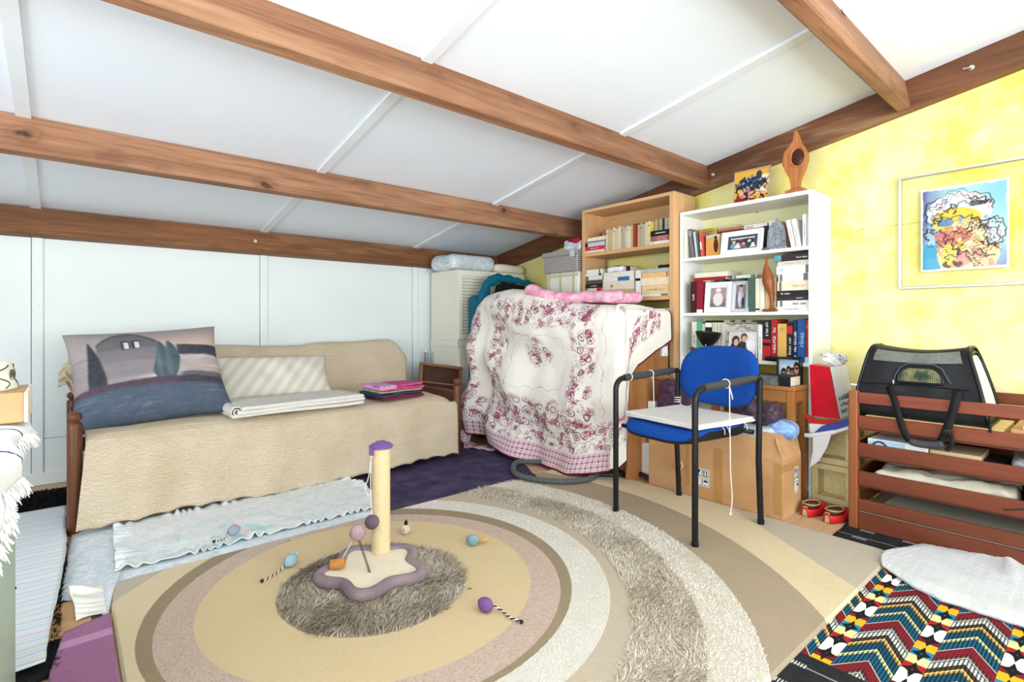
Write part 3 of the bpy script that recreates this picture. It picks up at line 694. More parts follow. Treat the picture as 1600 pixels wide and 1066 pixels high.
# --- bedspread over seat and back
def m_spread():
    k = NT('cream_matelasse'); k.set(.92, 0, .1)
    v = k.coord('UV'); vo = k.n('ShaderNodeTexVoronoi'); vo.inputs['Scale'].default_value = 11; k.l(v, vo.inputs['Vector'])
    ringp = k.math('MULTIPLY', vo.outputs['Distance'], 2.0); wv = k.n('ShaderNodeTexWave', bands_direction='Y'); wv.inputs['Scale'].default_value = 34; wv.inputs['Distortion'].default_value = 6.0; wv.inputs['Detail'].default_value = 3; wv.inputs['Detail Scale'].default_value = 3; k.l(v, wv.inputs['Vector'])
    h = k.math('ADD', k.math('MULTIPLY', ringp, .35), wv.outputs['Fac']); n = k.noise(v, 5, 3)
    k.base(k.mix(k.ramp(n, [(.3, (0, 0, 0)), (.7, (1, 1, 1))]), lin((226, 205, 173)), lin((236, 217, 190)))); k.bump(k.math('ADD', h, k.math('MULTIPLY', k.noise(v, 14, 4, .6), 1.5)), .8, .006); return k.m
M_SPREAD = m_spread()
prof = [(4.03, .60), (4.03, .74), (4.005, .785), (3.95, .80), (3.90, .785), (3.86, .73), (3.80, .60), (3.755, .50), (3.72, .455), (3.64, .445), (3.50, .447), (3.34, .446), (3.18, .440), (3.09, .432), (3.04, .410), (3.012, .370), (3.000, .30), (2.99, .20), (2.98, .10), (2.965, .0)]
pr = resample(prof, 110); NXS = 210
s = np.linspace(0, 1, 110)
us = np.linspace(0, 1, NXS)
G = np.zeros((NXS, 110, 3))
for i, u in enumerate(us):
    back = np.clip((pr[:, 1] - .47) / .2, 0, 1) * (pr[:, 0] > 3.7)
    low = np.clip((.40 - pr[:, 1]) / .40, 0, 1) * (pr[:, 0] < 3.3)
    xl = .065 - .035 * low - .06 * back; xr = 2.075 - .02 * low + .06 * back * (1 - np.clip((pr[:, 1] - .70) / .1, 0, 1) * .8)
    x = xl + (xr - xl) * u
    y = pr[:, 0].copy(); z = pr[:, 1].copy()
    topw = (.0 if u < .33 else .012 * math.sin(u * 7)) + .018 * np.clip((u - .62) / .06, 0, 1) - .006
    z = z + back * topw
    # right end of the seat droops over the edge
    dr = np.clip((u - .945) / .055, 0, 1) ** 2
    seat = (pr[:, 1] <= .47) * (pr[:, 1] > .40) * (pr[:, 0] < 3.72)
    z = z - dr * .055 * np.clip(seat + low * .0, 0, 1)
    z = z - back * .05 * np.clip((u - .965) / .035, 0, 1) ** 2
    hem = .012 + .012 * abs(math.sin(x.mean() * 24)) + .012 * (math.sin(x.mean() * 4.3) + 1) + .012 * u
    t = np.clip((.40 - z) / .40, 0, 1) * (pr[:, 0] < 3.3)
    z = np.where(t > 0, np.maximum(.40 - t * (.40 - hem), hem * .99 + .0 * z), z)
    y = y - low * (.012 * math.sin(x.mean() * 9.0) + .008 * math.sin(x.mean() * 23 + 1)) 
    G[i, :, 0], G[i, :, 1], G[i, :, 2] = x, y, z
nz = sines(G, 2.6, 21) * .007 + sines(G, 9, 22) * .002; G[..., 2] += nz * (G[..., 2] > .40); G[..., 1] += nz * .8
UVs = np.stack(np.meshgrid(np.linspace(0, 2.0, NXS), np.linspace(0, 1.7, 110), indexing='ij'), -1).reshape(-1, 2)
o = MB().grid(G).build('bedspread', M_SPREAD, None, smooth=True, uv=UVs); solid(o, .005, 1.0)
tag(o, 'cream matelasse bedspread covering the daybed seat and back', 'bedspread')
# loose end of the bedspread sticking out behind the painted cushion
fr = thing('bedspread_corner', 'crumpled beige end of a spread poking out behind the painted cushion', 'cloth', (0, 0, 0))
P = coons([at_y(93, 606, 3.72), at_y(108, 618, 3.70), at_y(132, 632, 3.68), at_y(150, 640, 3.68)], [at_y(96, 575, 3.86), at_y(112, 560, 3.90), at_y(150, 560, 3.90)], [(0, 0), (0, 0)], [(0, 0), (0, 0)], 2, 2) if False else None
nu, nv = 30, 24; G = np.zeros((nu, nv, 3))
A = [at_y(x, y, 3.80) for x, y in ((91, 606), (104, 598), (118, 622), (132, 640))]; B = [at_y(x, y, 3.88) for x, y in ((92, 585), (100, 570), (118, 556), (140, 552))]
for i in range(nu):
    q = i / (nu - 1) * 3; k = min(int(q), 2); f = q - k
    a = A[k].lerp(A[k + 1], f); b = B[k].lerp(B[k + 1], f)
    for j in range(nv):
        p = a.lerp(b, j / (nv - 1)); G[i, j] = (p.x, p.y - .02 * math.sin(j * .55 + i * .25) - .025 * math.sin(math.pi * j / (nv - 1)), p.z)
o = MB().grid(G).build('crumpled_fold', M_SPREAD, fr, smooth=True, uv=G[..., [0, 2]].reshape(-1, 2)); solid(o, .005)

# --- painted cushion
def paint_cushion(uv):
    u, v = uv[:, 0], uv[:, 1]; n = len(u); nz = sines(np.stack([u * 1.0, v * 3.0], -1), 1.6, 31) * .5 + sines(np.stack([u * 2, v * 9], -1), 2.2, 32) * .5
    def L(c): return np.array(lin(c))
    def over(C, m, col): return C * (1 - m[:, None]) + L(col) * m[:, None]
    ss = lambda a, b, x: np.clip((x - a) / (b - a), 0, 1) ** 2 * (3 - 2 * np.clip((x - a) / (b - a), 0, 1))
    C = np.tile(L((166, 154, 150)), (n, 1)); C = over(C, ss(.95, .35, v) * ss(-.6, .8, u), (208, 182, 164)); C = over(C, ss(.2, .9, nz) * .5, (196, 188, 184)); C = over(C, ss(.5, 1, v) * .6, (136, 126, 126))
    ground = ss(.33, .25, v + .05 * nz); C = over(C, ground, (176, 162, 160)); C = over(C, ground * ss(0, .6, nz) * .7, (212, 200, 196)); C = over(C, ground * ss(.2, -.5, u) * .5, (112, 106, 112))
    C = over(C, ss(.35, .40, u) * ss(.46, .42, v + .04 * nz) * ss(.16, .22, v - .05 * nz), (48, 50, 66))
    # house
    hx = (u + .28) / .40; roof = ss(1.02, .96, np.abs(hx)) * ss(.86, .82, v + .30 * hx ** 2 - .02) * ss(.10, .14, v)
    C = over(C, roof, (104, 100, 104)); wall = ss(.42, .38, np.abs(u + .30)) * ss(.42, .38, v) * ss(-.24, -.18, v); C = over(C, wall * .75, (126, 118, 122))
    edge = ss(.06, .0, np.abs(v - (.84 - .30 * hx ** 2))) * ss(1.02, .96, np.abs(hx)); C = over(C, edge * .8, (66, 64, 70))
    for wx in (-.31, -.17):
        a = ss(.065, .05, np.abs(u - wx)) * ss(.36, .38, v) * ss(.66, .62, v + 6 * (u - wx) ** 2); C = over(C, a, (58, 54, 58))
        a = ss(.035, .025, np.abs(u - wx - .012)) * ss(.38, .40, v) * ss(.60, .57, v + 6 * (u - wx) ** 2); C = over(C, a, (226, 220, 214))
    # cypress pair, dark tree
    for cx, top, w in ((.14, .56, .105), (.27, .56, .115)):
        hw = w * np.clip((top - v) / .45, 0, 1) ** .7 * np.clip((v + .36) / .22, 0, 1) ** .5; C = over(C, ss(hw + .02, hw - .01, np.abs(u - cx - .03 * np.sin(v * 6))) * (v < top) * (v > -.36), (64, 82, 92)); C = over(C, ss(hw * .5 + .02, 0, np.abs(u - cx + .03)) * .5 * (hw > .02), (96, 116, 120))
    hw = .11 * np.clip((.66 - v) / .8, 0, 1) ** .8; C = over(C, ss(hw + .02, hw - .01, np.abs(u + .74 - .06 * (.3 - v))) * ss(-.5, -.4, v) * (v < .66), (40, 44, 54))
    # plum band and blue foreground
    C = over(C, ss(-.26, -.32, v + .05 * nz + .03 * np.abs(u)), (74, 52, 70)); C = over(C, ss(.30, .45, u) * ss(-.24, -.30, v + .06 * nz - .05) * .8, (44, 42, 58))
    C = over(C, ss(-.40, -.48, v + .06 * nz), (66, 80, 98)); C = over(C, ss(-.45, -.5, v) * ss(.1, .8, nz) * .6, (112, 126, 140)); C = over(C, ss(-.7, -1.0, v) * .5, (44, 54, 74))
    return C
mb, UV = pillow_mb(.70, .61, .20, 150, 130, .085, 5, .022)
o = mb.build('painted_cushion', vcol_mat('printed_cotton', .85, .15, 300), None, smooth=True, cols=paint_cushion(UV), merge=True)
o.location = (.345, 3.375, .672); o.rotation_euler = (R(-40), R(-3.5), 0)
tag(o, 'large cushion printed with a grey painted house and cypress trees', 'cushion')
# --- striped cream cushion
def m_strip():
    k = NT('cream_diagonal_stripe'); k.set(.85, 0, .15); v = k.coord('Object', rot=(0, R(-38), 0)); sp = k.n('ShaderNodeSeparateXYZ'); k.l(v, sp.inputs[0])
    f = k.math('PINGPONG', sp.outputs[0], .032); c = k.mix(k.ramp(k.math('DIVIDE', f, .032), [(.40, (0, 0, 0)), (.55, (1, 1, 1))]), lin((226, 220, 208)), lin((212, 204, 188)))
    k.base(c); k.bump(k.noise(k.coord(), 300, 2), .15, .002); return k.m
mb, UV = pillow_mb(.72, .33, .16, 50, 30, .075, 9, .022)
o = mb.build('striped_cushion', m_strip(), None, smooth=True, merge=True); o.location = (1.045, 3.60, .585); o.rotation_euler = (R(-34), R(1.5), R(1))
tag(o, 'long cream cushion with diagonal stripes leaning on the bed back', 'cushion')
# --- folded white towel with a rolled end
M_TOW = mat('off_white_terry', (226, 221, 212), .95, .05, 30, .9, 260)
ft = thing('folded_towel', 'folded off-white towel with a rolled end in front of the striped cushion', 'towel', (1.02, 3.185, .447), R(2))
for i in range(3): softbox('fold', (.74 - .02 * i, .34 - .012 * (i % 2), .021), .0095, M_TOW, ft, (.012 * i, .006 * (-1) ** i, .0185 * i), (0, 0, R(.8 * i)), 26, .0055, 2.6, 40 + 5 * i)
sp = [(-.352 + .030 * (1 - t / 14) * math.cos(t), 0, .030 + .030 * (1 - t / 14) * math.sin(t)) for t in np.linspace(0, 11, 60)]
G = np.zeros((60, 12, 3))
for i, p in enumerate(sp):
    for j in range(12): G[i, j] = (p[0] + .004 * math.sin(j * 1.3), -.165 + .33 * j / 11, p[2] + .003 * math.sin(j * .9 + i * .2))
o = MB().grid(G).build('rolled_end', M_TOW, ft, smooth=True); solid(o, .006, 0)
# --- stack of folded cloths
def folded(name, label, w, d, h, m, loc, rz, seed, layers=3):
    t = thing(name, label, 'cloth', loc, rz, 'folded cloths stacked on the bed')
    for i in range(layers):
        softbox('fold', (w * (1 - .02 * (i % 2)), d * (1 - .015 * i), h / layers * 1.04), h / layers * .5, m, t, (.004 * (-1) ** i, .003 * i, h / layers * i), (0, 0, 0), 14, .0045, 5, seed + i)
    return t
CX, CYY = 1.675, 3.19; CZ = .447
folded('crimson_cloth', 'crimson patterned cloth folded at the bottom of the small stack', .33, .22, .026, mat('crimson_velvet', (118, 40, 62), .95, .35, 40), (CX + .01, CYY, CZ), R(8), 50, 2)
folded('blue_cloth', 'teal and navy cloth folded above the crimson one', .35, .22, .020, mat('teal_navy', (28, 92, 116), .9, .1, 12, col2=(38, 40, 70)), (CX - .02, CYY, CZ + .028), R(5), 60, 2)
folded('tan_cloth', 'thin tan cloth folded under the pink velvet one', .33, .22, .010, mat('tan_weave', (196, 156, 110), .9, .1, 20), (CX - .01, CYY, CZ + .050), R(6), 70, 1)
tv = folded('pink_velvet_cloth', 'pink velvet cloth with a lilac end folded on top of the small stack', .34, .225, .034, mat('pink_velvet', (196, 76, 136), .95, .25, 18), (CX, CYY, CZ + .061), R(7), 80, 2)
softbox('lilac_end', (.13, .229, .0365), .017, mat('lilac_print', (214, 178, 206), .9, .1, 60, col2=(180, 120, 170)), tv, (-.108, 0, -.0005), (0, 0, 0), 10, .002, 6, 88)
# ================================================================== CORNER: LOUVRED CABINET AND WHAT IS ON IT
M_CREAM = mat('cream_lacquer', (236, 232, 214), .45, .02, 4)
CF = 3.62; CXa, CXb = 2.505, 3.245
cab = thing('louvred_cabinet', 'cream louvred cabinet standing in the corner', 'cabinet', (0, 0, 0))
MB().cbox(CXa, CXb, CF + .018, 4.06, .80, 1.398, .003).box(CXa, CXb, CF + .018, 4.06, .0, .745).box(CXa - .006, CXb, CF + .008, 4.06, .745, .80).build('body', M_CREAM, cab)
for k, (xa, xb) in enumerate(((CXa, CXa + .366), (CXa + .372, CXb))):
    d = MB(); fw = .036
    d.cbox(xa, xa + fw, CF, CF + .018, .806, 1.39, .002); d.cbox(xb - fw, xb, CF, CF + .018, .806, 1.39, .002)
    d.cbox(xa + fw, xb - fw, CF, CF + .018, 1.345, 1.39, .002); d.cbox(xa + fw, xb - fw, CF, CF + .018, .806, .855, .002)
    dr = d.build('door', M_CREAM, cab); sl0 = None
    for i in range(18):
        z = .862 + i * .0272
        if sl0 is None:
            M = Matrix.Rotation(R(-32), 4, 'X')
            sl0 = MB().box(xa + fw, xb - fw, -.012, .012, -.003, .003, M).build('slat', M_CREAM, dr); s_ = sl0
        else: s_ = sl0.copy(); COL.objects.link(s_)
        s_.location = (0, CF + .010, z)
    dl = MB().cbox(xa + .002, xb - .002, CF, CF + .018, .03, .735, .003).build('lower_door', M_CREAM, cab)
    MB().ball((xb - .02 if k == 0 else xa + .02, CF - .012, .60), .012).build('knob', M_CREAM, dl, smooth=True)
# clear-wrapped bedding and cream cushion
def m_plastic(name, c1, c2, alpha=.0, rough=.18):
    k = NT(name); k.set(rough, 0, .6); v = k.coord(); n = k.noise(v, 14, 5, .7, 1.2)
    k.base(k.mix(k.ramp(n, [(.35, (0, 0, 0)), (.7, (1, 1, 1))]), lin(c1), lin(c2))); k.bump(n, .6, .02); return k.m
wp = thing('wrapped_bedding', 'bulky bedding wrapped in clear plastic on the cream cabinet', 'bundle', (0, 0, 0))
softbox('plastic_wrap', (.50, .34, .138), .06, m_plastic('clear_film_over_white', (196, 206, 214), (238, 242, 244)), wp, (2.69, 3.82, 1.40), (0, 0, R(3)), 18, .008, 5, 91)
MB().tube([(2.46, 3.72, 1.46), (2.435, 3.70, 1.475), (2.43, 3.69, 1.455)], [.012, .007, .014], 8).build('knot', m_plastic('clear_film_knot', (206, 214, 220), (236, 240, 242)), wp, smooth=True)
o = softbox('round_cushion', (.34, .34, .078), .04, mat('cream_foam', (234, 224, 200), .9, .05, 12), None, (3.10, 3.80, 1.40), (0, 0, 0), 14, .004, 4, 95)
tag(o, 'flat cream cushion lying next to the plastic-wrapped bedding', 'cushion')
# wooden crate, shallow tray leaning on it, chrome tubes
M_TRAYW = wood('old_tray_wood', (150, 110, 74), (118, 82, 52), 0, .6, 30)
cr_ = thing('wooden_crate', 'low wooden crate in the gap between bed and cream cabinet', 'crate', (0, 0, 0))
for i, (z0, z1) in enumerate(((.0, .1), (.12, .22), (.24, .345))):
    MB().cbox(2.19, 2.47, 3.555, 3.57, z0, z1, .002).build('board', M_TRAYW, cr_); MB().cbox(2.19, 2.47, 3.885, 3.90, z0, z1, .002).build('board', M_TRAYW, cr_)
    MB().cbox(2.19, 2.205, 3.57, 3.885, z0, z1, .002).build('board', M_TRAYW, cr_); MB().cbox(2.455, 2.47, 3.57, 3.885, z0, z1, .002).build('board', M_TRAYW, cr_)
MB().box(2.205, 2.455, 3.57, 3.885, .33, .344).build('lid', M_TRAYW, cr_)
tr = thing('shallow_tray', 'shallow wooden tray with dark compartments tipped up behind the bed end', 'tray', (2.30, 3.60, .36), 0)
W_, H_ = .36, .25
MB().box(-W_ / 2, W_ / 2, .008, .012, 0, H_).build('bottom', mat('tray_bottom', (70, 38, 26), .6, .2), tr)
for (x0, x1, z0, z1) in ((-W_ / 2, W_ / 2, H_ - .022, H_), (-W_ / 2, W_ / 2, 0, .022), (-W_ / 2, -W_ / 2 + .02, .022, H_ - .022), (W_ / 2 - .02, W_ / 2, .022, H_ - .022), (-W_ / 2 + .02, W_ / 2 - .02, .085, .097)):
    MB().cbox(x0, x1, -.025, .008, z0, z1, .002).build('side', M_TRAYW, tr)
tr.rotation_euler = (R(-16), R(9), R(-14))
for (x, h) in ((2.405, .70), (2.44, .69)):
    o = MB().lathe([(.012, 0), (.012, h - .01), (.010, h - .008), (.010, h), (.0, h)], (x, 3.985, .001), 12).build('chrome_tube', mat('chrome', (190, 194, 200), .2, .03, metal=.9), None, smooth=30)
    tag(o, ('taller' if h > .695 else 'shorter') + ' grey metal tube standing against the white wall behind the tray', 'tube', 'metal tubes behind the tray')
# teal bag, open and black inside
nu, nv = 60, 30
tb = thing('teal_bag', 'teal padded bag with a black opening slumped between cabinet and quilt', 'bag', (0, 0, 0))
softbox('bag_body', (.30, .16, 1.18), .06, mat('teal_nylon', (0, 98, 124), .55, .12, 8, .15, 40), tb, (2.70, 3.505, 0), (0, 0, R(-4)), 16, .012, 3, 101)
pts = [at_y(x, y, 3.40) for x, y in ((744, 470), (750, 438), (762, 426), (782, 426), (815, 438), (852, 446))]
def r3(pts, n):
    p = np.array([tuple(q) for q in pts], float); d = np.r_[0, np.cumsum(np.linalg.norm(np.diff(p, axis=0), axis=1))]
    t = np.linspace(0, d[-1], n); m = np.gradient(p, d, axis=0) if len(p) > 2 else np.tile((p[1] - p[0]) / max(d[-1], 1e-9), (2, 1))
    j = np.clip(np.searchsorted(d, t, 'right') - 1, 0, len(p) - 2); h = (d[j + 1] - d[j])[:, None]; s = ((t - d[j]) / h[:, 0])[:, None]
    k = (2 * s ** 3 - 3 * s ** 2 + 1) * p[j] + (s ** 3 - 2 * s ** 2 + s) * h * m[j] + (-2 * s ** 3 + 3 * s ** 2) * p[j + 1] + (s ** 3 - s ** 2) * h * m[j + 1]
    return [Vector(q) for q in k]
pts = r3([at_y(x, y, 3.42) for x, y in ((752, 505), (755, 470), (762, 444), (774, 436), (794, 436), (816, 441), (836, 445))], 34)
_rim = MB().tube(pts, [(.066 - .048 * (i / 33) ** .8) * (1 + .10 * math.sin(i * .9) + .06 * math.sin(i * 2.3)) for i in range(34)], 18)
_rim.v = [(x + .006 * math.sin(z * 60 + x * 30), 3.42 + (y - 3.42) * .6, z + .006 * math.sin(x * 55)) for x, y, z in _rim.v]
_rim.build('padded_rim', mat('teal_nylon', (0, 98, 124)), tb, smooth=True)
a = [at_y(x, y, 3.385) for x, y in ((770, 478), (776, 446), (786, 440), (814, 446), (840, 454), (840, 478))]
mb = MB(); mb.add([p for p in a] + [p + Vector((0, .012, 0)) for p in a], [tuple(range(6)), tuple(range(11, 5, -1))] + [(i, (i + 1) % 6, 6 + (i + 1) % 6, 6 + i) for i in range(6)])
mb.build('black_lining', mat('black_lining', (16, 16, 18), .8, .1), tb)

# ================================================================== QUILT-COVERED CABINET
M_OAK = wood('orange_brown_veneer', (184, 128, 78), (164, 108, 62), 2, .45, 26)
uc = thing('brown_cabinet', 'orange-brown veneer cabinet hidden under the floral quilt', 'cabinet', (0, 0, 0))
MB().cbox(2.53, 2.955, 1.905, 1.925, 0, 1.0, .003).build('side_panel', M_OAK, uc); MB().cbox(2.53, 2.955, 3.20, 3.22, 0, 1.0, .003).build('side_panel', M_OAK, uc)
MB().cbox(2.53, 2.955, 1.925, 3.20, .97, 1.0, .003).build('top_panel', M_OAK, uc); MB().box(2.55, 2.565, 1.925, 3.20, .06, .97).build('front_panel', M_OAK, uc)
MB().cbox(2.80, 2.93, 1.872, 1.905, .595, .612, .002).build('ledge', M_OAK, uc)
sk = thing('wall_socket', 'white socket block on the side of the brown cabinet', 'socket', (0, 0, 0))
MB().cbox(2.86, 2.915, 1.882, 1.9045, .735, .80, .004).build('socket_body', mat('white_plastic', (240, 240, 238), .35, .01), sk)
MB().lathe([(.016, 0), (.016, .004), (.012, .004), (.012, .001), (1e-6, .001)], seg=14, M=Matrix.Translation((2.888, 1.882, .767)) @ Matrix.Rotation(R(90), 4, 'X')).build('socket_face', mat('white_plastic', (240, 240, 238)), sk)
# --- quilt
plan = [(2.55, 3.46), (2.49, 3.42), (2.455, 3.36), (2.425, 3.28), (2.42, 3.05), (2.425, 2.7), (2.44, 2.35), (2.455, 2.05), (2.475, 1.945), (2.52, 1.895), (2.62, 1.880), (2.78, 1.875), (2.945, 1.872)]
NU, NVf, NVt = 300, 170, 40
pl = resample(plan, NU); dl = np.r_[0, np.cumsum(np.linalg.norm(np.diff(pl, axis=0), axis=1))]; UL = dl[-1]
tan = np.gradient(pl, axis=0); tan /= np.linalg.norm(tan, axis=1, keepdims=True); nor = np.stack([tan[:, 1], -tan[:, 0]], -1)  # outward
if nor[NU // 2, 0] > 0: nor = -nor
topz = np.interp(pl[:, 1], [1.87, 1.95, 2.30, 2.42, 2.60, 2.95, 3.20, 3.38, 3.50], [1.030, 1.055, 1.075, 1.10, 1.17, 1.20, 1.17, 1.05, .86])
i_corner = int(np.argmin(np.abs(pl[:, 0] - 2.50) + np.abs(pl[:, 1] - 1.905)))
hem = np.zeros(NU)
for i in range(NU):
    x, y = pl[i]
    if i <= i_corner:
        hem[i] = np.interp(y, [1.90, 1.96, 2.05, 2.2, 2.6, 2.9, 3.2, 3.35, 3.5], [.16, .075, .05, .018, .016, .05, .095, .10, .14])
    else: hem[i] = np.interp(x, [2.50, 2.53, 2.60, 2.75, 2.95], [.22, .60, .69, .76, .835])
G = np.zeros((NU, NVf + NVt, 3)); Q = np.zeros((NU, NVf + NVt, 2)); rs_ = .10
for i in range(NU):
    x, y = pl[i]; T, h = topz[i], hem[i]
    side = 1.0 if i > i_corner else 0.0
    z = np.linspace(h, T, NVf); d = T - z
    rr = .11 * (1 - .65 * side)
    inset = np.where(d < rr, rr - np.sqrt(np.clip(rr ** 2 - (rr - d) ** 2, 0, None)), 0)
    flare = (.075 * (1 - side) + .02 * side) * np.clip((T - z) / T, 0, 1) ** 1.4
    s_ = dl[i]
    fold = np.clip((T - .15 - z) / .6, 0, 1) * (.026 * np.sin(s_ * 11 + .6 * np.sin(z * 5)) + .05 * np.exp(-((s_ - .27 + .04 * z) / .05) ** 2) - .035 * np.exp(-((s_ - .39 + .04 * z) / .05) ** 2) + .010 * np.sin(s_ * 23 + 2 + z * 3)) * (1 - .7 * side) * (.35 + .65 * np.clip((s_ - 0) / .2, 0, 1))
    swag = .032 * np.sin(z * 13 + 2.4 * np.cos((s_ - 1.05) * 3.2)) * np.clip((T - z) / .3, 0, 1) * (1 - side)
    off = flare + fold + swag - inset
    G[i, :NVf, 0] = x + nor[i, 0] * off; G[i, :NVf, 1] = y + nor[i, 1] * off; G[i, :NVf, 2] = z
    # over the top, towards the wall
    tt = np.linspace(0, 1, NVt + 1)[1:]
    tx, ty = 2.93, min(max(y, 1.93), 3.22); bx_, by_ = G[i, NVf - 1, 0], G[i, NVf - 1, 1]
    G[i, NVf:, 0] = bx_ + (tx - bx_) * tt; G[i, NVf:, 1] = by_ + (ty - by_) * tt
    G[i, NVf:, 2] = T + .012 * np.sin(tt * 3.14) - (T - max(1.02, T - .05)) * tt
    Q[i, :NVf, 0] = s_; Q[i, :NVf, 1] = z - h; Q[i, NVf:, 0] = s_; Q[i, NVf:, 1] = T - h + tt * .4
G[..., 2] = np.maximum(G[..., 2] + .004 * sines(G, 5, 77), .012)
# puckered quilting
puck = .006 * np.abs(np.sin(Q[..., 0] * 16 + 1.2 * np.sin(Q[..., 1] * 14))) * np.abs(np.sin(Q[..., 1] * 15 + 1.2 * np.sin(Q[..., 0] * 12)))
G[..., 0] -= puck
print('quilt length', UL)
def m_quilt():
    k = NT('floral_quilt_print'); k.set(.9, 0, .12)
    uv = k.coord('UV'); sp = k.n('ShaderNodeSeparateXYZ'); k.l(uv, sp.inputs[0]); U, V = sp.outputs[0], sp.outputs[1]
    CREAM, WINE, PINK, ROSE = lin((232, 224, 212)), lin((116, 44, 70)), lin((214, 140, 170)), lin((232, 200, 206))
    # edge distances
    e = k.math('MINIMUM', k.math('MINIMUM', U, k.math('SUBTRACT', UL, U)), V)
    def win(x, a, b, s=.02):
        lo = k.math('DIVIDE', k.math('SUBTRACT', x, a - s), s * 2, clamp=True); hi = k.math('DIVIDE', k.math('SUBTRACT', b + s, x), s * 2, clamp=True); return k.math('MULTIPLY', lo, hi)
    # inner frame: rounded rectangle ring on the front
    cx, cy, hw, hh = .93, .66, .40, .33
    dx = k.math('SUBTRACT', k.math('ABSOLUTE', k.math('SUBTRACT', U, cx)), hw); dy = k.math('SUBTRACT', k.math('ABSOLUTE', k.math('SUBTRACT', V, cy)), hh)
    fr = k.math('ABSOLUTE', k.math('MAXIMUM', dx, dy))
    wob = k.math('MULTIPLY', k.math('SUBTRACT', k.noise(uv, 9, 2), .5), .08)
    band2 = win(k.math('ADD', fr, wob), -.5, .085, .02); band1 = win(e, .125, .29, .012)
    mx, my = k.math('SUBTRACT', U, cx), k.math('SUBTRACT', V, cy + .07)
    med = win(k.math('ADD', k.math('SQRT', k.math('ADD', k.math('MULTIPLY', mx, mx), k.math('MULTIPLY', k.math('MULTIPLY', my, my), 1.6))), wob), -.5, .115, .025)
    zone = k.math('MAXIMUM', k.math('MAXIMUM', band1, band2), med)
    def curls(scale, w0, w1, rot):
        vo = k.n('ShaderNodeTexVoronoi'); vo.inputs['Scale'].default_value = scale; vo.inputs['Randomness'].default_value = .75
        dn = k.n('ShaderNodeTexNoise'); dn.inputs['Scale'].default_value = scale * .8; k.l(uv, dn.inputs['Vector'])
        ad = k.n('ShaderNodeMixRGB', blend_type='ADD'); ad.inputs[0].default_value = .045; k.l(uv, ad.inputs[1]); k.l(dn.outputs['Color'], ad.inputs[2]); k.l(ad.outputs[0], vo.inputs['Vector'])
        d = vo.outputs['Distance']; r1 = win(d, w0, w0 + .07, .02); r2 = win(d, w1, w1 + .07, .02); return k.math('MAXIMUM', r1, r2)
    lines = k.math('MAXIMUM', curls(13, .30, .12, 0), k.math('MULTIPLY', curls(26, .34, .10, 1), .75))
    blot = k.ramp(k.noise(uv, 15, 3, .6), [(.51, (0, 0, 0)), (.62, (1, 1, 1))]); petals = k.ramp(k.noise(uv, 60, 3, .7), [(.40, (0, 0, 0)), (.56, (1, 1, 1))])
    c = k.mix(k.math('MULTIPLY', k.noise(uv, 3, 2), .5), CREAM, lin((244, 240, 232)))
    c = k.mix(k.math('MULTIPLY', zone, k.math('MULTIPLY', blot, .8)), c, PINK)
    c = k.mix(k.math('MULTIPLY', zone, k.math('MULTIPLY', k.math('MULTIPLY', blot, petals), .9)), c, lin((146, 58, 92)))
    c = k.mix(k.math('MULTIPLY', zone, k.math('MULTIPLY', lines, .85)), c, WINE)
    # fine stitched vine between
    vine = win(k.math('ABSOLUTE', k.math('SUBTRACT', k.math('ADD', fr, k.math('MULTIPLY', wob, 1.5)), .155)), -.1, .0016, .001)
    c = k.mix(k.math('MULTIPLY', vine, .6), c, lin((160, 110, 120)))
    # plaid border
    plaid = win(k.math('ADD', e, k.math('MULTIPLY', k.math('GREATER_THAN', U, UL - .50), .108)), -.2, .115, .004); px_ = k.math('MODULO', U, .030); py_ = k.math('MODULO', V, .030)
    bx_ = win(px_, .003, .011, .001); by_ = win(py_, .003, .011, .001)
    pc = k.mix(k.math('MULTIPLY', k.math('ADD', bx_, by_), .38), ROSE, WINE); pc = k.mix(k.math('MULTIPLY', k.math('MULTIPLY', bx_, by_), .8), pc, lin((66, 28, 48)))
    thin = k.math('MAXIMUM', win(px_, .019, .021, .001), win(py_, .019, .021, .001)); pc = k.mix(k.math('MULTIPLY', thin, .35), pc, WINE)
    c = k.mix(plaid, c, pc)
    c = k.mix(win(e, -.2, .011, .001), c, lin((112, 28, 52)))
    k.base(c); k.bump(k.math('ADD', k.noise(uv, 18, 3), k.math('MULTIPLY', lines, .2)), .35, .01); return k.m
qo = MB().grid(G, flip=False).build('floral_quilt', m_quilt(), None, smooth=True, uv=Q.reshape(-1, 2)); solid(qo, .010, -1.0)
tag(qo, 'cream quilt with wine-red floral scrolls and plaid border draped over the cabinet', 'quilt')
# trailing plaid corner on the floor
mb = MB(); path = r3([(2.35, 3.30, .12), (2.33, 3.27, .05), (2.31, 3.22, .02), (2.33, 3.14, .016), (2.37, 3.05, .016), (2.40, 2.98, .016)], 20); n = 20; V_ = []
for i, p in enumerate(path):
    w = .035 + .012 * math.sin(i * .9); V_.append((p + Vector((-w, w * .3, .006 * math.sin(i * 1.3)))) ); V_.append(p + Vector((w, -w * .3, .012 + .008 * math.sin(i * 1.1))))
Gp = np.array([[tuple(V_[2 * i]), tuple(V_[2 * i + 1])] for i in range(n)])
o = MB().grid(Gp).build('plaid_sash', bpy.data.materials['floral_quilt_print'], None, smooth=True, uv=[(.02 + .03 * i, .02 if j == 0 else .09) for i in range(n) for j in range(2)]); solid(o, .004)
tag(o, 'plaid cloth strip trailing on the purple blanket beside the bed post', 'cloth')
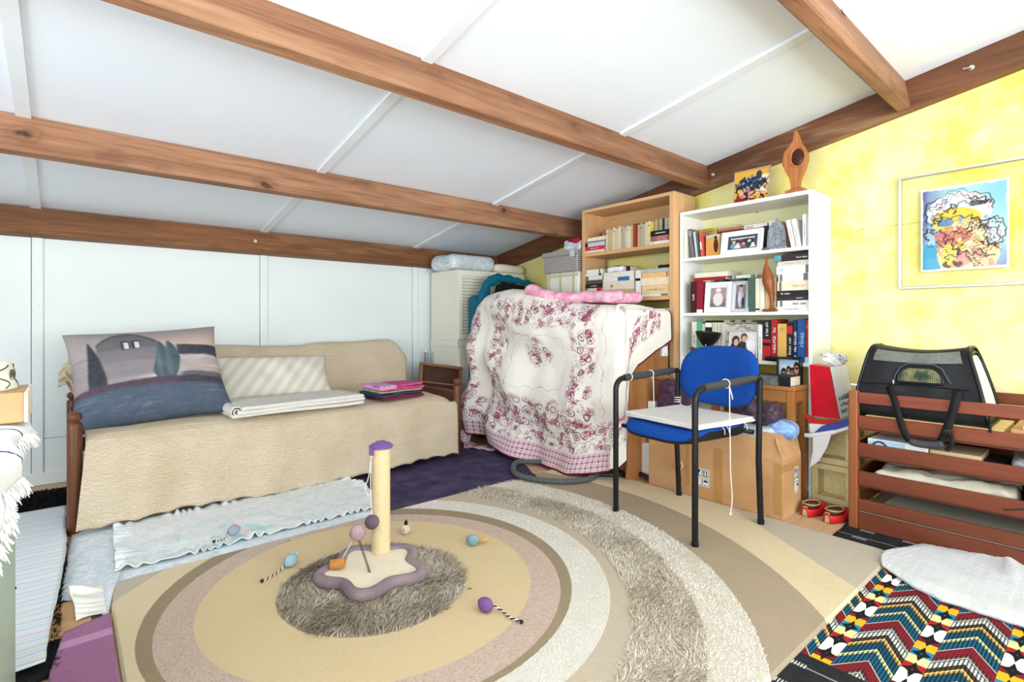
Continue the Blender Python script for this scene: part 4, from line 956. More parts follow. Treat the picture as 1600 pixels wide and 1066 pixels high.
# --- pink satin quilt folded on top
M_PSAT = NT('pink_satin'); M_PSAT.set(.4, 0, .4); _v = M_PSAT.coord(); _n = M_PSAT.noise(_v, 16, 3, .6, .6)
M_PSAT.base(M_PSAT.mix(M_PSAT.ramp(_n, [(.38, (0, 0, 0)), (.62, (1, 1, 1))]), lin((226, 142, 172)), lin((242, 196, 212)))); M_PSAT.bump(_n, .3, .01)
pq = thing('pink_quilt', 'pink satin quilt folded on top of the floral quilt', 'quilt', (0, 0, 0))
pth = r3([(2.50, 2.74, 1.185), (2.485, 2.66, 1.165), (2.50, 2.58, 1.135), (2.54, 2.45, 1.118), (2.58, 2.30, 1.115), (2.62, 2.15, 1.118), (2.66, 2.04, 1.120)], 60)
rad = [.050 - .012 * (i / 59) + .0025 * math.sin(i * .5) for i in range(60)]; rad[0] = .02; rad[-1] = .03; rad[1] = .036
mb = MB().tube(pth, rad, 18)
cz = [p.z for p in pth]
mb.v = [(v[0] + .0, v[1], pth[min(59, i // 18)].z + (v[2] - pth[min(59, i // 18)].z) * .85 + .004 * math.sin(v[1] * 60 + v[0] * 40)) for i, v in enumerate(mb.v)]
mb.build('satin_roll', M_PSAT.m, pq, smooth=True)
o = softbox('satin_fold', (.34, .58, .075), .035, M_PSAT.m, pq, (2.76, 2.34, 1.075), (0, 0, R(-10)), 14, .008, 5, 120)
# --- storage boxes beside the beech bookcase
M_CANV = mat('white_canvas', (232, 228, 214), .9, .04, 30, .3, 300); M_TAPE = mat('beige_webbing', (206, 192, 158), .9, .05, 60, .3, 400)
bx = thing('canvas_box', 'white canvas storage box with beige straps beside the beech bookcase', 'box', (0, 0, 0))
BX0, BX1, BY0, BY1, BZ = 2.985, 3.262, 2.712, 3.058, 1.345
MB().cbox(BX0, BX1, BY0, BY1, 0, BZ, .006).build('box_body', M_CANV, bx)
for y in (2.76, 2.90, 3.03): MB().box(BX0 - .003, BX0, y - .012, y + .012, .6, BZ - .002).build('strap', M_TAPE, bx)
MB().box(BX0 - .0035, BX0, BY0, BY1, BZ - .035, BZ - .014).build('strap', M_TAPE, bx)
def m_mesh():
    k = NT('grey_wire_weave'); k.set(.6, .2, .3); v = k.coord(); sp = k.n('ShaderNodeSeparateXYZ'); k.l(v, sp.inputs[0])
    a = k.math('GREATER_THAN', k.math('MODULO', k.math('ADD', sp.outputs[1], 1), .0145), .009); b = k.math('GREATER_THAN', k.math('MODULO', k.math('ADD', sp.outputs[2], 1), .0145), .009)
    k.base(k.mix(k.math('MAXIMUM', a, b), lin((110, 104, 100)), lin((196, 190, 182)))); k.bump(k.math('ADD', a, b), .5, .004); return k.m
M_MESH = m_mesh()
wbx = thing('woven_box', 'grey woven box with a lid on the white canvas box', 'box', (0, 0, 0))
MB().cbox(2.965, 3.255, 2.705, 3.075, BZ + .001, 1.475, .004).build('box_body', M_MESH, wbx); MB().cbox(2.955, 3.258, 2.70, 3.085, 1.475, 1.512, .004).build('lid', M_MESH, wbx)
gb = thing('foil_gift_bag', 'crumpled silver gift bag with red contents on the woven box', 'gift bag', (0, 0, 0))
softbox('bag_body', (.12, .17, .085), .02, m_plastic('silver_foil', (170, 172, 178), (236, 236, 240), rough=.2), gb, (3.05, 2.80, 1.513), (0, 0, R(8)), 12, .012, 9, 130)
softbox('red_contents', (.08, .12, .05), .02, mat('crimson_paper', (150, 24, 48), .7, .1), gb, (3.03, 2.775, 1.560), (0, 0, 0), 8, .006, 8, 131)
softbox('hanging_tag', (.01, .05, .055), .005, m_plastic('silver_foil', (170, 172, 178), (236, 236, 240)), gb, (2.947, 2.745, 1.455), (0, 0, 0), 6, .004, 9, 132)
# ================================================================== BOOKCASES
M_BEECH = wood('beech_veneer', (232, 186, 134), (218, 168, 116), 2, .45, 18)
M_BEECHY = wood('beech_veneer_shelf', (232, 186, 134), (218, 168, 116), 1, .45, 18)
M_BWHITE = mat('white_melamine', (240, 240, 234), .4, .01, 3)
FB, BK = 3.00, 3.255           # beech front / back
bc = thing('beech_bookcase', 'tall beech bookcase without a back beside the floral quilt', 'bookcase', (0, 0, 0))
BYa, BYb, BT = 1.890, 2.690, 1.805
MB().cbox(FB, BK, BYa, BYa + .038, 0, BT, .002).build('side', M_BEECH, bc); MB().cbox(FB, BK, BYb - .022, BYb, 0, BT, .002).build('side', M_BEECH, bc)
MB().cbox(FB, BK, BYa + .038, BYb - .022, BT - .022, BT, .001).build('top', M_BEECHY, bc)
MB().cbox(BK - .018, BK, BYa + .038, BYb - .022, BT - .125, BT - .022, .001).build('back_rail', M_BEECHY, bc)
for z in (1.475, 1.127, .76, .40, .08): MB().cbox(FB + .003, BK, BYa + .038, BYb - .022, z - .026, z, .001).build('shelf', M_BEECHY, bc)
FWh, WYa, WYb, WT = 3.05, 1.085, 1.882, 1.668
wc = thing('white_bookcase', 'white open bookcase behind the blue chair', 'bookcase', (0, 0, 0))
MB().cbox(FWh, 3.325, WYa, WYa + .019, 0, WT, .0015).build('side', M_BWHITE, wc); MB().cbox(FWh, 3.325, WYb - .019, WYb, 0, WT, .0015).build('side', M_BWHITE, wc)
MB().cbox(FWh, 3.325, WYa + .019, WYb - .019, WT - .022, WT, .001).build('top', M_BWHITE, wc)
for z in (1.366, 1.012, .729, .38, .06): MB().cbox(FWh + .002, 3.325, WYa + .019, WYb - .019, z - .020, z, .001).build('shelf', M_BWHITE, wc)
MB().box(3.316, 3.322, WYa + .019, WYb - .019, .729, WT - .022).build('back_board', mat('pale_back_board', (232, 226, 178), .6, .04, 4), wc)
MB().ball((3.312, at_x(1183, 331, 3.31).y, at_x(1183, 331, 3.31).z), .007).build('hook', mat('dark_metal', (60, 52, 44), .4, .1, metal=.7), wc)

M_PAGES = mat('paper_pages', (236, 226, 204), .9, .06, 90, stretch=(1, 1, 6)); M_PAGES2 = mat('yellowed_pages', (222, 200, 160), .9, .08, 90)
NAMEC = {}
def cmat(rgb): return mat('cover_%d_%d_%d' % rgb, rgb, .5, .07, 40)
M_BLACKINK = mat('black_ink', (24, 22, 22), .7, .02); M_WHITEINK = mat('white_ink', (242, 240, 234), .7, .02); M_REDINK = mat('red_ink', (196, 36, 40), .7, .02); M_GOLD = mat('ochre_ink', (214, 158, 60), .6, .05); M_BLUEINK = mat('blue_ink', (40, 110, 168), .7, .02); M_GREYINK = mat('grey_ink', (120, 116, 112), .7, .02)
def book(y0, y1, z0, z1, xf, depth, col, label, group, mode='up', lean=0.0, title=None, ink=None, bands=(), old=False, name='book', tl=.7, th=.55, tp=.5):
    """spine faces the room (-x). up: thickness along y; flat: thickness along z"""
    if y0 > y1: y0, y1 = y1, y0
    if xf < 3.05: y1 = min(y1, 2.667)
    w, h = y1 - y0, z1 - z0; bt = .0022
    cov, pg = MB(), MB()
    if mode == 'up':
        cov.box(0, depth, -w / 2, -w / 2 + bt, 0, h); cov.box(0, depth, w / 2 - bt, w / 2, 0, h); cov.box(-.0012, bt, -w / 2 + bt * .4, w / 2 - bt * .4, 0, h)
        pg.box(bt, depth - .004, -w / 2 + bt, w / 2 - bt, .003, h - .003)
    elif mode == 'flat':
        cov.box(0, depth, -w / 2, w / 2, 0, bt); cov.box(0, depth, -w / 2, w / 2, h - bt, h); cov.box(-.0012, bt, -w / 2, w / 2, bt * .4, h - bt * .4)
        pg.box(bt, depth - .004, -w / 2 + .003, w / 2 - .003, bt, h - bt)
    elif mode == 'pages':     # fore-edge towards the room
        cov.box(0, depth, -w / 2, w / 2, 0, bt); cov.box(0, depth, -w / 2, w / 2, h - bt, h); cov.box(depth - bt, depth, -w / 2, w / 2, 0, h)
        pg.box(.003, depth - bt, -w / 2 + .003, w / 2 - .003, bt, h - bt)
    else:                     # front cover towards the room
        cov.box(0, bt, -w / 2, w / 2, 0, h); cov.box(depth - bt, depth, -w / 2, w / 2, 0, h); cov.box(0, depth, w / 2 - bt, w / 2, 0, h)
        pg.box(bt, depth - bt, -w / 2 + .003, w / 2 - bt, .003, h - .003)
    o = cov.build(name, cmat(col)); o.location = (xf, (y0 + y1) / 2, z0)
    tag(o, label, 'book' if name == 'book' else name.replace('_', ' '), group)
    pg.build('pages', M_PAGES2 if old else M_PAGES, o)
    for (a, b, m) in bands:     # flat printed fields on the spine, as fractions along its long side
        mb = MB()
        if mode == 'up': mb.box(-.0017, -.0012, -w / 2 + .001, w / 2 - .001, h * a, h * b)
        else: mb.box(-.0017, -.0012, w / 2 - w * b, w / 2 - w * a, .001, h - .001)
        mb.build('spine_label', m, o)
    if title:
        ink = ink or M_BLACKINK
        if mode == 'up': lettering(title, ink, o, (-.0022, 0, h * tp), (0, 0, 1), (0, 1, 0), h * tl, w * th, 'title')
        else: lettering(title, ink, o, (-.0022, w * (.5 - tp), h / 2), (0, -1, 0), (0, 0, 1), w * tl, h * th, 'title')
    if lean: o.rotation_euler = (-R(lean), 0, 0)
    return o
ORD = ['first', 'second', 'third', 'fourth', 'fifth', 'sixth', 'seventh', 'eighth', 'ninth', 'tenth', 'eleventh', 'twelfth', 'thirteenth', 'fourteenth', 'fifteenth', 'sixteenth', 'seventeenth', 'eighteenth', 'nineteenth', 'twentieth', 'twenty-first', 'twenty-second', 'twenty-third', 'twenty-fourth']
def yx(px, X): return at_x(px, 500, X).y
def zx(px, py, X): return at_x(px, py, X).z
# ---------- beech, top compartment
S1, S2, S3 = 1.4755, 1.1275, .7605
g = 'books on the top shelf of the beech bookcase'; X = 3.015
ya, yb = yx(910, X), yx(944, X)
book(ya, yb, S1, S1 + .018, X, .17, (226, 216, 206), 'white book at the bottom of the top beech shelf stack', g, 'flat')
book(ya, yb - .004, S1 + .018, S1 + .047, X, .17, (206, 52, 48), 'red spined book second in the top beech shelf stack', g, 'flat', title='#8.', ink=M_WHITEINK, th=.4, tl=.5)
book(ya, yb - .002, S1 + .047, S1 + .075, X, .17, (186, 206, 230), 'pale blue spined book third in the top beech shelf stack', g, 'flat', bands=((.0, .14, M_BLACKINK),))
MB().box(X - .0005, X + .14, yb - .0115, yb - .011, S1, S1 + .07).v
book(ya - .02, yb - .01, S1 + .075, S1 + .079 + .008, X, .18, (140, 124, 100), 'thin olive book fourth in the top beech shelf stack', g, 'flat')
book(ya - .035, yb - .015, S1 + .0872, S1 + .118, X + .01, .17, (196, 160, 130), 'tan book on top of the top beech shelf stack', g, 'pages')
for i, (c, n_) in enumerate((((150, 62, 40), 'rust'), ((196, 150, 110), 'sand'), ((60, 44, 36), 'dark brown'), ((84, 60, 44), 'brown'))):
    book(2.60 - i * .030, 2.60 - i * .030 - .026, S1 + .12, S1 + .158 - .004 * i, 3.10, .11, c, n_ + ' small book laid on the left stack of the top beech shelf', g, 'flat')
yy = yx(946, X); pal = [(214, 196, 160), (196, 172, 130), (206, 184, 144), (222, 204, 168), (208, 190, 150), (222, 206, 172), (198, 180, 150), (176, 168, 150), (206, 198, 170), (216, 206, 182), (226, 220, 198), (206, 176, 128), (150, 70, 34), (132, 58, 30), (198, 160, 130), (178, 168, 140), (188, 178, 156), (206, 198, 172), (226, 210, 130)]
cn = ['cream', 'tan', 'beige', 'ivory', 'beige', 'cream', 'greyish', 'grey', 'pale', 'ivory', 'white', 'ochre', 'rust-brown', 'red-brown', 'pinkish tan', 'olive grey', 'grey beige', 'pale beige', 'pale yellow']
rs = np.random.RandomState(3); yend = yx(1015, X)
wd = rs.uniform(.8, 1.3, len(pal)); wd *= (yy - yend) / wd.sum()
for i, c in enumerate(pal):
    hgt = .155 + rs.uniform(-.008, .012) + (.012 if i in (12, 17, 18) else 0)
    book(yy - .0006, yy - wd[i] + .0006, S1, S1 + hgt, X + rs.uniform(0, .012), .11, c, '%s paperback, %s upright one from the quilt side on the top beech shelf' % (cn[i], ORD[i]), g, 'up', old=True, lean=(2.0 if i < 6 else 0) * 0, title=None, bands=((.80, .84, M_GREYINK),) if i % 3 == 0 else ())
    yy -= wd[i]
ya, yb = yx(1007, X), yx(1044, X); ya, yb = yend - .004, BYa + .040
book(ya, yb, S1, S1 + .020, X, .16, (232, 226, 214), 'white book lying at the right end of the top beech shelf', g, 'flat', title='#7.', ink=M_GREYINK, th=.3, tl=.3, tp=.15)
book(ya - .01, yb, S1 + .020, S1 + .056, X + .004, .16, (150, 96, 92), 'mottled red book under the black one on the top beech shelf', g, 'flat', bands=((.3, .8, mat('mottled_print', (186, 120, 108), .6, .5, 90)),))
book(ya - .006, yb, S1 + .056, S1 + .092, X, .16, (26, 26, 28), 'thick black book lying near the beech side panel', g, 'flat', title='------', ink=M_WHITEINK, th=.15, tl=.5)
yy = ya - .004
for i, c in enumerate([(196, 180, 130), (150, 140, 110), (198, 186, 150), (60, 54, 44), (206, 196, 168), (190, 184, 176), (176, 172, 160)]):
    book(yy - .0008, yy - .0185, S1 + .0925, S1 + .0925 + .085, X + .05, .10, c, '%s small paperback standing on the black book, beech shelf' % ORD[i], g, 'up', old=True); yy -= .0192
# ---------- beech, second compartment
g = 'books on the second shelf of the beech bookcase'
ya, yb = BYb - .026, yx(941, X); z = S2
for i, (t, c, n_, kw) in enumerate(((.024, (150, 104, 84), 'brown', {}), (.030, (228, 220, 206), 'white', dict(bands=((.3, .68, M_REDINK),))), (.026, (224, 214, 202), 'cream', dict(bands=((.66, .98, M_REDINK),))), (.032, (34, 28, 26), 'black', dict(title='#9..', ink=M_WHITEINK, th=.3, tl=.5)), (.028, (96, 76, 60), 'brown', {}), (.030, (222, 224, 222), 'pale grey', dict(bands=((0, .1, M_GREYINK),))), (.018, (232, 230, 224), 'white', dict(bands=((.8, .95, M_BLACKINK),))), (.030, (234, 230, 220), 'thick white', dict(bands=((.82, .88, M_BLACKINK),))))):
    sh = .006 * ((i * 7) % 3); book(ya - sh, yb + sh * .5, z, z + t, X + .002 * (i % 3), .17, c, '%s book, %s from the bottom in the left stack, second beech shelf' % (n_, ORD[i]), g, 'flat', **kw); z += t + .0004
ya, yb = yx(941.5, X), yx(991, X); z = S2
for i, (t, c, n_, kw) in enumerate(((.060, (206, 174, 132), 'thick tan', {}), (.060, (226, 214, 190), 'thick cream', dict(title='#2', th=.4, tl=.1, tp=.3)), (.030, (230, 226, 216), 'white', dict(bands=((.48, .86, M_BLUEINK),))), (.036, (232, 224, 206), 'ivory', {}))):
    book(ya - .003 * i, yb + .002 * i, z, z + t, X + .004, .17, c, '%s book, %s from the bottom in the middle stack, second beech shelf' % (n_, ORD[i]), g, 'flat', **kw); z += t + .0004
for i, (c, n_, w_) in enumerate((((30, 40, 34), 'dark green', .10), ((46, 32, 26), 'dark brown', .08))):
    book(ya - .03 - i * .09, ya - .03 - i * .09 - w_ + .012, z, z + .055 - .012 * i, X + .08, .12, c, '%s book lying behind a paper bundle on the middle stack' % n_, g, 'flat')
o = softbox('crumpled_paper', (.075, .13, .04), .02, mat('white_tissue', (234, 230, 232), .8, .06, 30), None, (X + .04, ya - .10, z), (0, 0, R(10)), 12, .010, 12, 140); tag(o, 'crumpled white tissue on the middle book stack of the beech bookcase', 'paper')
ya = yx(993, X); yb = yx(1001, X)
book(ya, yb, S2, S2 + .185, X, .17, (232, 228, 222), 'white upright book at the middle of the second beech shelf', g, 'up', bands=((.6, .7, M_BLACKINK), (.08, .12, M_BLACKINK)))
ya, yb = yb - .004, BYa + .040; z = S2
for i, (t, c, n_, kw) in enumerate(((.016, (230, 226, 216), 'thin white', dict(bands=((.7, .92, M_GREYINK),))), (.058, (230, 200, 150), 'thick straw', dict(title='#12...', ink=M_GREYINK, th=.25, tl=.6)), (.050, (236, 218, 184), 'thick cream', {}), (.034, (236, 188, 116), 'orange', dict(bands=((.86, .9, M_GREYINK),))), (.026, (178, 186, 180), 'grey-green', {}))):
    book(ya - .006 * (i % 2), yb, z, z + t, X + .003 * (i % 2), .17, c, '%s book, %s from the bottom in the right stack, second beech shelf' % (n_, ORD[i]), g, 'flat', **kw); z += t + .0004
o = softbox('dark_pouch', (.08, .13, .03), .014, mat('dark_leather', (40, 34, 30), .6, .1), None, (X + .10, yb + .075, z), (0, 0, 0), 10, .005, 10, 141); tag(o, 'small dark pouch on the right stack of the second beech shelf', 'pouch')
# ---------- beech, third compartment: end of a stack past the quilt
z = S3; g = 'books on the third shelf of the beech bookcase'
for i, (t, c, n_) in enumerate(((.05, (190, 170, 140), 'tan'), (.05, (198, 180, 150), 'beige'), (.04, (206, 188, 156), 'cream'), (.035, (70, 52, 44), 'dark'), (.04, (214, 196, 166), 'pale tan'), (.035, (216, 196, 170), 'pinkish'), (.03, (222, 214, 196), 'ivory'))):
    book(BYa + .18, BYa + .042, z, z + t, X, .17, c, '%s book, %s from the bottom of the stack on the third beech shelf' % (n_, ORD[i]), g, 'flat', title='#6....' if i == 5 else None, ink=M_REDINK, th=.35, tl=.4); z += t + .0004
o = MB().cbox(3.02, 3.20, 1.905, 2.02, BT, BT + .010, .002).build('teal_magazine', mat('teal_card', (60, 110, 120), .5, .2, 20)); tag(o, 'thin teal magazine lying on top of the beech bookcase', 'magazine')
# ================================================================== WHITE BOOKCASE CONTENTS
T1, T2, T3 = 1.3663, 1.0123, .7293; X = 3.065
def frame(name, label, px0, px1, py0, py1, X, m, bw, art, tilt=8, thick=.014, cols=None, dpx=0, stand=True, z0=None, bh=None):
    """standing photo frame facing the room"""
    a = at_x(px0, py1, X); b = at_x(px1, py0, X); w = abs(a.y - b.y); h = abs(b.z - a.z)
    t = thing(name, label, 'photo frame', (X, (a.y + b.y) / 2, z0 if z0 is not None else min(a.z, b.z)))
    bw2 = bh or bw
    mb = MB(); mb.cbox(0, thick, -w / 2, w / 2, 0, bw2, .001).cbox(0, thick, -w / 2, w / 2, h - bw2, h, .001).cbox(0, thick, -w / 2, -w / 2 + bw, bw2, h - bw2, .001).cbox(0, thick, w / 2 - bw, w / 2, bw2, h - bw2, .001)
    mb.build('frame_border', m, t)
    nu, nv = 60, 44; yy = np.linspace(w / 2 - bw, -w / 2 + bw, nu); zz = np.linspace(bw2, h - bw2, nv)
    G = np.zeros((nu, nv, 3)); G[..., 0] = thick * .55; G[..., 1] = yy[:, None]; G[..., 2] = zz[None]
    uu, vv = np.meshgrid(np.linspace(0, 1, nu), np.linspace(0, 1, nv), indexing='ij')
    mb = MB().grid(G, flip=True)
    mb.build('photograph', vcol_mat('photo_print', .3, var=0), t, cols=art(uu.ravel(), vv.ravel()))
    MB().box(thick * .6, thick, -w / 2 + bw * .5, w / 2 - bw * .5, bw2 * .5, h - bw2 * .5).build('backing', mat('frame_backing', (60, 52, 44), .8), t)
    if stand: MB().add([(thick, -.02, h * .6), (thick, .02, h * .6), (thick + h * .22, .02, .001), (thick + h * .22, -.02, .001), (thick + .003, -.02, h * .6), (thick + .003, .02, h * .6), (thick + h * .22 + .003, .02, .001), (thick + h * .22 + .003, -.02, .001)], [(0, 1, 2, 3), (7, 6, 5, 4), (0, 4, 5, 1), (2, 6, 7, 3), (1, 5, 6, 2), (0, 3, 7, 4)]).build('easel_leg', mat('frame_backing', (60, 52, 44)), t)
    t.rotation_euler = (0, R(tilt), 0); return t
def Lc(c): return np.array(lin(c))
def ell(u, v, cu, cv, ru, rv, s=.15): return np.clip((1 - (((u - cu) / ru) ** 2 + ((v - cv) / rv) ** 2)) / s, 0, 1)
def ov(C, m, col): return C * (1 - m[:, None]) + Lc(col) * m[:, None]
def rect(u, v, a, b, c, d): return ((u > a) & (u < b) & (v > c) & (v < d)).astype(float)
def art_wedding(u, v):
    C = np.tile(Lc((232, 234, 238)), (len(u), 1)); C = ov(C, rect(u, v, .12, .90, .12, .84), (62, 74, 84)); C = ov(C, rect(u, v, .19, .84, .18, .74), (112, 96, 104)); C = ov(C, rect(u, v, .19, .84, .66, .74), (206, 200, 196))
    C = ov(C, ell(u, v, .34, .48, .16, .16), (70, 54, 62)); C = ov(C, ell(u, v, .66, .52, .18, .16), (66, 50, 60))
    for cu, cv, sk, cl in ((.29, .52, (222, 190, 170), (110, 160, 170)), (.40, .40, (226, 196, 180), (226, 226, 230)), (.55, .40, (214, 168, 150), (150, 80, 90)), (.70, .52, (226, 206, 196), (44, 70, 80)), (.80, .34, (230, 226, 226), (220, 220, 224))):
        C = ov(C, ell(u, v, cu, cv - .20, .085, .16) * (v > .18), cl); C = ov(C, ell(u, v, cu, cv, .045, .07), sk)
    return C
def art_child(u, v):
    C = np.tile(Lc((238, 238, 236)), (len(u), 1)); C = ov(C, rect(u, v, .10, .90, .08, .92), (140, 122, 116)); C = ov(C, rect(u, v, .10, .90, .45, .92) * .6, (176, 160, 158)); C = ov(C, rect(u, v, .1, .9, .08, .25) * .6, (104, 96, 84))
    C = ov(C, ell(u, v, .5, .42, .26, .30), (226, 216, 218)); C = ov(C, ell(u, v, .5, .76, .13, .10), (214, 186, 176)); C = ov(C, ell(u, v, .5, .82, .15, .07), (236, 228, 226)); return C
def art_suit(u, v):
    C = np.tile(Lc((206, 208, 210)), (len(u), 1)); C = ov(C, rect(u, v, .14, .86, .06, .94), (112, 104, 112)); C = ov(C, rect(u, v, .14, .86, .6, .94) * .6, (150, 140, 146))
    C = ov(C, ell(u, v, .5, .42, .22, .32), (176, 172, 184)); C = ov(C, ell(u, v, .42, .5, .08, .22), (210, 204, 206)); C = ov(C, ell(u, v, .5, .80, .12, .09), (200, 164, 150)); C = ov(C, ell(u, v, .5, .90, .14, .05), (70, 56, 54)); C = ov(C, ell(u, v, .66, .3, .10, .2), (56, 50, 66)); return C
def art_couple(u, v):
    C = np.tile(Lc((226, 222, 224)), (len(u), 1)); nz = sines(np.stack([u, v], -1), 4, 61); C = ov(C, (nz > .2) * .5, (236, 190, 206)); C = ov(C, rect(u, v, 0, .55, .5, 1) * .7, (196, 190, 176))
    C = ov(C, ell(u, v, .22, .30, .22, .34), (40, 40, 46)); C = ov(C, ell(u, v, .48, .34, .2, .34), (54, 50, 54)); C = ov(C, ell(u, v, .22, .66, .15, .20), (70, 48, 36)); C = ov(C, ell(u, v, .24, .60, .09, .13), (222, 170, 144)); C = ov(C, ell(u, v, .52, .80, .13, .16), (96, 72, 56)); C = ov(C, ell(u, v, .53, .74, .09, .12), (216, 164, 138))
    C = ov(C, ell(u, v, .8, .5, .2, .2) * .8, (240, 236, 238)); C = ov(C, (nz < -.35) * rect(u, v, .5, 1, 0, .35) * .8, (90, 82, 76)); return C
def art_selfie(u, v):
    C = np.tile(Lc((176, 206, 224)), (len(u), 1)); C = ov(C, rect(u, v, 0, 1, .55, .75), (214, 222, 226))
    for cu, cv, r in ((.22, .30, .13), (.45, .46, .10), (.62, .40, .10), (.82, .58, .13)):
        C = ov(C, ell(u, v, cu, cv - .28, r * 1.2, .30), (150, 60, 66)); C = ov(C, ell(u, v, cu, cv + .08, r * 1.1, r * 1.9), (50, 36, 34)); C = ov(C, ell(u, v, cu, cv - .02, r * .8, r * 1.5), (206, 158, 134)); C = ov(C, ell(u, v, cu, cv + .04, r * .7, r * .35), (50, 44, 44))
    return C
M_WFR = mat('white_frame', (240, 240, 240), .4, .01); M_CLEAR = mat('clear_acrylic_edge', (196, 202, 204), .15, .03); M_SILV = mat('silver_frame', (206, 208, 210), .35, .02, metal=.3)
# ---- top compartment
g = 'books on the top shelf of the white bookcase'
book(yx(1069, X), yx(1074, X), T1, T1 + .185, X, .17, (234, 230, 214), 'cream book against the side of the white bookcase, top shelf', g)
book(yx(1081, X), yx(1085.5, X), T1, T1 + .19, X, .19, (120, 120, 122), 'grey magazine leaning in the white bookcase top shelf', g, lean=9, title='#5.', ink=M_WHITEINK, tl=.3, th=.8, tp=.85)
book(yx(1087.2, X), yx(1090.6, X), T1, T1 + .165, X, .17, (206, 206, 200), 'pale grey comic leaning beside the grey magazine', g, lean=7)
book(yx(1091.6, X), yx(1093.8, X), T1, T1 + .16, X, .17, (70, 100, 96), 'thin green comic leaning in the white bookcase', g, lean=6)
book(yx(1095.2, X), yx(1098, X), T1, T1 + .16, X, .17, (214, 96, 88), 'thin red comic leaning in the white bookcase', g, lean=5, bands=((.3, .6, M_WHITEINK),))
oc = book(yx(1100, X), yx(1122, X), T1, T1 + .135, X + .02, .02, (222, 158, 84), 'orange book with a dark standing figure on its cover', g, 'face')
fig = MB(); W_ = .085
fig.ball((-.0005, -.02, .115), .011, 10, 7, sc=(.1, 1, 1)); fig.ball((-.0005, -.022, .065), .019, 10, 9, sc=(.06, .85, 2.3)); fig.build('cover_figure', mat('figure_ink', (70, 44, 24), .7, .1), oc)
MB().box(-.0006, 0, -W_ / 2, W_ / 2, .115, .135).build('cover_band', mat('cover_sky', (186, 200, 186), .6, .1), oc)
for i, (c, n_, a, b) in enumerate((((226, 178, 70), 'ochre', 1083, 1121), ((170, 176, 90), 'olive', 1083, 1121), ((230, 186, 60), 'yellow', 1083, 1121))):
    book(yx(a, 3.18), yx(b, 3.18), T1 + .148 + i * .0155, T1 + .163 + i * .0155, 3.17, .12, c, '%s magazine, %s from the bottom of the rear pile, white bookcase top shelf' % (n_, ORD[i]), g, 'flat', bands=((.05, .9, mat('busy_print_%d' % i, tuple(int(q * .8) for q in c), .6, .6, 120)),))
for i, (c, n_, a, b) in enumerate((((96, 70, 50), 'dark', 1122, 1160), ((206, 120, 90), 'terracotta', 1122, 1158), ((196, 190, 150), 'pale', 1122, 1152))):
    book(yx(a, 3.18), yx(b, 3.18), T1 + .148 + i * .0165, T1 + .164 + i * .0165, 3.17, .12, c, '%s magazine lying behind the white frame, %s from the bottom' % (n_, ORD[i]), g, 'flat')
# plain books behind carry the magazines
for i in range(6):
    y_ = yx(1084 + i * 12.5, 3.17); book(y_, y_ - .034, T1, T1 + .147, 3.17, .13, ((120, 90, 70), (160, 130, 90), (90, 84, 80), (190, 170, 130), (140, 60, 50), (110, 110, 100))[i], '%s upright book in the rear row of the white bookcase top shelf' % ORD[i], g)
frame('white_photo_frame', 'wide white photo frame with a wedding group on the top shelf', 1125, 1190, 357, 401, X - .005, M_WFR, .012, art_wedding, 10, z0=T1 + .0005)
book(yx(1164, 3.15), yx(1200, 3.15), T1 + .150, T1 + .172, 3.14, .14, (232, 226, 216), 'white book with red lettering lying behind the wide white frame', g, 'flat', title='#6..', ink=M_REDINK, tl=.3, th=.6, tp=.25)
book(yx(1193, 3.12), yx(1202, 3.12), T1, T1 + .149, 3.11, .15, (40, 26, 26), 'black upright book beside the glass ornament', g)
for i in range(3):
    y_ = yx(1165 + i * 9.5, 3.15); book(y_, y_ - .03, T1, T1 + .149, 3.14, .14, ((60, 50, 46), (120, 40, 36), (80, 76, 70))[i], '%s dark book hidden behind the wide white frame' % ORD[i], g)
book(yx(1203, 3.12), yx(1214, 3.12), T1 + .0, T1 + .172, 3.11, .14, (226, 224, 216), 'white book behind the glass ornament lettered at the top', g, title='#6...', tl=.3, th=.5, tp=.8)
book(yx(1215, 3.12), yx(1222, 3.12), T1, T1 + .165, 3.11, .14, (206, 190, 160), 'sand coloured book behind the glass ornament', g)
book(yx(1227, 3.12), yx(1233, 3.12), T1, T1 + .16, 3.12, .14, (196, 110, 46), 'orange book beside the glass ornament', g)
book(yx(1236.5, X), yx(1243.5, X), T1, T1 + .158, X, .15, (236, 234, 226), 'white book leaning next to the orange one', g, lean=11, title='.......', ink=M_GREYINK, tl=.5, th=.2)
book(yx(1245, X), yx(1252, X), T1, T1 + .160, X, .15, (238, 236, 232), 'second white book leaning on its white neighbour', g, lean=11, title='........', ink=M_GREYINK, tl=.5, th=.2)
book(yx(1254, X), yx(1260.2, X), T1, T1 + .175, X, .15, (226, 224, 222), 'tall white upright book near the bookcase side, top shelf', g, title='..........', ink=M_GREYINK, tl=.7, th=.2)
book(yx(1260.8, X), yx(1264.5, X), T1, T1 + .175, X, .15, (212, 212, 210), 'thin pale book touching the bookcase side, top shelf', g)
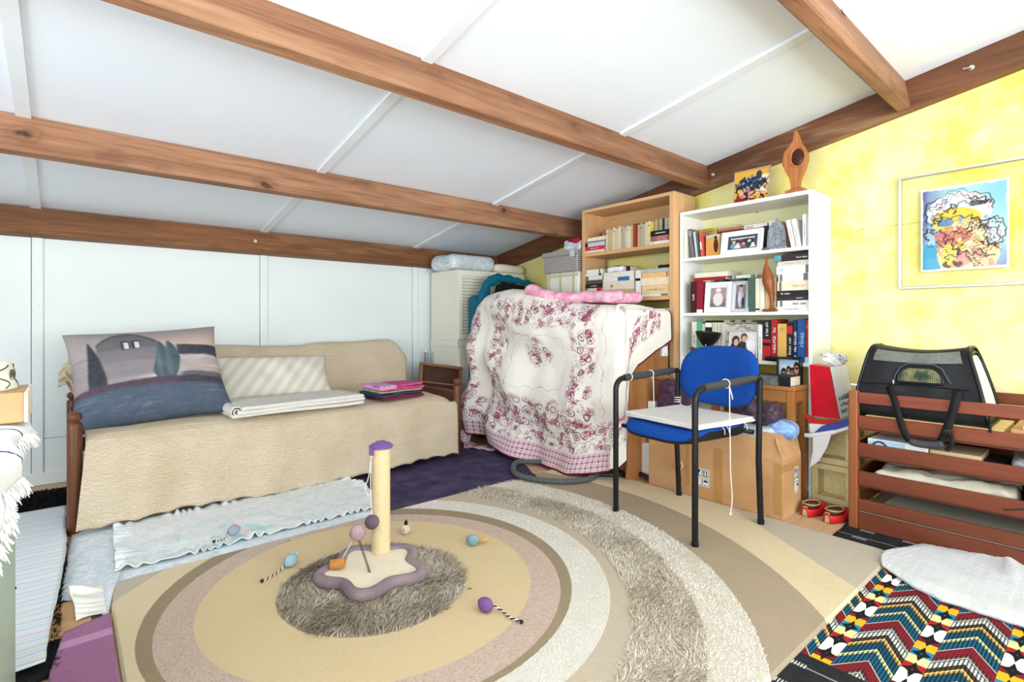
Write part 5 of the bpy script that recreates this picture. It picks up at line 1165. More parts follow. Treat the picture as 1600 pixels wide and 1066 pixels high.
# glass stupa ornament
gm = NT('grey_glass'); gm.set(.18, 0, .6); _v = gm.coord(); _n = gm.noise(_v, 45, 4, .7, .8); gm.base(gm.mix(gm.ramp(_n, [(.3, (0, 0, 0)), (.7, (1, 1, 1))]), lin((108, 116, 130)), lin((196, 204, 212)))); gm.bump(_n, .8, .006)
gm.b.inputs['Transmission Weight'].default_value = .25
st = thing('glass_ornament', 'arched grey glass ornament with a pointed finial on the white bookcase', 'ornament', (X + .03, yx(1214.5, X + .03), T1))
AR = [(-.052, 0), (.052, 0), (.053, .03), (.050, .08), (.046, .115), (.034, .140), (.016, .156), (0, .165), (-.016, .156), (-.034, .140), (-.046, .115), (-.050, .08), (-.053, .03)]
Mx = Matrix(((0, 0, 1, 0), (1, 0, 0, 0), (0, 1, 0, 0), (0, 0, 0, 1)))
MB().prism(AR, -.012, .012, Mx).build('arch', gm.m, st); MB().prism([(-.062, 0), (.062, 0), (.058, .016), (-.058, .016)], -.02, .02, Mx).build('base', gm.m, st)
MB().lathe([(.006, 0), (.0035, .004), (.006, .009), (.0045, .016), (1e-6, .024)], (0, 0, .163), 10).build('finial', gm.m, st, smooth=40)
for sx in (-.034, 0.0, .034): MB().tube(r3([(-.014, sx * 1.0, .018), (-.014, sx, .08), (-.014, sx * .5, .13)], 10), .0035, 6).build('rib', gm.m, st, smooth=True)
for q in (.07, .10, .125): MB().tube([(-.0135, (.047 - (q - .07) * .35) * math.cos(a) , .02 + (q) * math.sin(a) * 1.05) for a in np.linspace(.15, math.pi - .15, 16)], .0025, 6).build('rib', gm.m, st, smooth=True)
o = softbox('pebble_charm', (.02, .04, .016), .008, mat('grey_stone', (110, 106, 98), .7, .2, 60), None, (X + .002, yx(1196, X), T1), (0, 0, 0), 8, .003, 30, 150); tag(o, 'small grey stone charm beside the wide white frame', 'charm')
# ---- middle compartment
g = 'books on the middle shelf of the white bookcase'
book(yx(1079, X), yx(1088, X), T2, T2 + .20, X, .16, (70, 26, 28), 'very dark red book at the left end of the middle shelf', g, title='#5....', ink=M_WHITEINK, tl=.4, th=.4)
book(yx(1088.5, X), yx(1098, X), T2, T2 + .20, X, .16, (142, 30, 46), 'crimson book next to the dark red one, middle shelf', g, bands=((0, .1, M_WHITEINK),))
y_ = yx(1098.5, X + .04)
for i, c in enumerate(((226, 214, 190), (206, 180, 170), (150, 110, 90), (60, 50, 50), (70, 76, 70))):
    book(y_, y_ - .026, T2, T2 + .205, X + .04, .15, c, '%s upright book behind the portrait frames, middle shelf' % ORD[i], g); y_ -= .0265
book(yx(1078, X), yx(1133, X + .04) + .0, T2 + .2055, T2 + .226, X + .045, .16, (158, 36, 38), 'red book lying across the upright books, middle shelf', g, 'flat')
book(yx(1080, X), yx(1137, X + .04), T2 + .2265, T2 + .256, X + .045, .16, (232, 224, 206), 'thick cream book lying on the red one, middle shelf', g, 'flat')
frame('child_portrait_frame', 'white frame with a small child in a pale dress', 1099.5, 1140.5, 438, 487.5, X - .008, M_WFR, .022, art_child, 7, z0=T2 + .0005)
frame('suit_portrait_frame', 'silver grey frame with a person in a pale suit', 1141.5, 1169, 437, 487, X - .004, M_SILV, .010, art_suit, 7, z0=T2 + .0005)
y_ = yx(1141, X + .05)
for i, c in enumerate(((90, 80, 70), (120, 100, 90), (60, 70, 66))):
    book(y_, y_ - .03, T2, T2 + .20, X + .05, .14, c, '%s upright book behind the silver grey frame' % ORD[i], g); y_ -= .031
book(yx(1143, X + .03), yx(1181, X + .03), T2 + .2055, T2 + .224, X + .045, .14, (216, 220, 216), 'pale thin book lying over the silver grey frame', g, 'flat', bands=((.05, .14, M_GREYINK), (.75, .95, M_GREYINK)))
book(yx(1168.5, X), yx(1180, X), T2, T2 + .20, X, .16, (74, 96, 82), 'green upright book on the middle shelf', g)
book(yx(1180.5, X), yx(1187, X), T2, T2 + .195, X, .16, (230, 224, 200), 'cream book beside the green one, middle shelf', g, bands=((.05, .1, M_BLACKINK),))
book(yx(1187.5, X), yx(1194, X), T2, T2 + .195, X, .16, (236, 230, 208), 'pale yellow book behind the wooden bird', g)
book(yx(1194.5, X), yx(1203, X), T2, T2 + .19, X + .01, .15, (210, 180, 130), 'tan book behind the wooden bird', g)
book(yx(1203.5, X), yx(1212, X), T2, T2 + .195, X + .01, .15, (186, 156, 116), 'brown lettered book beside the flat stack, middle shelf', g, title='#7.', tl=.6, th=.5)
ya, yb = yx(1213.5, X), WYa + .021; z = T2
for i, (t, c, n_, kw) in enumerate(((.026, (236, 232, 226), 'white', dict(title='#12..', ink=M_GREYINK, tl=.5, th=.4)), (.034, (232, 228, 222), 'grey white', dict(bands=((.08, .16, M_GREYINK),), title='#7...', tl=.4, th=.4, tp=.7)), (.024, (48, 44, 46), 'black', dict(title='-----', ink=M_WHITEINK, tl=.2, th=.15, tp=.7)), (.030, (40, 30, 34), 'dark', dict(title='#7....', ink=M_WHITEINK, tl=.3, th=.4, tp=.28)), (.052, (230, 220, 192), 'thick cream', dict(title='#8.', ink=M_GOLD, tl=.4, th=.35, tp=.7, bands=((.06, .14, M_GREYINK),))), (.040, (234, 234, 232), 'white', dict(bands=((.05, .14, M_GREYINK), (.82, .96, M_GREYINK)))), (.046, (238, 238, 236), 'thick white', dict(title='#2....', ink=M_GREYINK, tl=.1, th=.4, tp=.15, bands=((.9, .99, M_GREYINK),))), (.026, (214, 206, 190), 'greyish', dict(title='..... ...', ink=M_GREYINK, tl=.5, th=.2)))):
    book(ya - .004 * (i % 3), yb, z, z + t, X + .003 * (i % 2), .17, c, '%s book, %s from the bottom of the flat stack, middle shelf' % (n_, ORD[i]), g, 'flat', **kw); z += t + .0004
book(ya + .012, yb, z, z + .036, X + .002, .17, (52, 40, 44), 'dark book with a teal end on top of the flat stack', g, 'flat', bands=((0, .2, mat('teal_print', (86, 150, 160), .6, .2)),), title='#8..', ink=M_WHITEINK, tl=.3, th=.3, tp=.8)
# wooden bird on a long foot
M_TEAK = wood('polished_teak', (158, 90, 48), (130, 68, 34), 2, .3, 20)
bd = thing('wooden_bird', 'slender polished wooden bird sculpture on the middle shelf', 'sculpture', (X + .0, yx(1203, X), T2))
cl = [(.0, -.010, .014), (.0, -.010, .06), (.0, -.004, .11), (.0, .006, .155), (.0, .012, .195), (.0, .018, .235), (.0, .020, .265), (.0, .019, .29), (0, .019, .312)]
MB().tube(r3(cl, 40), list(np.interp(np.linspace(0, 1, 40), [0, .08, .28, .42, .56, .68, .78, .86, .93, 1.0], [.014, .008, .013, .026, .033, .026, .017, .009, .006, .005])), 16).build('bird_body', M_TEAK, bd, smooth=True)
MB().cbox(-.022, .03, -.045, .035, 0, .015, .003).build('foot', M_TEAK, bd)
# ---- lower compartment
g = 'books on the lower shelf of the white bookcase'
Xl = X + .02
def up(p0, p1, ptop, col, lab, **kw):
    z1 = zx((p0 + p1) / 2, ptop, Xl); book(yx(p0, Xl), yx(p1, Xl), T3, z1, Xl, .15, col, lab, g, 'up', **kw)
up(1081, 1088.5, 503, (226, 226, 206), 'cream book at the left end of the lower shelf', title='#7...', ink=M_GREYINK, tl=.5, th=.3)
up(1089, 1096.5, 503, (86, 178, 134), 'mint green upright book on the lower shelf')
up(1097, 1101.5, 506, (206, 196, 160), 'thin straw book beside the mint green one')
up(1102, 1112.5, 501, (28, 26, 28), 'black book with a white emblem behind the lamp', bands=((.82, .94, M_WHITEINK),))
cs = [(222, 214, 190), (206, 192, 160), (226, 222, 204), (196, 186, 160), (218, 212, 192), (206, 200, 178), (190, 184, 164), (212, 206, 186)]
for i, c in enumerate(cs): up(1113 + i * 2.2, 1113 + i * 2.2 + 2.1, 504, c, '%s thin pale pamphlet right of the black book, lower shelf' % ORD[i])
def up2(p0, p1, ptop, col, lab, **kw):
    z1 = zx((p0 + p1) / 2, ptop, 3.125); book(yx(p0, 3.125), yx(p1, 3.125), T3, z1, 3.125, .15, col, lab, g, 'up', **kw)
cols_ = [(176, 172, 150), (210, 196, 150), (160, 156, 140), (196, 186, 160), (150, 146, 132), (190, 180, 150)]
for i, c in enumerate(cols_):
    up2(1131 + i * 8.6, 1131 + i * 8.6 + 8.4, 504 if i % 2 else 500, c, '%s upright book behind the family photos, lower shelf' % ORD[i], title='~~~~', ink=M_BLACKINK, tl=.6, th=.5)
up(1184.5, 1191, 508, (232, 230, 218), 'white notebook beside the black and red book', title='* * * *', ink=M_GREYINK, tl=.7, th=.4)
up(1192, 1204.5, 500, (26, 24, 26), 'black book with a red lower half', title='#9...', ink=M_WHITEINK, tl=.34, th=.5, tp=.78, bands=((.02, .36, M_REDINK), (.44, .52, M_REDINK)))
up(1205, 1214.5, 499, (162, 38, 42), 'dark red upright book on the lower shelf', title='#11....', ink=M_WHITEINK, tl=.7, th=.5)
up(1215, 1229, 506, (216, 170, 92), 'thick ochre cloth-bound book on the lower shelf', title='#2.', ink=M_GREYINK, tl=.2, th=.3, tp=.85)
up(1229.5, 1238.5, 503, (32, 28, 34), 'black book between ochre and navy books', title='#8.', ink=M_WHITEINK, tl=.45, th=.5, tp=.4, bands=((.7, .9, M_REDINK),))
up(1239, 1246, 500, (24, 36, 76), 'navy upright book on the lower shelf', title='#14..', ink=M_WHITEINK, tl=.6, th=.6, tp=.42)
up(1246.5, 1259, 498, (36, 84, 146), 'wide blue book titled in pale letters', title='r\u00eaves', ink=mat('pale_blue_ink', (150, 190, 226), .6), tl=.32, th=.6, tp=.52)
up(1259.5, 1267.5, 500, (196, 40, 34), 'bright red book at the end of the lower shelf', title='D', ink=M_GOLD, tl=.12, th=.7, tp=.85, bands=((.0, .12, mat('sky_print', (120, 176, 206), .6, .2)),))
frame('family_photo_frame', 'clear frame with a couple in winter hats on the lower shelf', 1136.5, 1181, 518, 561, X + .002, M_CLEAR, .003, art_couple, 9, z0=T3 + .0005)
frame('empty_clear_frame', 'larger clear frame behind the couple photograph', 1128, 1190, 507, 561, X + .032, mat('black_thin_edge', (50, 48, 48), .4), .0025, lambda u, v: ov(np.tile(Lc((196, 192, 176)), (len(u), 1)), (sines(np.stack([u, v], -1), 7, 71) > .25) * .7, (120, 116, 104)), 4, z0=T3 + .0005, stand=False)
o = softbox('black_pouch', (.05, .19, .028), .012, mat('black_fabric', (24, 24, 26), .7, .1), None, (X + .004, yx(1224, X), T3), (0, 0, 0), 10, .004, 10, 160); tag(o, 'flat black pouch in front of the red and ochre books', 'pouch')
o = MB().lathe([(.016, 0), (.016, .018), (.013, .03), (.013, .032), (.0, .032)], (X + .004, yx(1261, X), T3), 14).build('small_jar', mat('pale_blue_plastic', (150, 196, 214), .3, .1), None, smooth=30); tag(o, 'small pale blue jar at the end of the lower shelf', 'jar')
# black clip lamp and wooden handle behind the chair
M_BLK = mat('black_enamel', (20, 20, 22), .3, .1)
lp = thing('clip_lamp', 'black bowl-shaped lamp turned upwards behind the blue chair', 'lamp', (0, 0, 0))
lc = at_x(1107, 519, 3.00); 
Mt = Matrix.Translation(lc) @ Matrix.Rotation(R(5), 4, 'X')
MB().lathe([(.012, -.10), (.020, -.092), (.038, -.075), (.058, -.048), (.072, -.018), (.076, 0), (.073, 0), (.069, -.018), (.055, -.046), (.036, -.071), (.018, -.086), (1e-6, -.088)], seg=24, M=Mt).build('lamp_shade', M_BLK, lp, smooth=40)
MB().tube(r3([lc + Vector((-.02, 0, -.04)), lc + Vector((-.032, .0, -.08)), lc + Vector((-.02, 0, -.13)), lc + Vector((0, 0, -.16)), lc + Vector((0.0, 0, -.21))], 14), .006, 8).build('arm', mat('grey_metal', (120, 120, 122), .35, .05, metal=.6), lp, smooth=True)
MB().cbox(lc.x - .015, lc.x + .06, lc.y - .02, lc.y + .02, .7295, .755, .003).build('clip', M_BLK, lp)
a = at_x(1079, 544, 3.0); b = at_x(1094, 551, 3.04)
o = MB().tube(r3([a, a.lerp(b, .3), b, b + Vector((.0, -.05, -.06))], 12), [.011, .014, .014, .013, .013, .012, .012, .011, .011, .010, .010, .010], 10).build('brush_handle', mat('brown_wood_handle', (96, 62, 36), .4, .2, 30), None, smooth=True); tag(o, 'rounded brown wooden handle sticking up left of the lamp', 'handle')
# ---- on top of the white bookcase
def paint_dark(u, v):
    C = np.tile(Lc((222, 168, 66)), (len(u), 1)); P = np.stack([u, v], -1); n1 = sines(P, 4.2, 81); n2 = sines(P, 9, 82)
    C = ov(C, rect(u, v, .75, 1, .5, .8) * .8, (236, 226, 206)); C = ov(C, ((v < .25 - .3 * u + .12 * n1)).astype(float), (158, 46, 40))
    body = np.clip((1 - ((u - .48) / .46) ** 2 - ((v - .58 - .1 * n1) / .24) ** 2) * 6, 0, 1); C = ov(C, body, (60, 88, 118)); C = ov(C, body * (n2 > .25), (40, 42, 54)); C = ov(C, body * (n2 < -.45), (170, 190, 196))
    C = ov(C, ell(u, v, .70, .82, .09, .14), (48, 58, 76)); C = ov(C, ell(u, v, .35, .28, .22, .15), (226, 170, 160)); C = ov(C, ell(u, v, .35, .28, .22, .15) * (n2 > .1) * .8, (206, 90, 80)); C = ov(C, ell(u, v, .80, .30, .16, .14), (236, 222, 196)); C = ov(C, ell(u, v, .80, .24, .14, .07) * .8, (222, 140, 70))
    ln = (np.abs(n1) < .13); C = ov(C, ln * (v < .7) * 1.0, (44, 34, 42)); C = ov(C, (np.abs(n2) < .12) * body, (24, 24, 32)); return C
pt = frame('small_painting', 'small framed abstract painting in blue, red and ochre on the white bookcase', 1145, 1201.5, 252, 318, 3.12, mat('pewter_frame', (176, 160, 136), .4, .05), .006, paint_dark, 6, .012, z0=WT + .0005); pt['category'] = 'painting'
sc = thing('teardrop_sculpture', 'carved wooden teardrop sculpture with a dark hollow on the white bookcase', 'sculpture', (3.11, yx(1244, 3.11), WT))
M_CARV = wood('carved_yew', (200, 130, 76), (166, 94, 50), 2, .35, 40)
k_ = (zx(1244, 205, 3.11) - WT) / 100.0
OUT = [(-7, 7), (7, 7), (6, 14), (8, 24), (14, 36), (18, 50), (18, 60), (14, 70), (9, 78), (6, 88), (2, 99), (-1, 100), (-2, 94), (-3, 86), (-9, 78), (-17, 70), (-20, 60), (-20, 50), (-15, 38), (-9, 26), (-7, 14)]
Ms = Matrix(((0, 0, 1, 0), (-1, 0, 0, 0), (0, 1, 0, 0), (0, 0, 0, 1)))
import itertools
bm = bmesh.new(); pts2 = resample([(x * k_, z * k_) for x, z in OUT] + [(OUT[0][0] * k_, OUT[0][1] * k_)], 90)[:-1]
mb = MB(); nP = len(pts2)
rings_ = [(-.017, .93), (-.012, .985), (0, 1.0), (.012, .985), (.017, .93)]
cxz = np.array([0, 55 * k_])
for (d, s_) in rings_: mb.v += [tuple(Ms @ Vector(((p[0] - cxz[0]) * s_ + cxz[0], (p[1] - cxz[1]) * (1 - (1 - s_) * .5) + cxz[1], d))) for p in pts2]
mb.f = [(r * nP + i, r * nP + (i + 1) % nP, (r + 1) * nP + (i + 1) % nP, (r + 1) * nP + i) for r in range(4) for i in range(nP)] + [tuple(reversed(range(nP))), tuple(range(4 * nP, 5 * nP))]
mb.build('carved_body', M_CARV, sc, smooth=40); bm.free()
MB().ball((-.0155, -4 * k_, 57 * k_), 1.0, 20, 12, sc=(.007, 9.5 * k_, 13.5 * k_)).build('hollow', wood('dark_heartwood', (84, 38, 24), (50, 22, 14), 1, .3, 30), sc, smooth=True)
MB().tube([(-.017, -4 * k_ + 11 * k_ * math.cos(t), 57 * k_ + 15.5 * k_ * math.sin(t)) for t in np.linspace(0, 2 * math.pi, 30, endpoint=False)], 1.3 * k_, 8, closed=True).build('rim', M_CARV, sc, smooth=True)
MB().cbox(-.03, .03, -14 * k_, 14 * k_, 0, 7.5 * k_, .004).build('plinth', M_CARV, sc)
bpy.ops.object.select_all(action='DESELECT') if False else None
# ================================================================== GLASS PICTURE ON THE WALL
pf = thing('glass_picture', 'abstract colour drawing behind glass in a pale metal frame on the yellow wall', 'picture', (0, 0, 0))
FY0, FY1, FZ0, FZ1 = .248, .762, 1.122, 1.706; XF = XW - .028
M_ALU = mat('pale_aluminium', (206, 210, 204), .3, .03, 8, metal=.5)
t = .013
for (a, b, c, d) in ((FY0, FY1, FZ0, FZ0 + t), (FY0, FY1, FZ1 - t, FZ1), (FY0, FY0 + t, FZ0 + t, FZ1 - t), (FY1 - t, FY1, FZ0 + t, FZ1 - t)):
    MB().cbox(XF, XW - .002, a, b, c, d, .003).build('frame_bar', M_ALU, pf)
gl = NT('picture_glass'); gl.set(.02, 0, .5); gl.b.inputs['Transmission Weight'].default_value = 1.0; gl.b.inputs['IOR'].default_value = 1.12; gl.b.inputs['Base Color'].default_value = (.97, .985, .97, 1)
MB().box(XF + .004, XF + .006, FY0 + t, FY1 - t, FZ0 + t, FZ1 - t).build('glass', gl.m, pf)
def art_head(u, v):
    P = np.stack([u, v], -1); n1 = sines(P, 1.6, 91); n2 = sines(P, 3.6, 92); n3 = sines(P, 8, 93)
    inb = (np.minimum(np.minimum(u, 1 - u), np.minimum(v, 1 - v)) > .025 + .01 * n3)
    C = np.tile(Lc((244, 240, 230)), (len(u), 1)); I = np.tile(Lc((176, 214, 222)), (len(u), 1))
    I = ov(I, np.clip((.35 - u) * 3, 0, 1) * np.clip((v - .3) * 3, 0, 1), (126, 128, 176)); I = ov(I, np.clip((.10 - u) * 10, 0, 1), (84, 86, 150)); I = ov(I, ((u < .25) & (v < .32)).astype(float) * .9, (70, 166, 206)); I = ov(I, np.clip((u - .75) * 4, 0, 1) * np.clip((.3 - v) * 4, 0, 1), (130, 136, 186)); I = ov(I, np.clip((u - .6) * 3, 0, 1) * np.clip((v - .55) * 3, 0, 1) * .7, (120, 196, 214))
    head = ell(u, v, .45, .68, .38, .24, .05); I = ov(I, head, (232, 232, 240)); I = ov(I, ell(u, v, .42, .60, .30, .14, .1), (240, 206, 86)); body = ell(u, v, .55, .22, .36, .36, .05); I = ov(I, body, (238, 224, 170)); I = ov(I, body * (n2 > .3), (236, 168, 150)); I = ov(I, ell(u, v, .38, .40, .22, .12, .1) * .8, (214, 110, 96)); I = ov(I, ell(u, v, .40, .18, .14, .2) * (n2 < .1), (242, 220, 90)); I = ov(I, ell(u, v, .85, .42, .11, .16, .1), (206, 224, 232)); I = ov(I, ell(u, v, .40, .52, .24, .05) * (n1 > -.2), (244, 190, 60)); I = ov(I, ell(u, v, .30, .57, .10, .05), (120, 150, 190)); I = ov(I, ell(u, v, .28, .72, .12, .05) * (n2 > 0), (200, 80, 80))
    I = ov(I, (np.abs(n3 + .5 * n2) < .10) * ((head + body) > 0) * (n1 > -.1) * .7, (236, 150, 120)); I = ov(I, ((n3 > .55) & (head > 0)) * .8, (120, 160, 200)); I = ov(I, ((n3 < -.6) & (body > 0)) * .8, (250, 246, 230))
    rs = np.random.RandomState(12); D = np.full(len(u), 9.0); D2 = D.copy()
    arcs = [(.45, .68, .40, .25, .0, 3.5, .02), (.45, .68, .34, .20, .3, 2.9, .03), (.50, .60, .30, .10, 2.4, 6.0, .03), (.40, .56, .26, .07, 0, 3.3, .02), (.42, .50, .30, .06, 3.0, 6.2, .03), (.85, .42, .11, .16, 0, 6.3, .01), (.84, .44, .06, .11, 0, 5.0, .02), (.56, .22, .34, .36, .0, 2.2, .03), (.30, .14, .14, .22, .2, 2.4, .03), (.45, .30, .22, .12, 1, 4.6, .04), (.62, .30, .18, .16, 3, 6.4, .04), (.14, .45, .08, .16, 1.6, 4.8, .02), (.55, .12, .26, .08, .2, 3.0, .03), (.64, .45, .10, .10, 0, 5.2, .03), (.30, .66, .14, .07, .2, 5.6, .03), (.55, .74, .20, .05, 0, 3.4, .02), (.72, .18, .12, .14, .5, 4.5, .03)]
    for q, (cx, cy, rx, ry, a0, a1, wb) in enumerate(arcs):
        t = np.linspace(a0, a1, 90); w1 = wb * np.sin(t * rs.uniform(5, 11) + rs.rand() * 6) + wb * .6 * np.sin(t * rs.uniform(14, 22) + rs.rand() * 6)
        px_, py_ = cx + (rx + w1) * np.cos(t), cy + (ry + w1) * np.sin(t)
        for k0 in range(0, 90, 30):
            d = np.sqrt(((u[:, None] - px_[None, k0:k0 + 30]) ** 2 + ((v[:, None] - py_[None, k0:k0 + 30]) * 1.27) ** 2).min(1)) - .0035 * np.sin(t[k0] * 3)
            D = np.minimum(D, d)
        if q % 3 == 1: D2 = np.minimum(D2, np.sqrt(((u[:, None] - px_[None, ::2] - .03) ** 2 + (v[:, None] - py_[None, ::2] + .03) ** 2).min(1)))
    I = ov(I, np.clip((.011 - D2) / .006, 0, 1) * .75, (196, 70, 64)); I = ov(I, np.clip((.0105 - D) / .005, 0, 1) * .92, (36, 32, 36))
    I = ov(I, (ell(u, v, .62, .76, .16, .03) > 0) * (n3 > .1) * .85, (40, 36, 40)); I = ov(I, (ell(u, v, .38, .07, .12, .05) > 0) * (n3 > 0) * .85, (44, 40, 38))
    return np.where(inb[:, None], I, C)
nu, nv = 150, 190; AY0, AY1, AZ0, AZ1 = .340, .668, 1.207, 1.622
G = np.zeros((nu, nv, 3)); G[..., 0] = XF + .010; G[..., 1] = np.linspace(AY1, AY0, nu)[:, None]; G[..., 2] = np.linspace(AZ0, AZ1, nv)[None]
uu, vv = np.meshgrid(np.linspace(0, 1, nu), np.linspace(0, 1, nv), indexing='ij')
o = MB().grid(G, flip=True).build('drawing', vcol_mat('watercolour_paper', .7, var=0), pf, cols=art_head(uu.ravel(), vv.ravel())); solid(o, .001)

# ================================================================== BLUE CHAIR (front towards -x before turning)
M_TUBE = mat('black_powder_coat', (22, 22, 24), .38, .08, 30); M_PAD = mat('grey_arm_pad', (62, 62, 64), .6, .06, 30); M_BLUE = mat('royal_blue_fabric', (4, 66, 150), .85, .07, 8, .25, 500); M_SHELL = mat('black_seat_shell', (24, 24, 26), .5, .05)
ch = thing('blue_armchair', 'blue upholstered visitor chair with black tube frame and armrests', 'chair', (2.248, 1.362, .016), R(-8.8))
hw, hd = .238, .218
for s_ in (-1, 1):      # s_=+1: side towards the white wall
    y_ = s_ * hw
    fl_ = [(-hd, y_, .001), (-hd, y_, .3), (-hd, y_, .60)] + [(-hd + .05 * (1 - math.cos(a)), y_, .60 + .055 * math.sin(a)) for a in np.linspace(.3, math.pi / 2, 6)]
    MB().tube(fl_, .0135, 14).build('front_leg', M_TUBE, ch, smooth=40)
    MB().tube([(-hd + .05, y_, .655), (hd * .2, y_, .668), (hd * .8, y_, .676), (hd + .01, y_, .676)], .0135, 12).build('arm_tube', M_TUBE, ch, smooth=40)
    MB().tube([(-hd + .055, y_, .657), (-hd + .06, y_, .657), (hd * .2, y_, .668), (hd * .85, y_, .677), (hd * .9, y_, .677)], [.012, .0175, .0175, .0175, .012], 14).build('arm_pad', M_PAD, ch, smooth=40)
    MB().tube([(hd + .012, y_, .678), (hd + .014, y_, .66), (hd + .01, y_, .50), (hd + .005, y_, .30), (hd + .022, y_, .001)], .0135, 14).build('rear_leg', M_TUBE, ch, smooth=40)
    for xx in (-hd, hd + .022): MB().lathe([(.0155, 0), (.0155, .018), (.014, .02)], (xx, y_, 0), 12).build('foot_cap', M_TUBE, ch)
    MB().tube([(hd + .014, y_, .60), (hd + .04, y_ * .85, .62)], .007, 8).build('back_bracket', M_TUBE, ch, smooth=True)
for x_ in (-hd + .03, hd - .01): MB().tube([(x_, -hw + .018, .425), (x_, hw - .018, .425)], .011, 10).build('cross_tube', M_TUBE, ch, smooth=True)
def seat_outline(k=1.0):
    o = []
    for a in np.linspace(0, 2 * math.pi, 48, endpoint=False):
        c, s_ = math.cos(a), math.sin(a); n = 4.2
        r = (abs(c) ** n + abs(s_) ** n) ** (-1 / n); o.append((r * c * .228 * k - .006, r * s_ * .222 * k))
    return o
nS = 48; mb = MB()
lv = [(.418, .93), (.424, .985), (.436, 1.0)]
mb.v = [(x, y, z + (.024 * min(1, max(0, (x + .19) / .08)) if z > .43 else 0) - .018 * max(0, (-x - .10) / .12) ** 2) for z, k in lv for x, y in seat_outline(k)]; mb.f = [(r * nS + i, r * nS + (i + 1) % nS, (r + 1) * nS + (i + 1) % nS, (r + 1) * nS + i) for r in range(2) for i in range(nS)] + [tuple(reversed(range(nS))), tuple(range(2 * nS, 3 * nS))]
mb.build('seat_shell', M_SHELL, ch, smooth=50)
mb = MB(); lv = [(.430, .985), (.455, .99), (.466, .965), (.471, .85), (.472, .4)]
mb.v = [(x, y, z - .018 * max(0, (-x - .10) / .12) ** 2) for z, k in lv for x, y in seat_outline(k)]; mb.f = [(r * nS + i, r * nS + (i + 1) % nS, (r + 1) * nS + (i + 1) % nS, (r + 1) * nS + i) for r in range(4) for i in range(nS)] + [tuple(reversed(range(nS))), tuple(range(4 * nS, 5 * nS))]
mb.build('seat_pad', M_BLUE, ch, smooth=60)
# curved backrest
def back(y, z, d):      # y -1..1, z -1..1
    return (hd + .055 + .05 * (z * .5) + d - .035 * y * y, y * .226, .665 + z * .150)
mbf, mbb = MB(), MB(); nA = 44; R_ = [1.0, .97, .85, .6, .3, .02]
def outl(a, k):
    c, s_ = math.cos(a), math.sin(a); n = 2.9; r = (abs(c) ** n + abs(s_) ** n) ** (-1 / n) * k; return r * c, r * s_
vf, vb = [], []
for k in R_:
    for a in np.linspace(0, 2 * math.pi, nA, endpoint=False):
        y_, z_ = outl(a, k); d = -.030 * (1 - k ** 6) ** .5; vf.append(back(y_, z_, d)); vb.append(back(y_, z_, .014 * (1 - k ** 8) ** .5 + .006))
fs = [(r * nA + i, r * nA + (i + 1) % nA, (r + 1) * nA + (i + 1) % nA, (r + 1) * nA + i) for r in range(len(R_) - 1) for i in range(nA)]
mbf.add(vf, [tuple(reversed(f)) for f in fs] + [tuple((len(R_) - 1) * nA + i for i in reversed(range(nA)))]); mbf.build('backrest', M_BLUE, ch, smooth=True)
mbb.add(vb, fs + [tuple((len(R_) - 1) * nA + i for i in range(nA))]); mbb.add([vf[i] for i in range(nA)] + [vb[i] for i in range(nA)], [(i, (i + 1) % nA, nA + (i + 1) % nA, nA + i) for i in range(nA)])
mbb.build('backrest_shell', M_SHELL, ch, smooth=60)
# towel folded on the seat
ct = thing('seat_towel', 'folded off-white towel lying on the blue chair seat', 'towel', (2.248, 1.362, .4895), R(-8.8))
for i in range(2): softbox('fold', (.41 - .004 * i, .438 - .006 * i, .0125), .006, M_TOW, ct, (.022, -.004 + .003 * i, .0105 * i), (0, 0, R(.7 * i)), 20, .0035, 4, 170 + i)
# strings tied on the armrests, and the cord hanging by the seat
M_STR = mat('white_string', (238, 234, 224), .9, .03)
def string(name, label, pts, r=.0022, knots=(), cat='string', grp=None):
    t = thing(name, label, cat, (0, 0, 0), 0, grp); MB().tube(r3(pts, max(10, len(pts) * 6)), r, 6).build('cord', M_STR, t, smooth=True)
    for p in knots: MB().ball(p, .006, 8, 6).build('knot', M_STR, t, smooth=True)
    return t
def chw(x, y, z):
    a = R(-8.8); return Vector((2.248 + x * math.cos(a) - y * math.sin(a), 1.362 + x * math.sin(a) + y * math.cos(a), z + .016))
def loop(x, y, z, r=.0195): return [chw(x + .006 * math.sin(t * .5), y + r * math.cos(t), z + r * math.sin(t)) for t in np.linspace(0, 2 * math.pi, 13)]
s1 = string('hanging_cord', 'long white cord tied to the armrest nearer the crib, hanging past the seat', [chw(-.02, -hw - .0215, .655), chw(-.022, -hw - .024, .55), chw(-.02, -hw - .026, .30), chw(-.02, -hw - .027, .115), chw(-.024, -hw - .028, .11)], .0022, (chw(-.022, -hw - .028, .105),))
MB().tube(loop(-.02, -hw, .666), .0024, 6, closed=False).build('tied_loop', M_STR, s1, smooth=True); MB().tube([chw(-.018, -hw - .022, .65), chw(-.012, -hw - .03, .61), chw(-.012, -hw - .03, .60)], .0022, 6).build('short_end', M_STR, s1)
s2 = string('armrest_string', 'white string tied to the armrest nearer the quilt', [chw(.02, hw - .022, .655), chw(.02, hw - .024, .60), chw(.022, hw - .025, .505)], .0022)
MB().tube(loop(.02, hw, .667), .0024, 6).build('tied_loop', M_STR, s2, smooth=True); MB().tube(loop(-.13, hw, .66), .0024, 6).build('tied_loop', M_STR, s2, smooth=True)
s3 = string('rear_leg_string', 'white strings knotted round the rear chair leg beside the backrest', [chw(hd - .004, hw - .018, .52), chw(hd - .02, hw - .05, .50), chw(hd - .03, hw - .09, .493), chw(hd - .02, hw - .13, .51)], .0022)
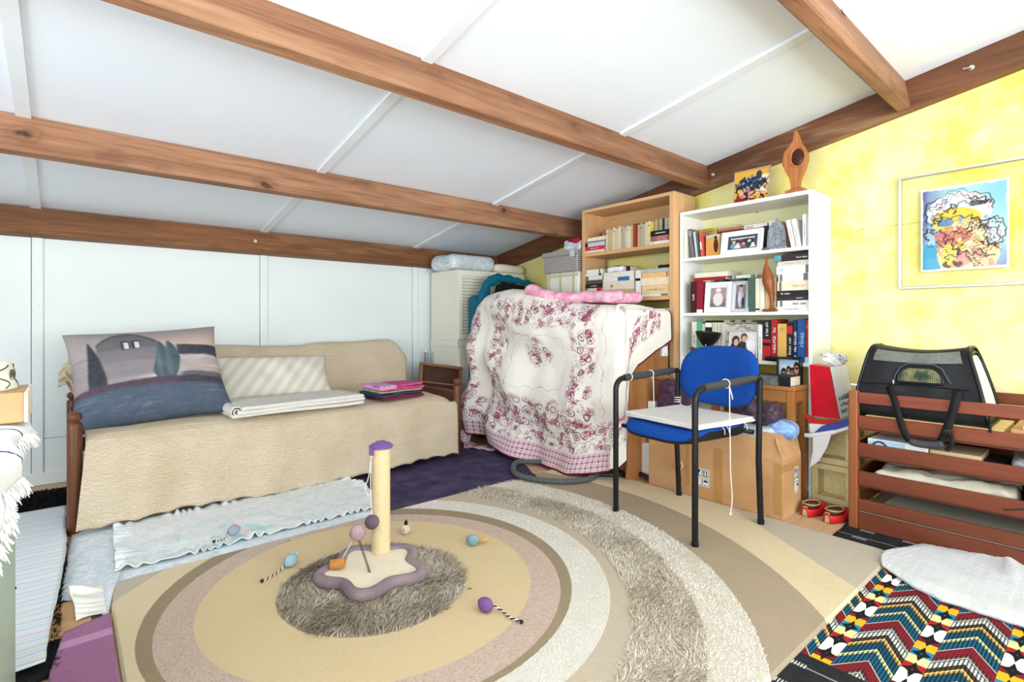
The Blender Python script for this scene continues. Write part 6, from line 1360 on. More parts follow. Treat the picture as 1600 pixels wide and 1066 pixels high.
MB().tube([chw(hd + .012 + .017 * math.cos(t), hw + .017 * math.sin(t), .50 + .012 * t / 6.28) for t in np.linspace(0, 19, 40)], .0022, 6).build('wrap', M_STR, s3, smooth=True)
mb = MB()
for (x, l) in ((-.02, .022), (.01, .016), (.14, .018)):
    mb.tube([chw(x, -.222, .476), chw(x + .004, -.232, .462), chw(x + .008, -.231, .462 - l)], .0016, 5)
o = mb.build('towel_fringe', M_STR, ct); o.matrix_parent_inverse = (Matrix.Translation((2.248, 1.362, .4895)) @ Matrix.Rotation(R(-8.8), 4, 'Z')).inverted(); tag(o, kind='stuff')
# ================================================================== BOXES AND BAGS BEHIND THE CHAIR
def m_card():
    k = NT('corrugated_card'); k.set(.8, 0, .2); v = k.coord(); n = k.noise(v, 6, 4); k.base(k.mix(k.ramp(n, [(.3, (0, 0, 0)), (.7, (1, 1, 1))]), lin((194, 146, 98)), lin((210, 164, 116)))); k.bump(k.noise(k.coord(scale=(1, 12, 1)), 20, 2), .08, .003); return k.m
M_CARD = m_card(); M_CARDIN = mat('card_inside', (176, 130, 86), .85, .06); M_PTAPE = mat('brown_packing_tape', (190, 140, 84), .22, .06, 10, spec=.6)
cb = thing('cardboard_box', 'large taped cardboard box with raised flaps behind the blue chair', 'box', (0, 0, 0))
X0b, X1b, Y0b, Y1b, ZB = 2.612, 2.832, 1.060, 1.815, .285
wt = .004
MB().box(X0b, X0b + wt, Y0b, Y1b, .001, ZB).box(X1b - wt, X1b, Y0b, Y1b, .001, ZB).box(X0b + wt, X1b - wt, Y0b, Y0b + wt, .001, ZB).box(X0b + wt, X1b - wt, Y1b - wt, Y1b, .001, ZB).box(X0b + wt, X1b - wt, Y0b + wt, Y1b - wt, .001, .006).build('walls', M_CARD, cb)
def flap(p0, p1, d, w, inset=.02):
    p0, p1, d = Vector(p0), Vector(p1), Vector(d).normalized(); e = (p1 - p0).normalized(); n = e.cross(d).normalized() * .004
    q = [p0, p1, p1 - e * inset + d * w, p0 + e * inset + d * w]
    return MB().add(q + [x + n for x in q], [(0, 3, 2, 1), (4, 5, 6, 7), (0, 1, 5, 4), (1, 2, 6, 5), (2, 3, 7, 6), (3, 0, 4, 7)])
flap((X0b, Y0b, ZB), (X0b, Y1b, ZB), (.34, 0, .94), .125).build('flap', M_CARD, cb)
flap((X1b, Y0b, ZB), (X0b, Y0b, ZB), (-.0, .38, .92), .105).build('flap', M_CARD, cb)
flap((X1b, Y1b, ZB), (X1b, Y0b, ZB), (.1, 0, .99), .08).build('flap', M_CARD, cb)
for (y0, y1, z0, z1) in ((1.062, 1.10, .02, .27), (1.36, 1.41, .003, .284), (1.55, 1.575, .05, .284)): MB().box(X0b - .0012, X0b, y0, y1, z0, z1).build('tape', M_PTAPE, cb)
MB().box(X0b + .0, X1b, Y0b - .0012, Y0b, .225, .262).build('tape', M_PTAPE, cb)
def ship(parent, o, xa, ya, w, h):
    """white label with the usual cup, arrows and umbrella marks"""
    o, xa, ya = Vector(o), Vector(xa), Vector(ya); nrm = xa.cross(ya).normalized()
    def quad(a, b, c, d, m, e, nm):
        p = [o + xa * q + ya * r + nrm * e for q, r in ((a, c), (b, c), (b, d), (a, d))]; MB().add(p, [(0, 1, 2, 3)]).build(nm, m, parent)
    quad(0, w, 0, h, M_WHITEINK, .0012, 'label_sheet')
    mk = MB()
    def pg(pts): mk.add([o + xa * (q * w) + ya * (r * h) + nrm * .0018 for q, r in pts], [tuple(range(len(pts)))])
    def bar(a, b, c, d): pg([(a, c), (b, c), (b, d), (a, d)])
    for (a, b, c, d) in ((.04, .48, .04, .46), (.52, .96, .04, .46), (.04, .48, .54, .96), (.52, .96, .54, .96)):
        t_ = .025; bar(a, b, c, c + t_); bar(a, b, d - t_, d); bar(a, a + t_, c, d); bar(b - t_, b, c, d)
    bar(.60, .66, .62, .82); pg([(.56, .82), (.70, .82), (.63, .92)]); bar(.78, .84, .62, .82); pg([(.74, .82), (.88, .82), (.81, .92)]); bar(.56, .92, .58, .61)
    pg([(.14, .92), (.38, .92), (.32, .76), (.20, .76)]); bar(.24, .28, .62, .76); bar(.16, .36, .59, .62)
    pg([(.58, .26)] + [(.74 + .16 * math.cos(a), .26 + .12 * math.sin(a)) for a in np.linspace(math.pi, 0, 8)]); bar(.73, .75, .10, .26)
    bar(.66, .70, .08, .11)
    mk.build('handling_marks', M_BLACKINK, parent)
ship(cb, (X0b - .0005, at_x(1086, 745, X0b).y, at_x(1098, 760, X0b).z), (0, -1, 0), (0, 0, 1), .085, .095)
ship(cb, (2.745, Y0b - .0005, .10), (1, 0, 0), (0, 0, 1), .05, .13)
# second, narrower carton behind the chair leg, blue disc and orange yo-yo
cb2 = thing('narrow_carton', 'narrow brown carton standing between the quilt and the big box', 'box', (0, 0, 0))
MB().cbox(2.70, 2.93, 1.838, 1.868, .001, .40, .002).build('walls', M_CARD, cb2)
cb3 = thing('brown_parcel', 'plain brown parcel on the floor below the quilt corner', 'box', (0, 0, 0))
pa, pb = at_z(985, 745), at_z(1003, 742)
o = MB().cbox(2.66, 2.70, 1.875, 2.06, .001, .36, .002).build('walls', M_CARD, cb3); lettering('#2..', M_BLACKINK, cb3, (2.6585, 1.91, .315), (0, -1, 0), (0, 0, 1), .04, .03)
MB().box(2.6588, 2.66, 1.96, 1.975, .02, .35).build('tape', M_PTAPE, cb3)
bdz = thing('blue_disc', 'blue plastic disc with a white rim standing against the carton', 'disc', (0, 0, 0))
Md = Matrix.Translation((2.655, 1.845, .115)) @ Matrix.Rotation(R(90), 4, 'Y') @ Matrix.Rotation(R(12), 4, 'X')
MB().lathe([(.104, -.004), (.104, .004), (.09, .006), (1e-6, .007)], seg=32, M=Md).build('disc_face', mat('blue_plastic', (24, 80, 150), .35, .05), bdz, smooth=30)
MB().lathe([(.104, -.006), (.112, -.006), (.112, .006), (.104, .006)], seg=32, M=Md).build('rim', mat('white_plastic', (240, 240, 238)), bdz, smooth=30)
yo = thing('orange_yoyo', 'orange round toy hanging on strings beside the rear chair leg', 'toy', (0, 0, 0))
pz = at_x(1061, 727, 2.595); Mo = Matrix.Translation(pz) @ Matrix.Rotation(R(90), 4, 'Y')
MB().lathe([(1e-6, -.008), (.019, -.008), (.019, .006), (1e-6, .006)], seg=20, M=Mo).build('orange_half', mat('orange_plastic', (236, 108, 36), .35, .05), yo, smooth=30)
MB().lathe([(.019, -.003), (.025, -.003), (.025, .003), (.019, .003)], seg=20, M=Mo).build('pale_rim', mat('ivory_plastic', (238, 214, 186), .4), yo, smooth=30)
MB().tube(r3([pz + Vector((0, .004, .02)), pz + Vector((0, .012, .12)), pz + Vector((-.003, .006, .20))], 12), .0022, 6).build('string', M_STR, yo); MB().tube(r3([pz + Vector((-.002, -.004, -.02)), pz + Vector((0, -.014, -.08)), pz + Vector((0, .004, -.13)), pz + Vector((0, .02, -.10))], 14), .0016, 6).build('red_string', mat('red_string', (190, 60, 60), .9), yo)
# plastic bags in and above the box
o = softbox('dark_plum_bag', (.15, .24, .11), .05, m_plastic('plum_plastic', (40, 22, 40), (92, 62, 84), rough=.25), None, (2.735, 1.235, .435), (0, R(4), R(8)), 18, .016, 9, 180); tag(o, 'crumpled dark plum plastic bag on the big cardboard box', 'bag')
o = softbox('blue_plastic_bag', (.15, .15, .085), .04, m_plastic('blue_film', (96, 150, 214), (190, 214, 240), rough=.12), None, (2.79, 1.14, .365), (R(10), R(0), R(14)), 18, .013, 9, 190); tag(o, 'crumpled pale blue plastic bag spilling over the box corner', 'bag')
o = softbox('clear_plastic_bag', (.15, .34, .12), .055, m_plastic('grey_film', (158, 166, 172), (216, 222, 226), rough=.12), None, (2.715, 1.30, .31), (0, 0, R(5)), 18, .012, 8, 200); tag(o, 'grey translucent plastic bag filling the big cardboard box', 'bag')
o = softbox('purple_plastic_bag', (.12, .24, .32), .05, m_plastic('purple_film', (44, 18, 48), (98, 60, 96), rough=.25), None, (2.775, 1.72, .29), (0, 0, 0), 18, .016, 7, 210); tag(o, 'dark purple plastic bag with pale creases left of the chair backrest', 'bag')
hd_ = MB().cbox(2.72, 2.76, 1.853, 1.90, .395, .46, .003).build('white_adapter', mat('white_plastic', (240, 240, 238))); hd_.location = (0, 0, 0.006); tag(hd_, 'white plug adapter behind the chair arm on the narrow carton', 'adapter')
# ================================================================== STOOL WITH BOOK AND PHOTO BOX
M_PINE = wood('golden_pine', (196, 130, 70), (172, 106, 54), 2, .4, 24); M_PINEY = wood('golden_pine_top', (206, 142, 82), (184, 118, 62), 1, .4, 24)
sl = thing('pine_side_table', 'small golden pine table in front of the white bookcase', 'table', (0, 0, 0))
SX0, SX1, SY0, SY1, SZ = 2.848, 3.040, 1.098, 1.56, .615
MB().cbox(SX0, SX1, SY0, SY1, SZ - .022, SZ, .003).build('tabletop', M_PINEY, sl)
for (a, b) in ((SX0 + .004, SY0 + .004), (SX0 + .004, SY1 - .04), (SX1 - .04, SY0 + .004), (SX1 - .04, SY1 - .04)): MB().cbox(a, a + .036, b, b + .036, .001, SZ - .022, .002).build('leg', M_PINE, sl)
MB().cbox(SX0 + .008, SX0 + .026, SY0 + .04, SY1 - .04, SZ - .085, SZ - .022, .002).build('apron', M_PINEY, sl); MB().cbox(SX0 + .04, SX1 - .04, SY0 + .008, SY0 + .026, SZ - .085, SZ - .022, .002).build('apron', M_PINEY, sl)
MB().cbox(SX0 + .01, SX1 - .01, SY0 + .04, SY1 - .04, .42, .435, .002).build('lower_shelf', M_PINEY, sl)
bo = book(1.52, 1.118 + .0, SZ, SZ + .052, 2.852, .135, (34, 34, 36), 'thick black book with a grey cover picture on the pine table', None, 'flat', bands=((.5, .85, mat('grey_cover_photo', (110, 110, 112), .5, .5, 30)),))
for c in bo.children:
    if c.name.startswith('pages'): c.data.materials[0] = M_PAGES
ph = frame('photo_cube', 'black box frame with four smiling people behind the black book', 1213, 1250, 566, 603, 2.995, mat('black_plastic', (22, 22, 24), .3), .006, art_selfie, 0, .04, z0=SZ + .0005, stand=False)
# red gift bag, white bag
rb = thing('red_gift_bag', 'red paper gift bag with a white crumpled top beside the white bookcase', 'gift bag', (0, 0, 0))
RB = [at_x(1265, 570, 2.99), at_x(1297, 574, 2.99), at_x(1313, 655, 2.99), at_x(1268, 650, 2.99)]
mb = MB(); bkv = Vector((.10, 0, 0)); mb.add(RB + [p + bkv for p in RB], [(0, 1, 2, 3), (7, 6, 5, 4), (0, 3, 7, 4), (1, 0, 4, 5), (3, 2, 6, 7)]); mb.build('red_front', mat('red_gloss_paper', (206, 18, 40), .3, .12, 10, .2, 12), rb)
wm = mat('white_gloss_paper', (238, 236, 232), .4, .03, 12, .3, 20)
S_ = [RB[1] + Vector((0, -.0005, 0)), RB[2] + Vector((0, -.0005, 0)), RB[2] + Vector((.12, -.035, .03)), RB[1] + Vector((.12, -.035, .015))]
mb = MB().add(S_ + [p + Vector((0, .003, 0)) for p in S_], [(3, 2, 1, 0), (4, 5, 6, 7), (0, 1, 5, 4), (2, 3, 7, 6), (1, 2, 6, 5), (3, 0, 4, 7)]); wsd = mb.build('white_side', wm, rb)
for i, (tx, f) in enumerate((('#6.', .62), ('#5..', .74), ('#7...', .86))):
    a = S_[0].lerp(S_[1], f); b = S_[3].lerp(S_[2], f); lettering(tx, M_BLACKINK, wsd, a.lerp(b, .5) + Vector((-.001, -.004, 0)), (b - a).normalized(), (S_[0] - S_[1]).normalized(), (b - a).length * .8, .024)
# crumpled tissue standing out at the top
mb = MB()
nu, nv = 14, 10; G = np.zeros((nu, nv, 3)); a0, a1 = RB[1] + Vector((.01, -.002, 0)), RB[1] + Vector((.12, -.036, .015))
for i in range(nu):
    for j in range(nv):
        p = a0.lerp(a1, i / (nu - 1)); q = j / (nv - 1); G[i, j] = (p.x + .01 * math.sin(i * 1.4 + j), p.y + .05 * q * (1 - i / nu) + .01 * math.sin(i * 2 + j * 1.3), p.z + q * (.075 - .05 * abs(i / (nu - 1) - .35)) + .008 * math.sin(i * 2.3) * q)
o = MB().grid(G).build('tissue', wm, rb, smooth=True); solid(o, .002)
# red-white-blue paper fins (folded card model) on concrete blocks
fn = thing('paper_rocket', 'red, white and blue folded card model lying on the concrete blocks', 'card model', (0, 0, 0))
def plate(nm, pxs, X, m, th=.006, dx=None):
    ps = [at_x(px, py, X if dx is None else X + dx[i]) for i, (px, py) in enumerate(pxs)]; n = len(ps)
    MB().add(ps + [p + Vector((th, 0, 0)) for p in ps], [tuple(range(n)), tuple(range(2 * n - 1, n - 1, -1))] + [(i, n + i, n + (i + 1) % n, (i + 1) % n) for i in range(n)]).build(nm, m, fn)
plate('white_fin', ((1270, 679), (1300, 676), (1292, 700), (1280, 720), (1265, 731), (1270, 705)), 2.94, wm)
plate('red_fin', ((1256, 646), (1272, 655), (1314, 658), (1290, 664), (1264, 662)), 2.965, mat('red_card', (208, 44, 40), .5, .05), .02)
plate('white_wing', ((1264, 662), (1290, 664), (1276, 676), (1266, 676)), 2.955, wm, .012)
plate('blue_wing', ((1272, 676), (1284, 666), (1326, 654), (1328, 664), (1300, 674)), 2.945, mat('blue_card', (66, 74, 160), .5, .05), .03)
MB().tube([at_x(1258, 680, 2.95), at_x(1268, 681, 2.95), at_x(1300, 676, 2.95), at_x(1326, 668, 2.97)], [.011, .013, .013, .010], 12).build('white_tube', wm, fn, smooth=40)
# concrete hollow blocks, two stacked
M_CONC = mat('pale_concrete', (228, 210, 154), .95, .10, 40, .6, 160)
for i, z0 in enumerate((.001, .207)):
    blk = thing('concrete_block', ('lower' if i == 0 else 'upper') + ' hollow concrete block of the two stacked beside the crib', 'block', (0, 0, 0), 0, 'stacked concrete blocks')
    xa, xb, ya, yb, H_ = 3.035, 3.235, .895, 1.085, .203; w = .032
    for (x0, x1, y0, y1, z1, z2) in ((xa, xb, ya, yb, 0, w), (xa, xb, ya, yb, H_ - w, H_), (xa, xb, ya, ya + w, w, H_ - w), (xa, xb, yb - w, yb, w, H_ - w), (xa + .08, xa + .105, ya + w, yb - w, w, H_ - w)):
        MB().cbox(x0, x1, y0, y1, z0 + z1, z0 + z2, .004).build('wall', M_CONC, blk)
# red clogs
def clog(label, loc, rz):
    t = thing('red_clog', label, 'clog', loc, rz, 'red clogs')
    # toe points along +x
    L = .205; n = 26; m_ = 16; V_ = []; prof_ = np.linspace(0, 1, n)
    for q in prof_:
        x = (q - .5) * L; w = .045 * (math.sin(math.pi * min(1, q * .92 + .06)) ** .55); hgt = np.interp(q, [0, .08, .35, .55, .75, .92, 1], [.040, .052, .046, .054, .050, .040, .034]); b = np.interp(q, [0, .3, .55, .85, 1], [0, .006, .001, .004, .022])
        for j in range(m_):
            a = math.pi * j / (m_ - 1); V_.append((x, -w * math.cos(a), b + (hgt - b) * math.sin(a) ** .55))
    G = np.array(V_).reshape(n, m_, 3)
    # opening: push the rear top inwards
    for i, q in enumerate(prof_):
        for j in range(m_):
            a = math.pi * j / (m_ - 1); k = max(0, 1 - ((q - .33) / .27) ** 2) * max(0, math.sin(a) - .62) / .38
            if k > 0: G[i, j, 2] -= .044 * min(1, k * 3.0)
    o = MB().grid(G).build('upper', mat('red_leather', (202, 36, 36), .4, .08), t, smooth=True); solid(o, .004)
    rim = [(.0 + (.33 + .25 * math.cos(a) - .5) * L, .033 * math.sin(a), .053 + .004 * math.cos(a) ** 2) for a in np.linspace(0, 2 * math.pi, 28, endpoint=False)]
    MB().tube(rim, .0028, 8, closed=True).build('gold_edging', mat('gold_braid', (206, 176, 120), .5, .3, 200, .5, 400), t, smooth=True)
    MB().add([(-.0965, -.011, .004), (-.0965, .011, .004), (-.0925, .011, .048), (-.0925, -.011, .048), (-.099, -.011, .004), (-.099, .011, .004), (-.095, .011, .048), (-.095, -.011, .048)], [(0, 1, 2, 3), (7, 6, 5, 4), (0, 4, 5, 1), (2, 6, 7, 3), (1, 5, 6, 2), (0, 3, 7, 4)]).build('gold_strip', mat('gold_braid', (206, 176, 120)), t)
    MB().prism([((p - .5) * L, s_ * .034 * (math.sin(math.pi * min(1, p * .92 + .06)) ** .55)) for s_, ps in ((-1, np.linspace(.03, .97, 12)), (1, np.linspace(.97, .03, 12))) for p in ps], 0, .005).build('sole', mat('tan_sole', (170, 130, 90), .7), t)
    MB().lathe([(1.0, .0525), (.9, .044), (.6, .032), (1e-6, .028)], ((.33 - .5) * L, 0, 0), 24, sx=.235 * L, sy=.031).build('insole', mat('brown_lining', (112, 76, 52), .9), t, smooth=True)
    return t
clog('red pointed clog with gold trim standing next to the cardboard box', (2.845, 1.000, .001), R(-6)); clog('red pointed clog with gold trim standing next to the crib post', (2.835, .892, .001), R(-10))
# ================================================================== VACUUM HOSE
hp = [(2.62, 2.52, .035), (2.40, 2.545, .030), (2.20, 2.53, .030), (2.095, 2.46, .030), (2.075, 2.36, .030), (2.16, 2.22, .032), (2.30, 2.09, .034), (2.45, 2.05, .036), (2.55, 2.12, .04), (2.58, 2.20, .055)]
hp = [at_z(x, y, .03) for x, y in ((870, 722), (835, 722), (812, 722), (802, 732), (812, 744), (840, 750), (880, 753), (915, 750), (935, 740), (944, 724))] 
path = r3(hp, 400); rads = [.0165 + .0022 * math.sin(i * 1.57) for i in range(400)]
hs = thing('vacuum_hose', 'grey ribbed vacuum cleaner hose looping out under the quilt', 'hose', (0, 0, 0))
MB().tube(path, rads, 12).build('ribbed_hose', mat('grey_hose', (84, 92, 90), .4, .05), hs, smooth=True)
p2_ = r3([at_z(x, y, .028) for x, y in ((880, 722), (892, 733), (915, 740), (950, 742), (1000, 741), (1016, 748))], 60)
MB().tube(p2_, .016, 12).build('dark_tube', mat('dark_hose', (40, 44, 46), .35, .05), hs, smooth=True)
# ================================================================== CRIB SHELF
M_CHER = wood('cherry_stained_slat', (136, 70, 46), (112, 54, 34), 1, .35, 26); M_CHERZ = wood('cherry_stained_post', (170, 100, 60), (146, 80, 46), 2, .35, 26); M_CHERX = wood('cherry_stained_end', (140, 74, 44), (116, 56, 34), 0, .35, 26)
cbx = thing('slatted_crib', 'reddish slatted wooden crib used as a shelf against the yellow wall', 'crib', (0, 0, 0))
KX, KB, KY1, KY0 = 2.765, 3.262, .828, -.42
for (x0, x1) in ((KX - .004, KX + .036), (KB - .036, KB)):
    for y1 in (KY1, KY0 + .04): MB().cbox(x0, x1, y1 - .036, y1, .001, .636, .004).build('post', M_CHERZ, cbx)
RL = [(.579, .629), (.465, .523), (.336, .397), (.204, .268), (.087, .139)]
for z0, z1 in RL:
    MB().cbox(KX + .002, KX + .020, KY0 + .04, KY1 - .036, z0, z1, .003).build('slat', M_CHER, cbx); MB().cbox(KB - .022, KB - .004, KY0 + .04, KY1 - .036, z0, z1, .003).build('slat', M_CHER, cbx)
    MB().cbox(KX + .036, KB - .036, KY1 - .028, KY1 - .010, z0, z1, .003).build('end_slat', M_CHERX, cbx)
MB().cbox(KX + .004, KX + .022, KY0 + .04, KY1 - .036, .002, .078, .003).build('plinth', M_CHER, cbx)
for z in (.080, .204, .336, .465): MB().box(KX + .022, KB - .022, KY0 + .04, KY1 - .028, z - .010, z).build('shelf_board', mat('crib_board', (206, 196, 176), .7, .04) if z < .1 else M_CHER, cbx)
# contents
def paperstack(name, label, x0, x1, y0, y1, z, t, n, cols, cat, grp, seed):
    rs = np.random.RandomState(seed)
    root = None
    for i in range(n):
        c = cols[i % len(cols)]; d = rs.uniform(-.008, .008, 4); o = MB().cbox(x0 + d[0], x1 + d[1], y0 + d[2], y1 + d[3], z, z + t * .94, .0012).build(name, mat('%s_%d' % (name, i % len(cols)), c, .7, .08, 30)); z += t
        tag(o, label % ORD[i], cat, grp)
paperstack('flat_carton', 'yellowish flat carton under the pet carrier, %s from the bottom', 2.80, 3.12, .30, .77, .4655, .030, 2, [(222, 186, 120), (232, 200, 138), (214, 176, 108)], 'carton', 'flat cartons under the carrier', 5)
o = MB().cbox(2.80, 3.15, -.05, .285, .4655, .535, .003).build('brown_carton', M_CARD); tag(o, 'brown carton beside the flat cartons behind the top crib slats', 'carton')
o = MB().cbox(2.80, 3.10, -.10, .25, .5355, .550, .002).build('white_folder', mat('white_card', (232, 230, 222), .6)); tag(o, 'white folder on the brown carton in the crib', 'folder')
mg = MB().cbox(2.795, 3.0, .54, .76, .3365, .420, .002).build('picture_book', mat('glossy_white', (236, 236, 232), .35)); tag(mg, 'white picture book with a blue and red illustration in the crib', 'book')
MB().box(2.7935, 2.795, .62, .755, .36, .416).build('illustration', mat('sky_illustration', (120, 176, 214), .5, .3, 20, col2=(206, 220, 230)), mg); MB().tube([(2.793, .74 - .1 * q, .395 + .016 * math.sin(q * 6)) for q in np.linspace(0, 1, 14)], .004, 6).build('dark_line', mat('red_ink_dark', (60, 36, 50), .6), mg)
o = MB().cbox(2.80, 3.0, .37, .535, .3365, .408, .002).build('tan_magazine', mat('tan_paper', (206, 178, 134), .7, .08)); tag(o, 'tan magazine pile next to the picture book in the crib', 'magazine')
o = softbox('plastic_folder', (.26, .34, .085), .02, m_plastic('smoky_film', (104, 96, 100), (196, 190, 190), rough=.15), None, (2.93, .12, .3365), (0, 0, R(4)), 14, .008, 8, 220); tag(o, 'smoky plastic sleeve beside the black gap in the crib', 'sleeve')
o = MB().cbox(2.80, 3.0, .30, .365, .3365, .39, .002).build('black_case', mat('black_fabric', (24, 24, 26))); tag(o, 'black case between the tan magazines and the smoky sleeve', 'case')
o = softbox('cotton_cloth', (.22, .46, .085), .03, mat('cream_cotton_print', (210, 200, 176), .9, .15, 8, .3, 40), None, (2.91, .50, .2045), (0, 0, R(3)), 30, .016, 11, 230); tag(o, 'crumpled cream cloth bag on the third level of the crib', 'cloth')
o = softbox('dark_cloth', (.24, .42, .10), .03, mat('dark_print', (60, 56, 52), .9, .3, 20, col2=(150, 140, 124)), None, (2.92, .03, .2045), (0, 0, 0), 16, .012, 8, 240); tag(o, 'dark patterned cloth beside the cream cloth in the crib', 'cloth')
o = MB().cbox(2.80, 3.18, -.2, .72, .0805, .110, .002).build('grey_panel', mat('grey_board', (196, 190, 172), .7, .04)); tag(o, 'pale grey panel lying at the bottom of the crib', 'panel')
o = MB().tube(r3([(KX - .012, .30, .225), (KX - .010, .22, .245), (KX - .014, .12, .222), (KX - .010, .05, .225)], 16), .0025, 6).build('loose_wire', mat('black_wire', (24, 24, 24), .4)); tag(o, 'thin dark wire poking out over the crib slat', 'wire')
# ================================================================== PET CARRIER
M_NYL = mat('black_nylon', (24, 24, 26), .55, .12, 20, .35, 300); M_WEB = mat('black_webbing', (18, 18, 20), .7, .1, 60, .4, 500); M_PIPE = mat('black_piping', (14, 14, 16), .35, .1)
pc = thing('pet_carrier', 'black fabric pet carrier with mesh windows resting on the crib', 'pet carrier', (0, 0, 0))
# cross-section (x,z) extruded along y with slanted ends
ZC = .529; CXS = [(2.812, ZC), (2.800, ZC + .02), (2.806, ZC + .10), (2.845, ZC + .275), (2.875, ZC + .308), (2.905, ZC + .315), (3.02, ZC + .315), (3.05, ZC + .308), (3.08, ZC + .275), (3.118, ZC + .10), (3.124, ZC + .02), (3.112, ZC)]
def yend(z, s_):
    q = (z - ZC) / .315
    return (.815 - .055 * q ** 1.4) if s_ > 0 else (.352 + .075 * q ** 1.3)
nS_ = 22; cs_ = resample(CXS + [CXS[0]], 60)[:-1]; V_ = []
for i in range(nS_):
    q = i / (nS_ - 1)
    for (x, z) in cs_:
        y_ = yend(z, -1) + (yend(z, 1) - yend(z, -1)) * q; sag = -.020 * math.sin(math.pi * q) * max(0, (z - ZC - .2) / .115); V_.append((x + .004 * math.sin(q * 14) * (x < 2.9), y_, z + sag))
mb = MB(); nC = len(cs_); mb.v = V_; mb.f = [(i * nC + j, i * nC + (j + 1) % nC, (i + 1) * nC + (j + 1) % nC, (i + 1) * nC + j) for i in range(nS_ - 1) for j in range(nC)] + [tuple(range(nC)), tuple(reversed(range((nS_ - 1) * nC, nS_ * nC)))]
mb.build('carrier_body', M_NYL, pc, smooth=45)
for s_ in (-1, 1):
    rim = [(x, yend(z, s_) + s_ * .003, z) for x, z in cs_]; MB().tube(rim, .006, 8, closed=True).build('piping', M_PIPE, pc, smooth=True)
    rim = [((x - 2.96) * .80 + 2.96, yend((z - ZC) * .84 + ZC + .028, s_) + s_ * .004, (z - ZC) * .84 + ZC + .028) for x, z in cs_]; MB().tube(rim, .004, 8, closed=True).build('zip', M_PIPE, pc, smooth=True)
def m_netmesh():
    k = NT('carrier_netting'); k.set(.6, 0, .2); v = k.coord(); sp = k.n('ShaderNodeSeparateXYZ'); k.l(v, sp.inputs[0])
    a = k.math('GREATER_THAN', k.math('MODULO', k.math('ADD', sp.outputs[1], 1), .006), .0038); b = k.math('GREATER_THAN', k.math('MODULO', k.math('ADD', sp.outputs[2], 1), .006), .0038)
    n = k.noise(v, 16, 3); c = k.mix(k.ramp(n, [(.4, (0, 0, 0)), (.6, (1, 1, 1))]), lin((66, 92, 70)), lin((196, 190, 130)))
    k.base(k.mix(k.math('MAXIMUM', a, b), c, lin((20, 20, 20)))); return k.m
M_NET = m_netmesh(); M_NETG = mat('grey_net', (112, 114, 104), .6, .2, 60, .4, 400)
def fx(z): return np.interp(z, [ZC, ZC + .02, ZC + .10, ZC + .275], [2.812, 2.800, 2.806, 2.845]) - .003
# front window: arched
wy0, wy1, wz0, wz1 = .497, .648, ZC + .158, ZC + .225
ar = [(wy1 + .004, wz0), (wy0 - .004, wz0), (wy0 - .002, wz0 + .03), (wy0 + .012, wz1 - .012), (wy0 + .035, wz1), (wy1 - .03, wz1), (wy1 - .008, wz1 - .016), (wy1 + .002, wz0 + .03)]
ars = resample(ar + [ar[0]], 40)[:-1]
MB().add([(fx(z) - .002, y, z) for y, z in ars], [tuple(range(len(ars)))]).build('front_window', M_NET, pc)
MB().tube([(fx(z) - .003, y, z) for y, z in ars], .0055, 8, closed=True).build('window_piping', M_PIPE, pc, smooth=True)
MB().tube([(fx(z) - .005, y + .0, z) for y, z in (((wy1 + .018), wz0 - .004), (wy1 + .012, wz0 + .03), (wy1 - .004, wz1 - .004), (wy1 - .03, wz1 + .014), (wy0 + .03, wz1 + .014), (wy0 + .0, wz1 - .004), (wy0 - .016, wz0 + .03), (wy0 - .03, wz0 + .004))], .0035, 8).build('zip_line', mat('zip_grey', (70, 72, 74), .4), pc, smooth=True)
MB().lathe([(.004, 0), (.005, .01), (.003, .018), (1e-6, .019)], (fx(wz0) - .006, wy1 + .018, wz0 - .012), 8).build('zip_pull', mat('steel_pull', (200, 200, 204), .25, metal=.9), pc)
# top mesh strip and end windows
G = np.zeros((24, 6, 3))
for i in range(24):
    q = .07 + .86 * i / 23
    for j in range(6):
        z = ZC + .248 + .052 * j / 5; x = np.interp(z, [ZC + .10, ZC + .275, ZC + .308], [2.806, 2.845, 2.875]); y0_, y1_ = yend(z, -1), yend(z, 1)
        G[i, j] = (x - .0045 + .004 * math.sin(q * 14), y0_ + (y1_ - y0_) * q, z - .020 * math.sin(math.pi * q) * max(0, (z - ZC - .2) / .115) + .003)
MB().grid(G).build('top_mesh', M_NETG, pc, smooth=True)
e = -1; q_ = [((x - 2.96) * .72 + 2.96, yend((z - ZC) * .76 + ZC + .04, e) - .0035, (z - ZC) * .76 + ZC + .04) for x, z in cs_]; MB().add(q_, [tuple(range(len(q_)))]).build('end_window', mat('pale_net', (206, 208, 204), .6, .05), pc)
MB().tube([(fx(ZC + .145) - .003, yend(ZC + .14, -1) + .03, ZC + .142), (fx(ZC + .15) - .003, .60, ZC + .148), (fx(ZC + .145) - .003, .80, ZC + .142)], .003, 8).build('seam', M_PIPE, pc)
# straps: down the front, over the slats, meeting at the padded handle
def strap(pts, w, nm='strap'):
    P = r3(pts, 30); mb = MB(); V_ = []
    for i, p in enumerate(P):
        d = (P[min(i + 1, 29)] - P[max(i - 1, 0)]).normalized(); s_ = d.cross(Vector((1, 0, 0))).normalized()
        V_.append([tuple(p - s_ * w / 2), tuple(p + s_ * w / 2)])
    o = MB().grid(np.array(V_)).build(nm, M_WEB, pc, smooth=True); solid(o, .003); return o
XS = 2.752
A = lambda px, py, X: at_x(px, py, X)
strap([A(1388, 603, 2.800), A(1396, 622, XS), A(1404, 650, XS), A(1414, 678, XS), A(1421, 690, XS)], .026); strap([A(1497, 610, 2.800), A(1492, 630, XS), A(1485, 655, XS), A(1477, 676, XS - .004), A(1470, 692, XS - .004)], .030)
hA, hB = A(1421, 689, XS - .012), A(1474, 694, XS - .012)
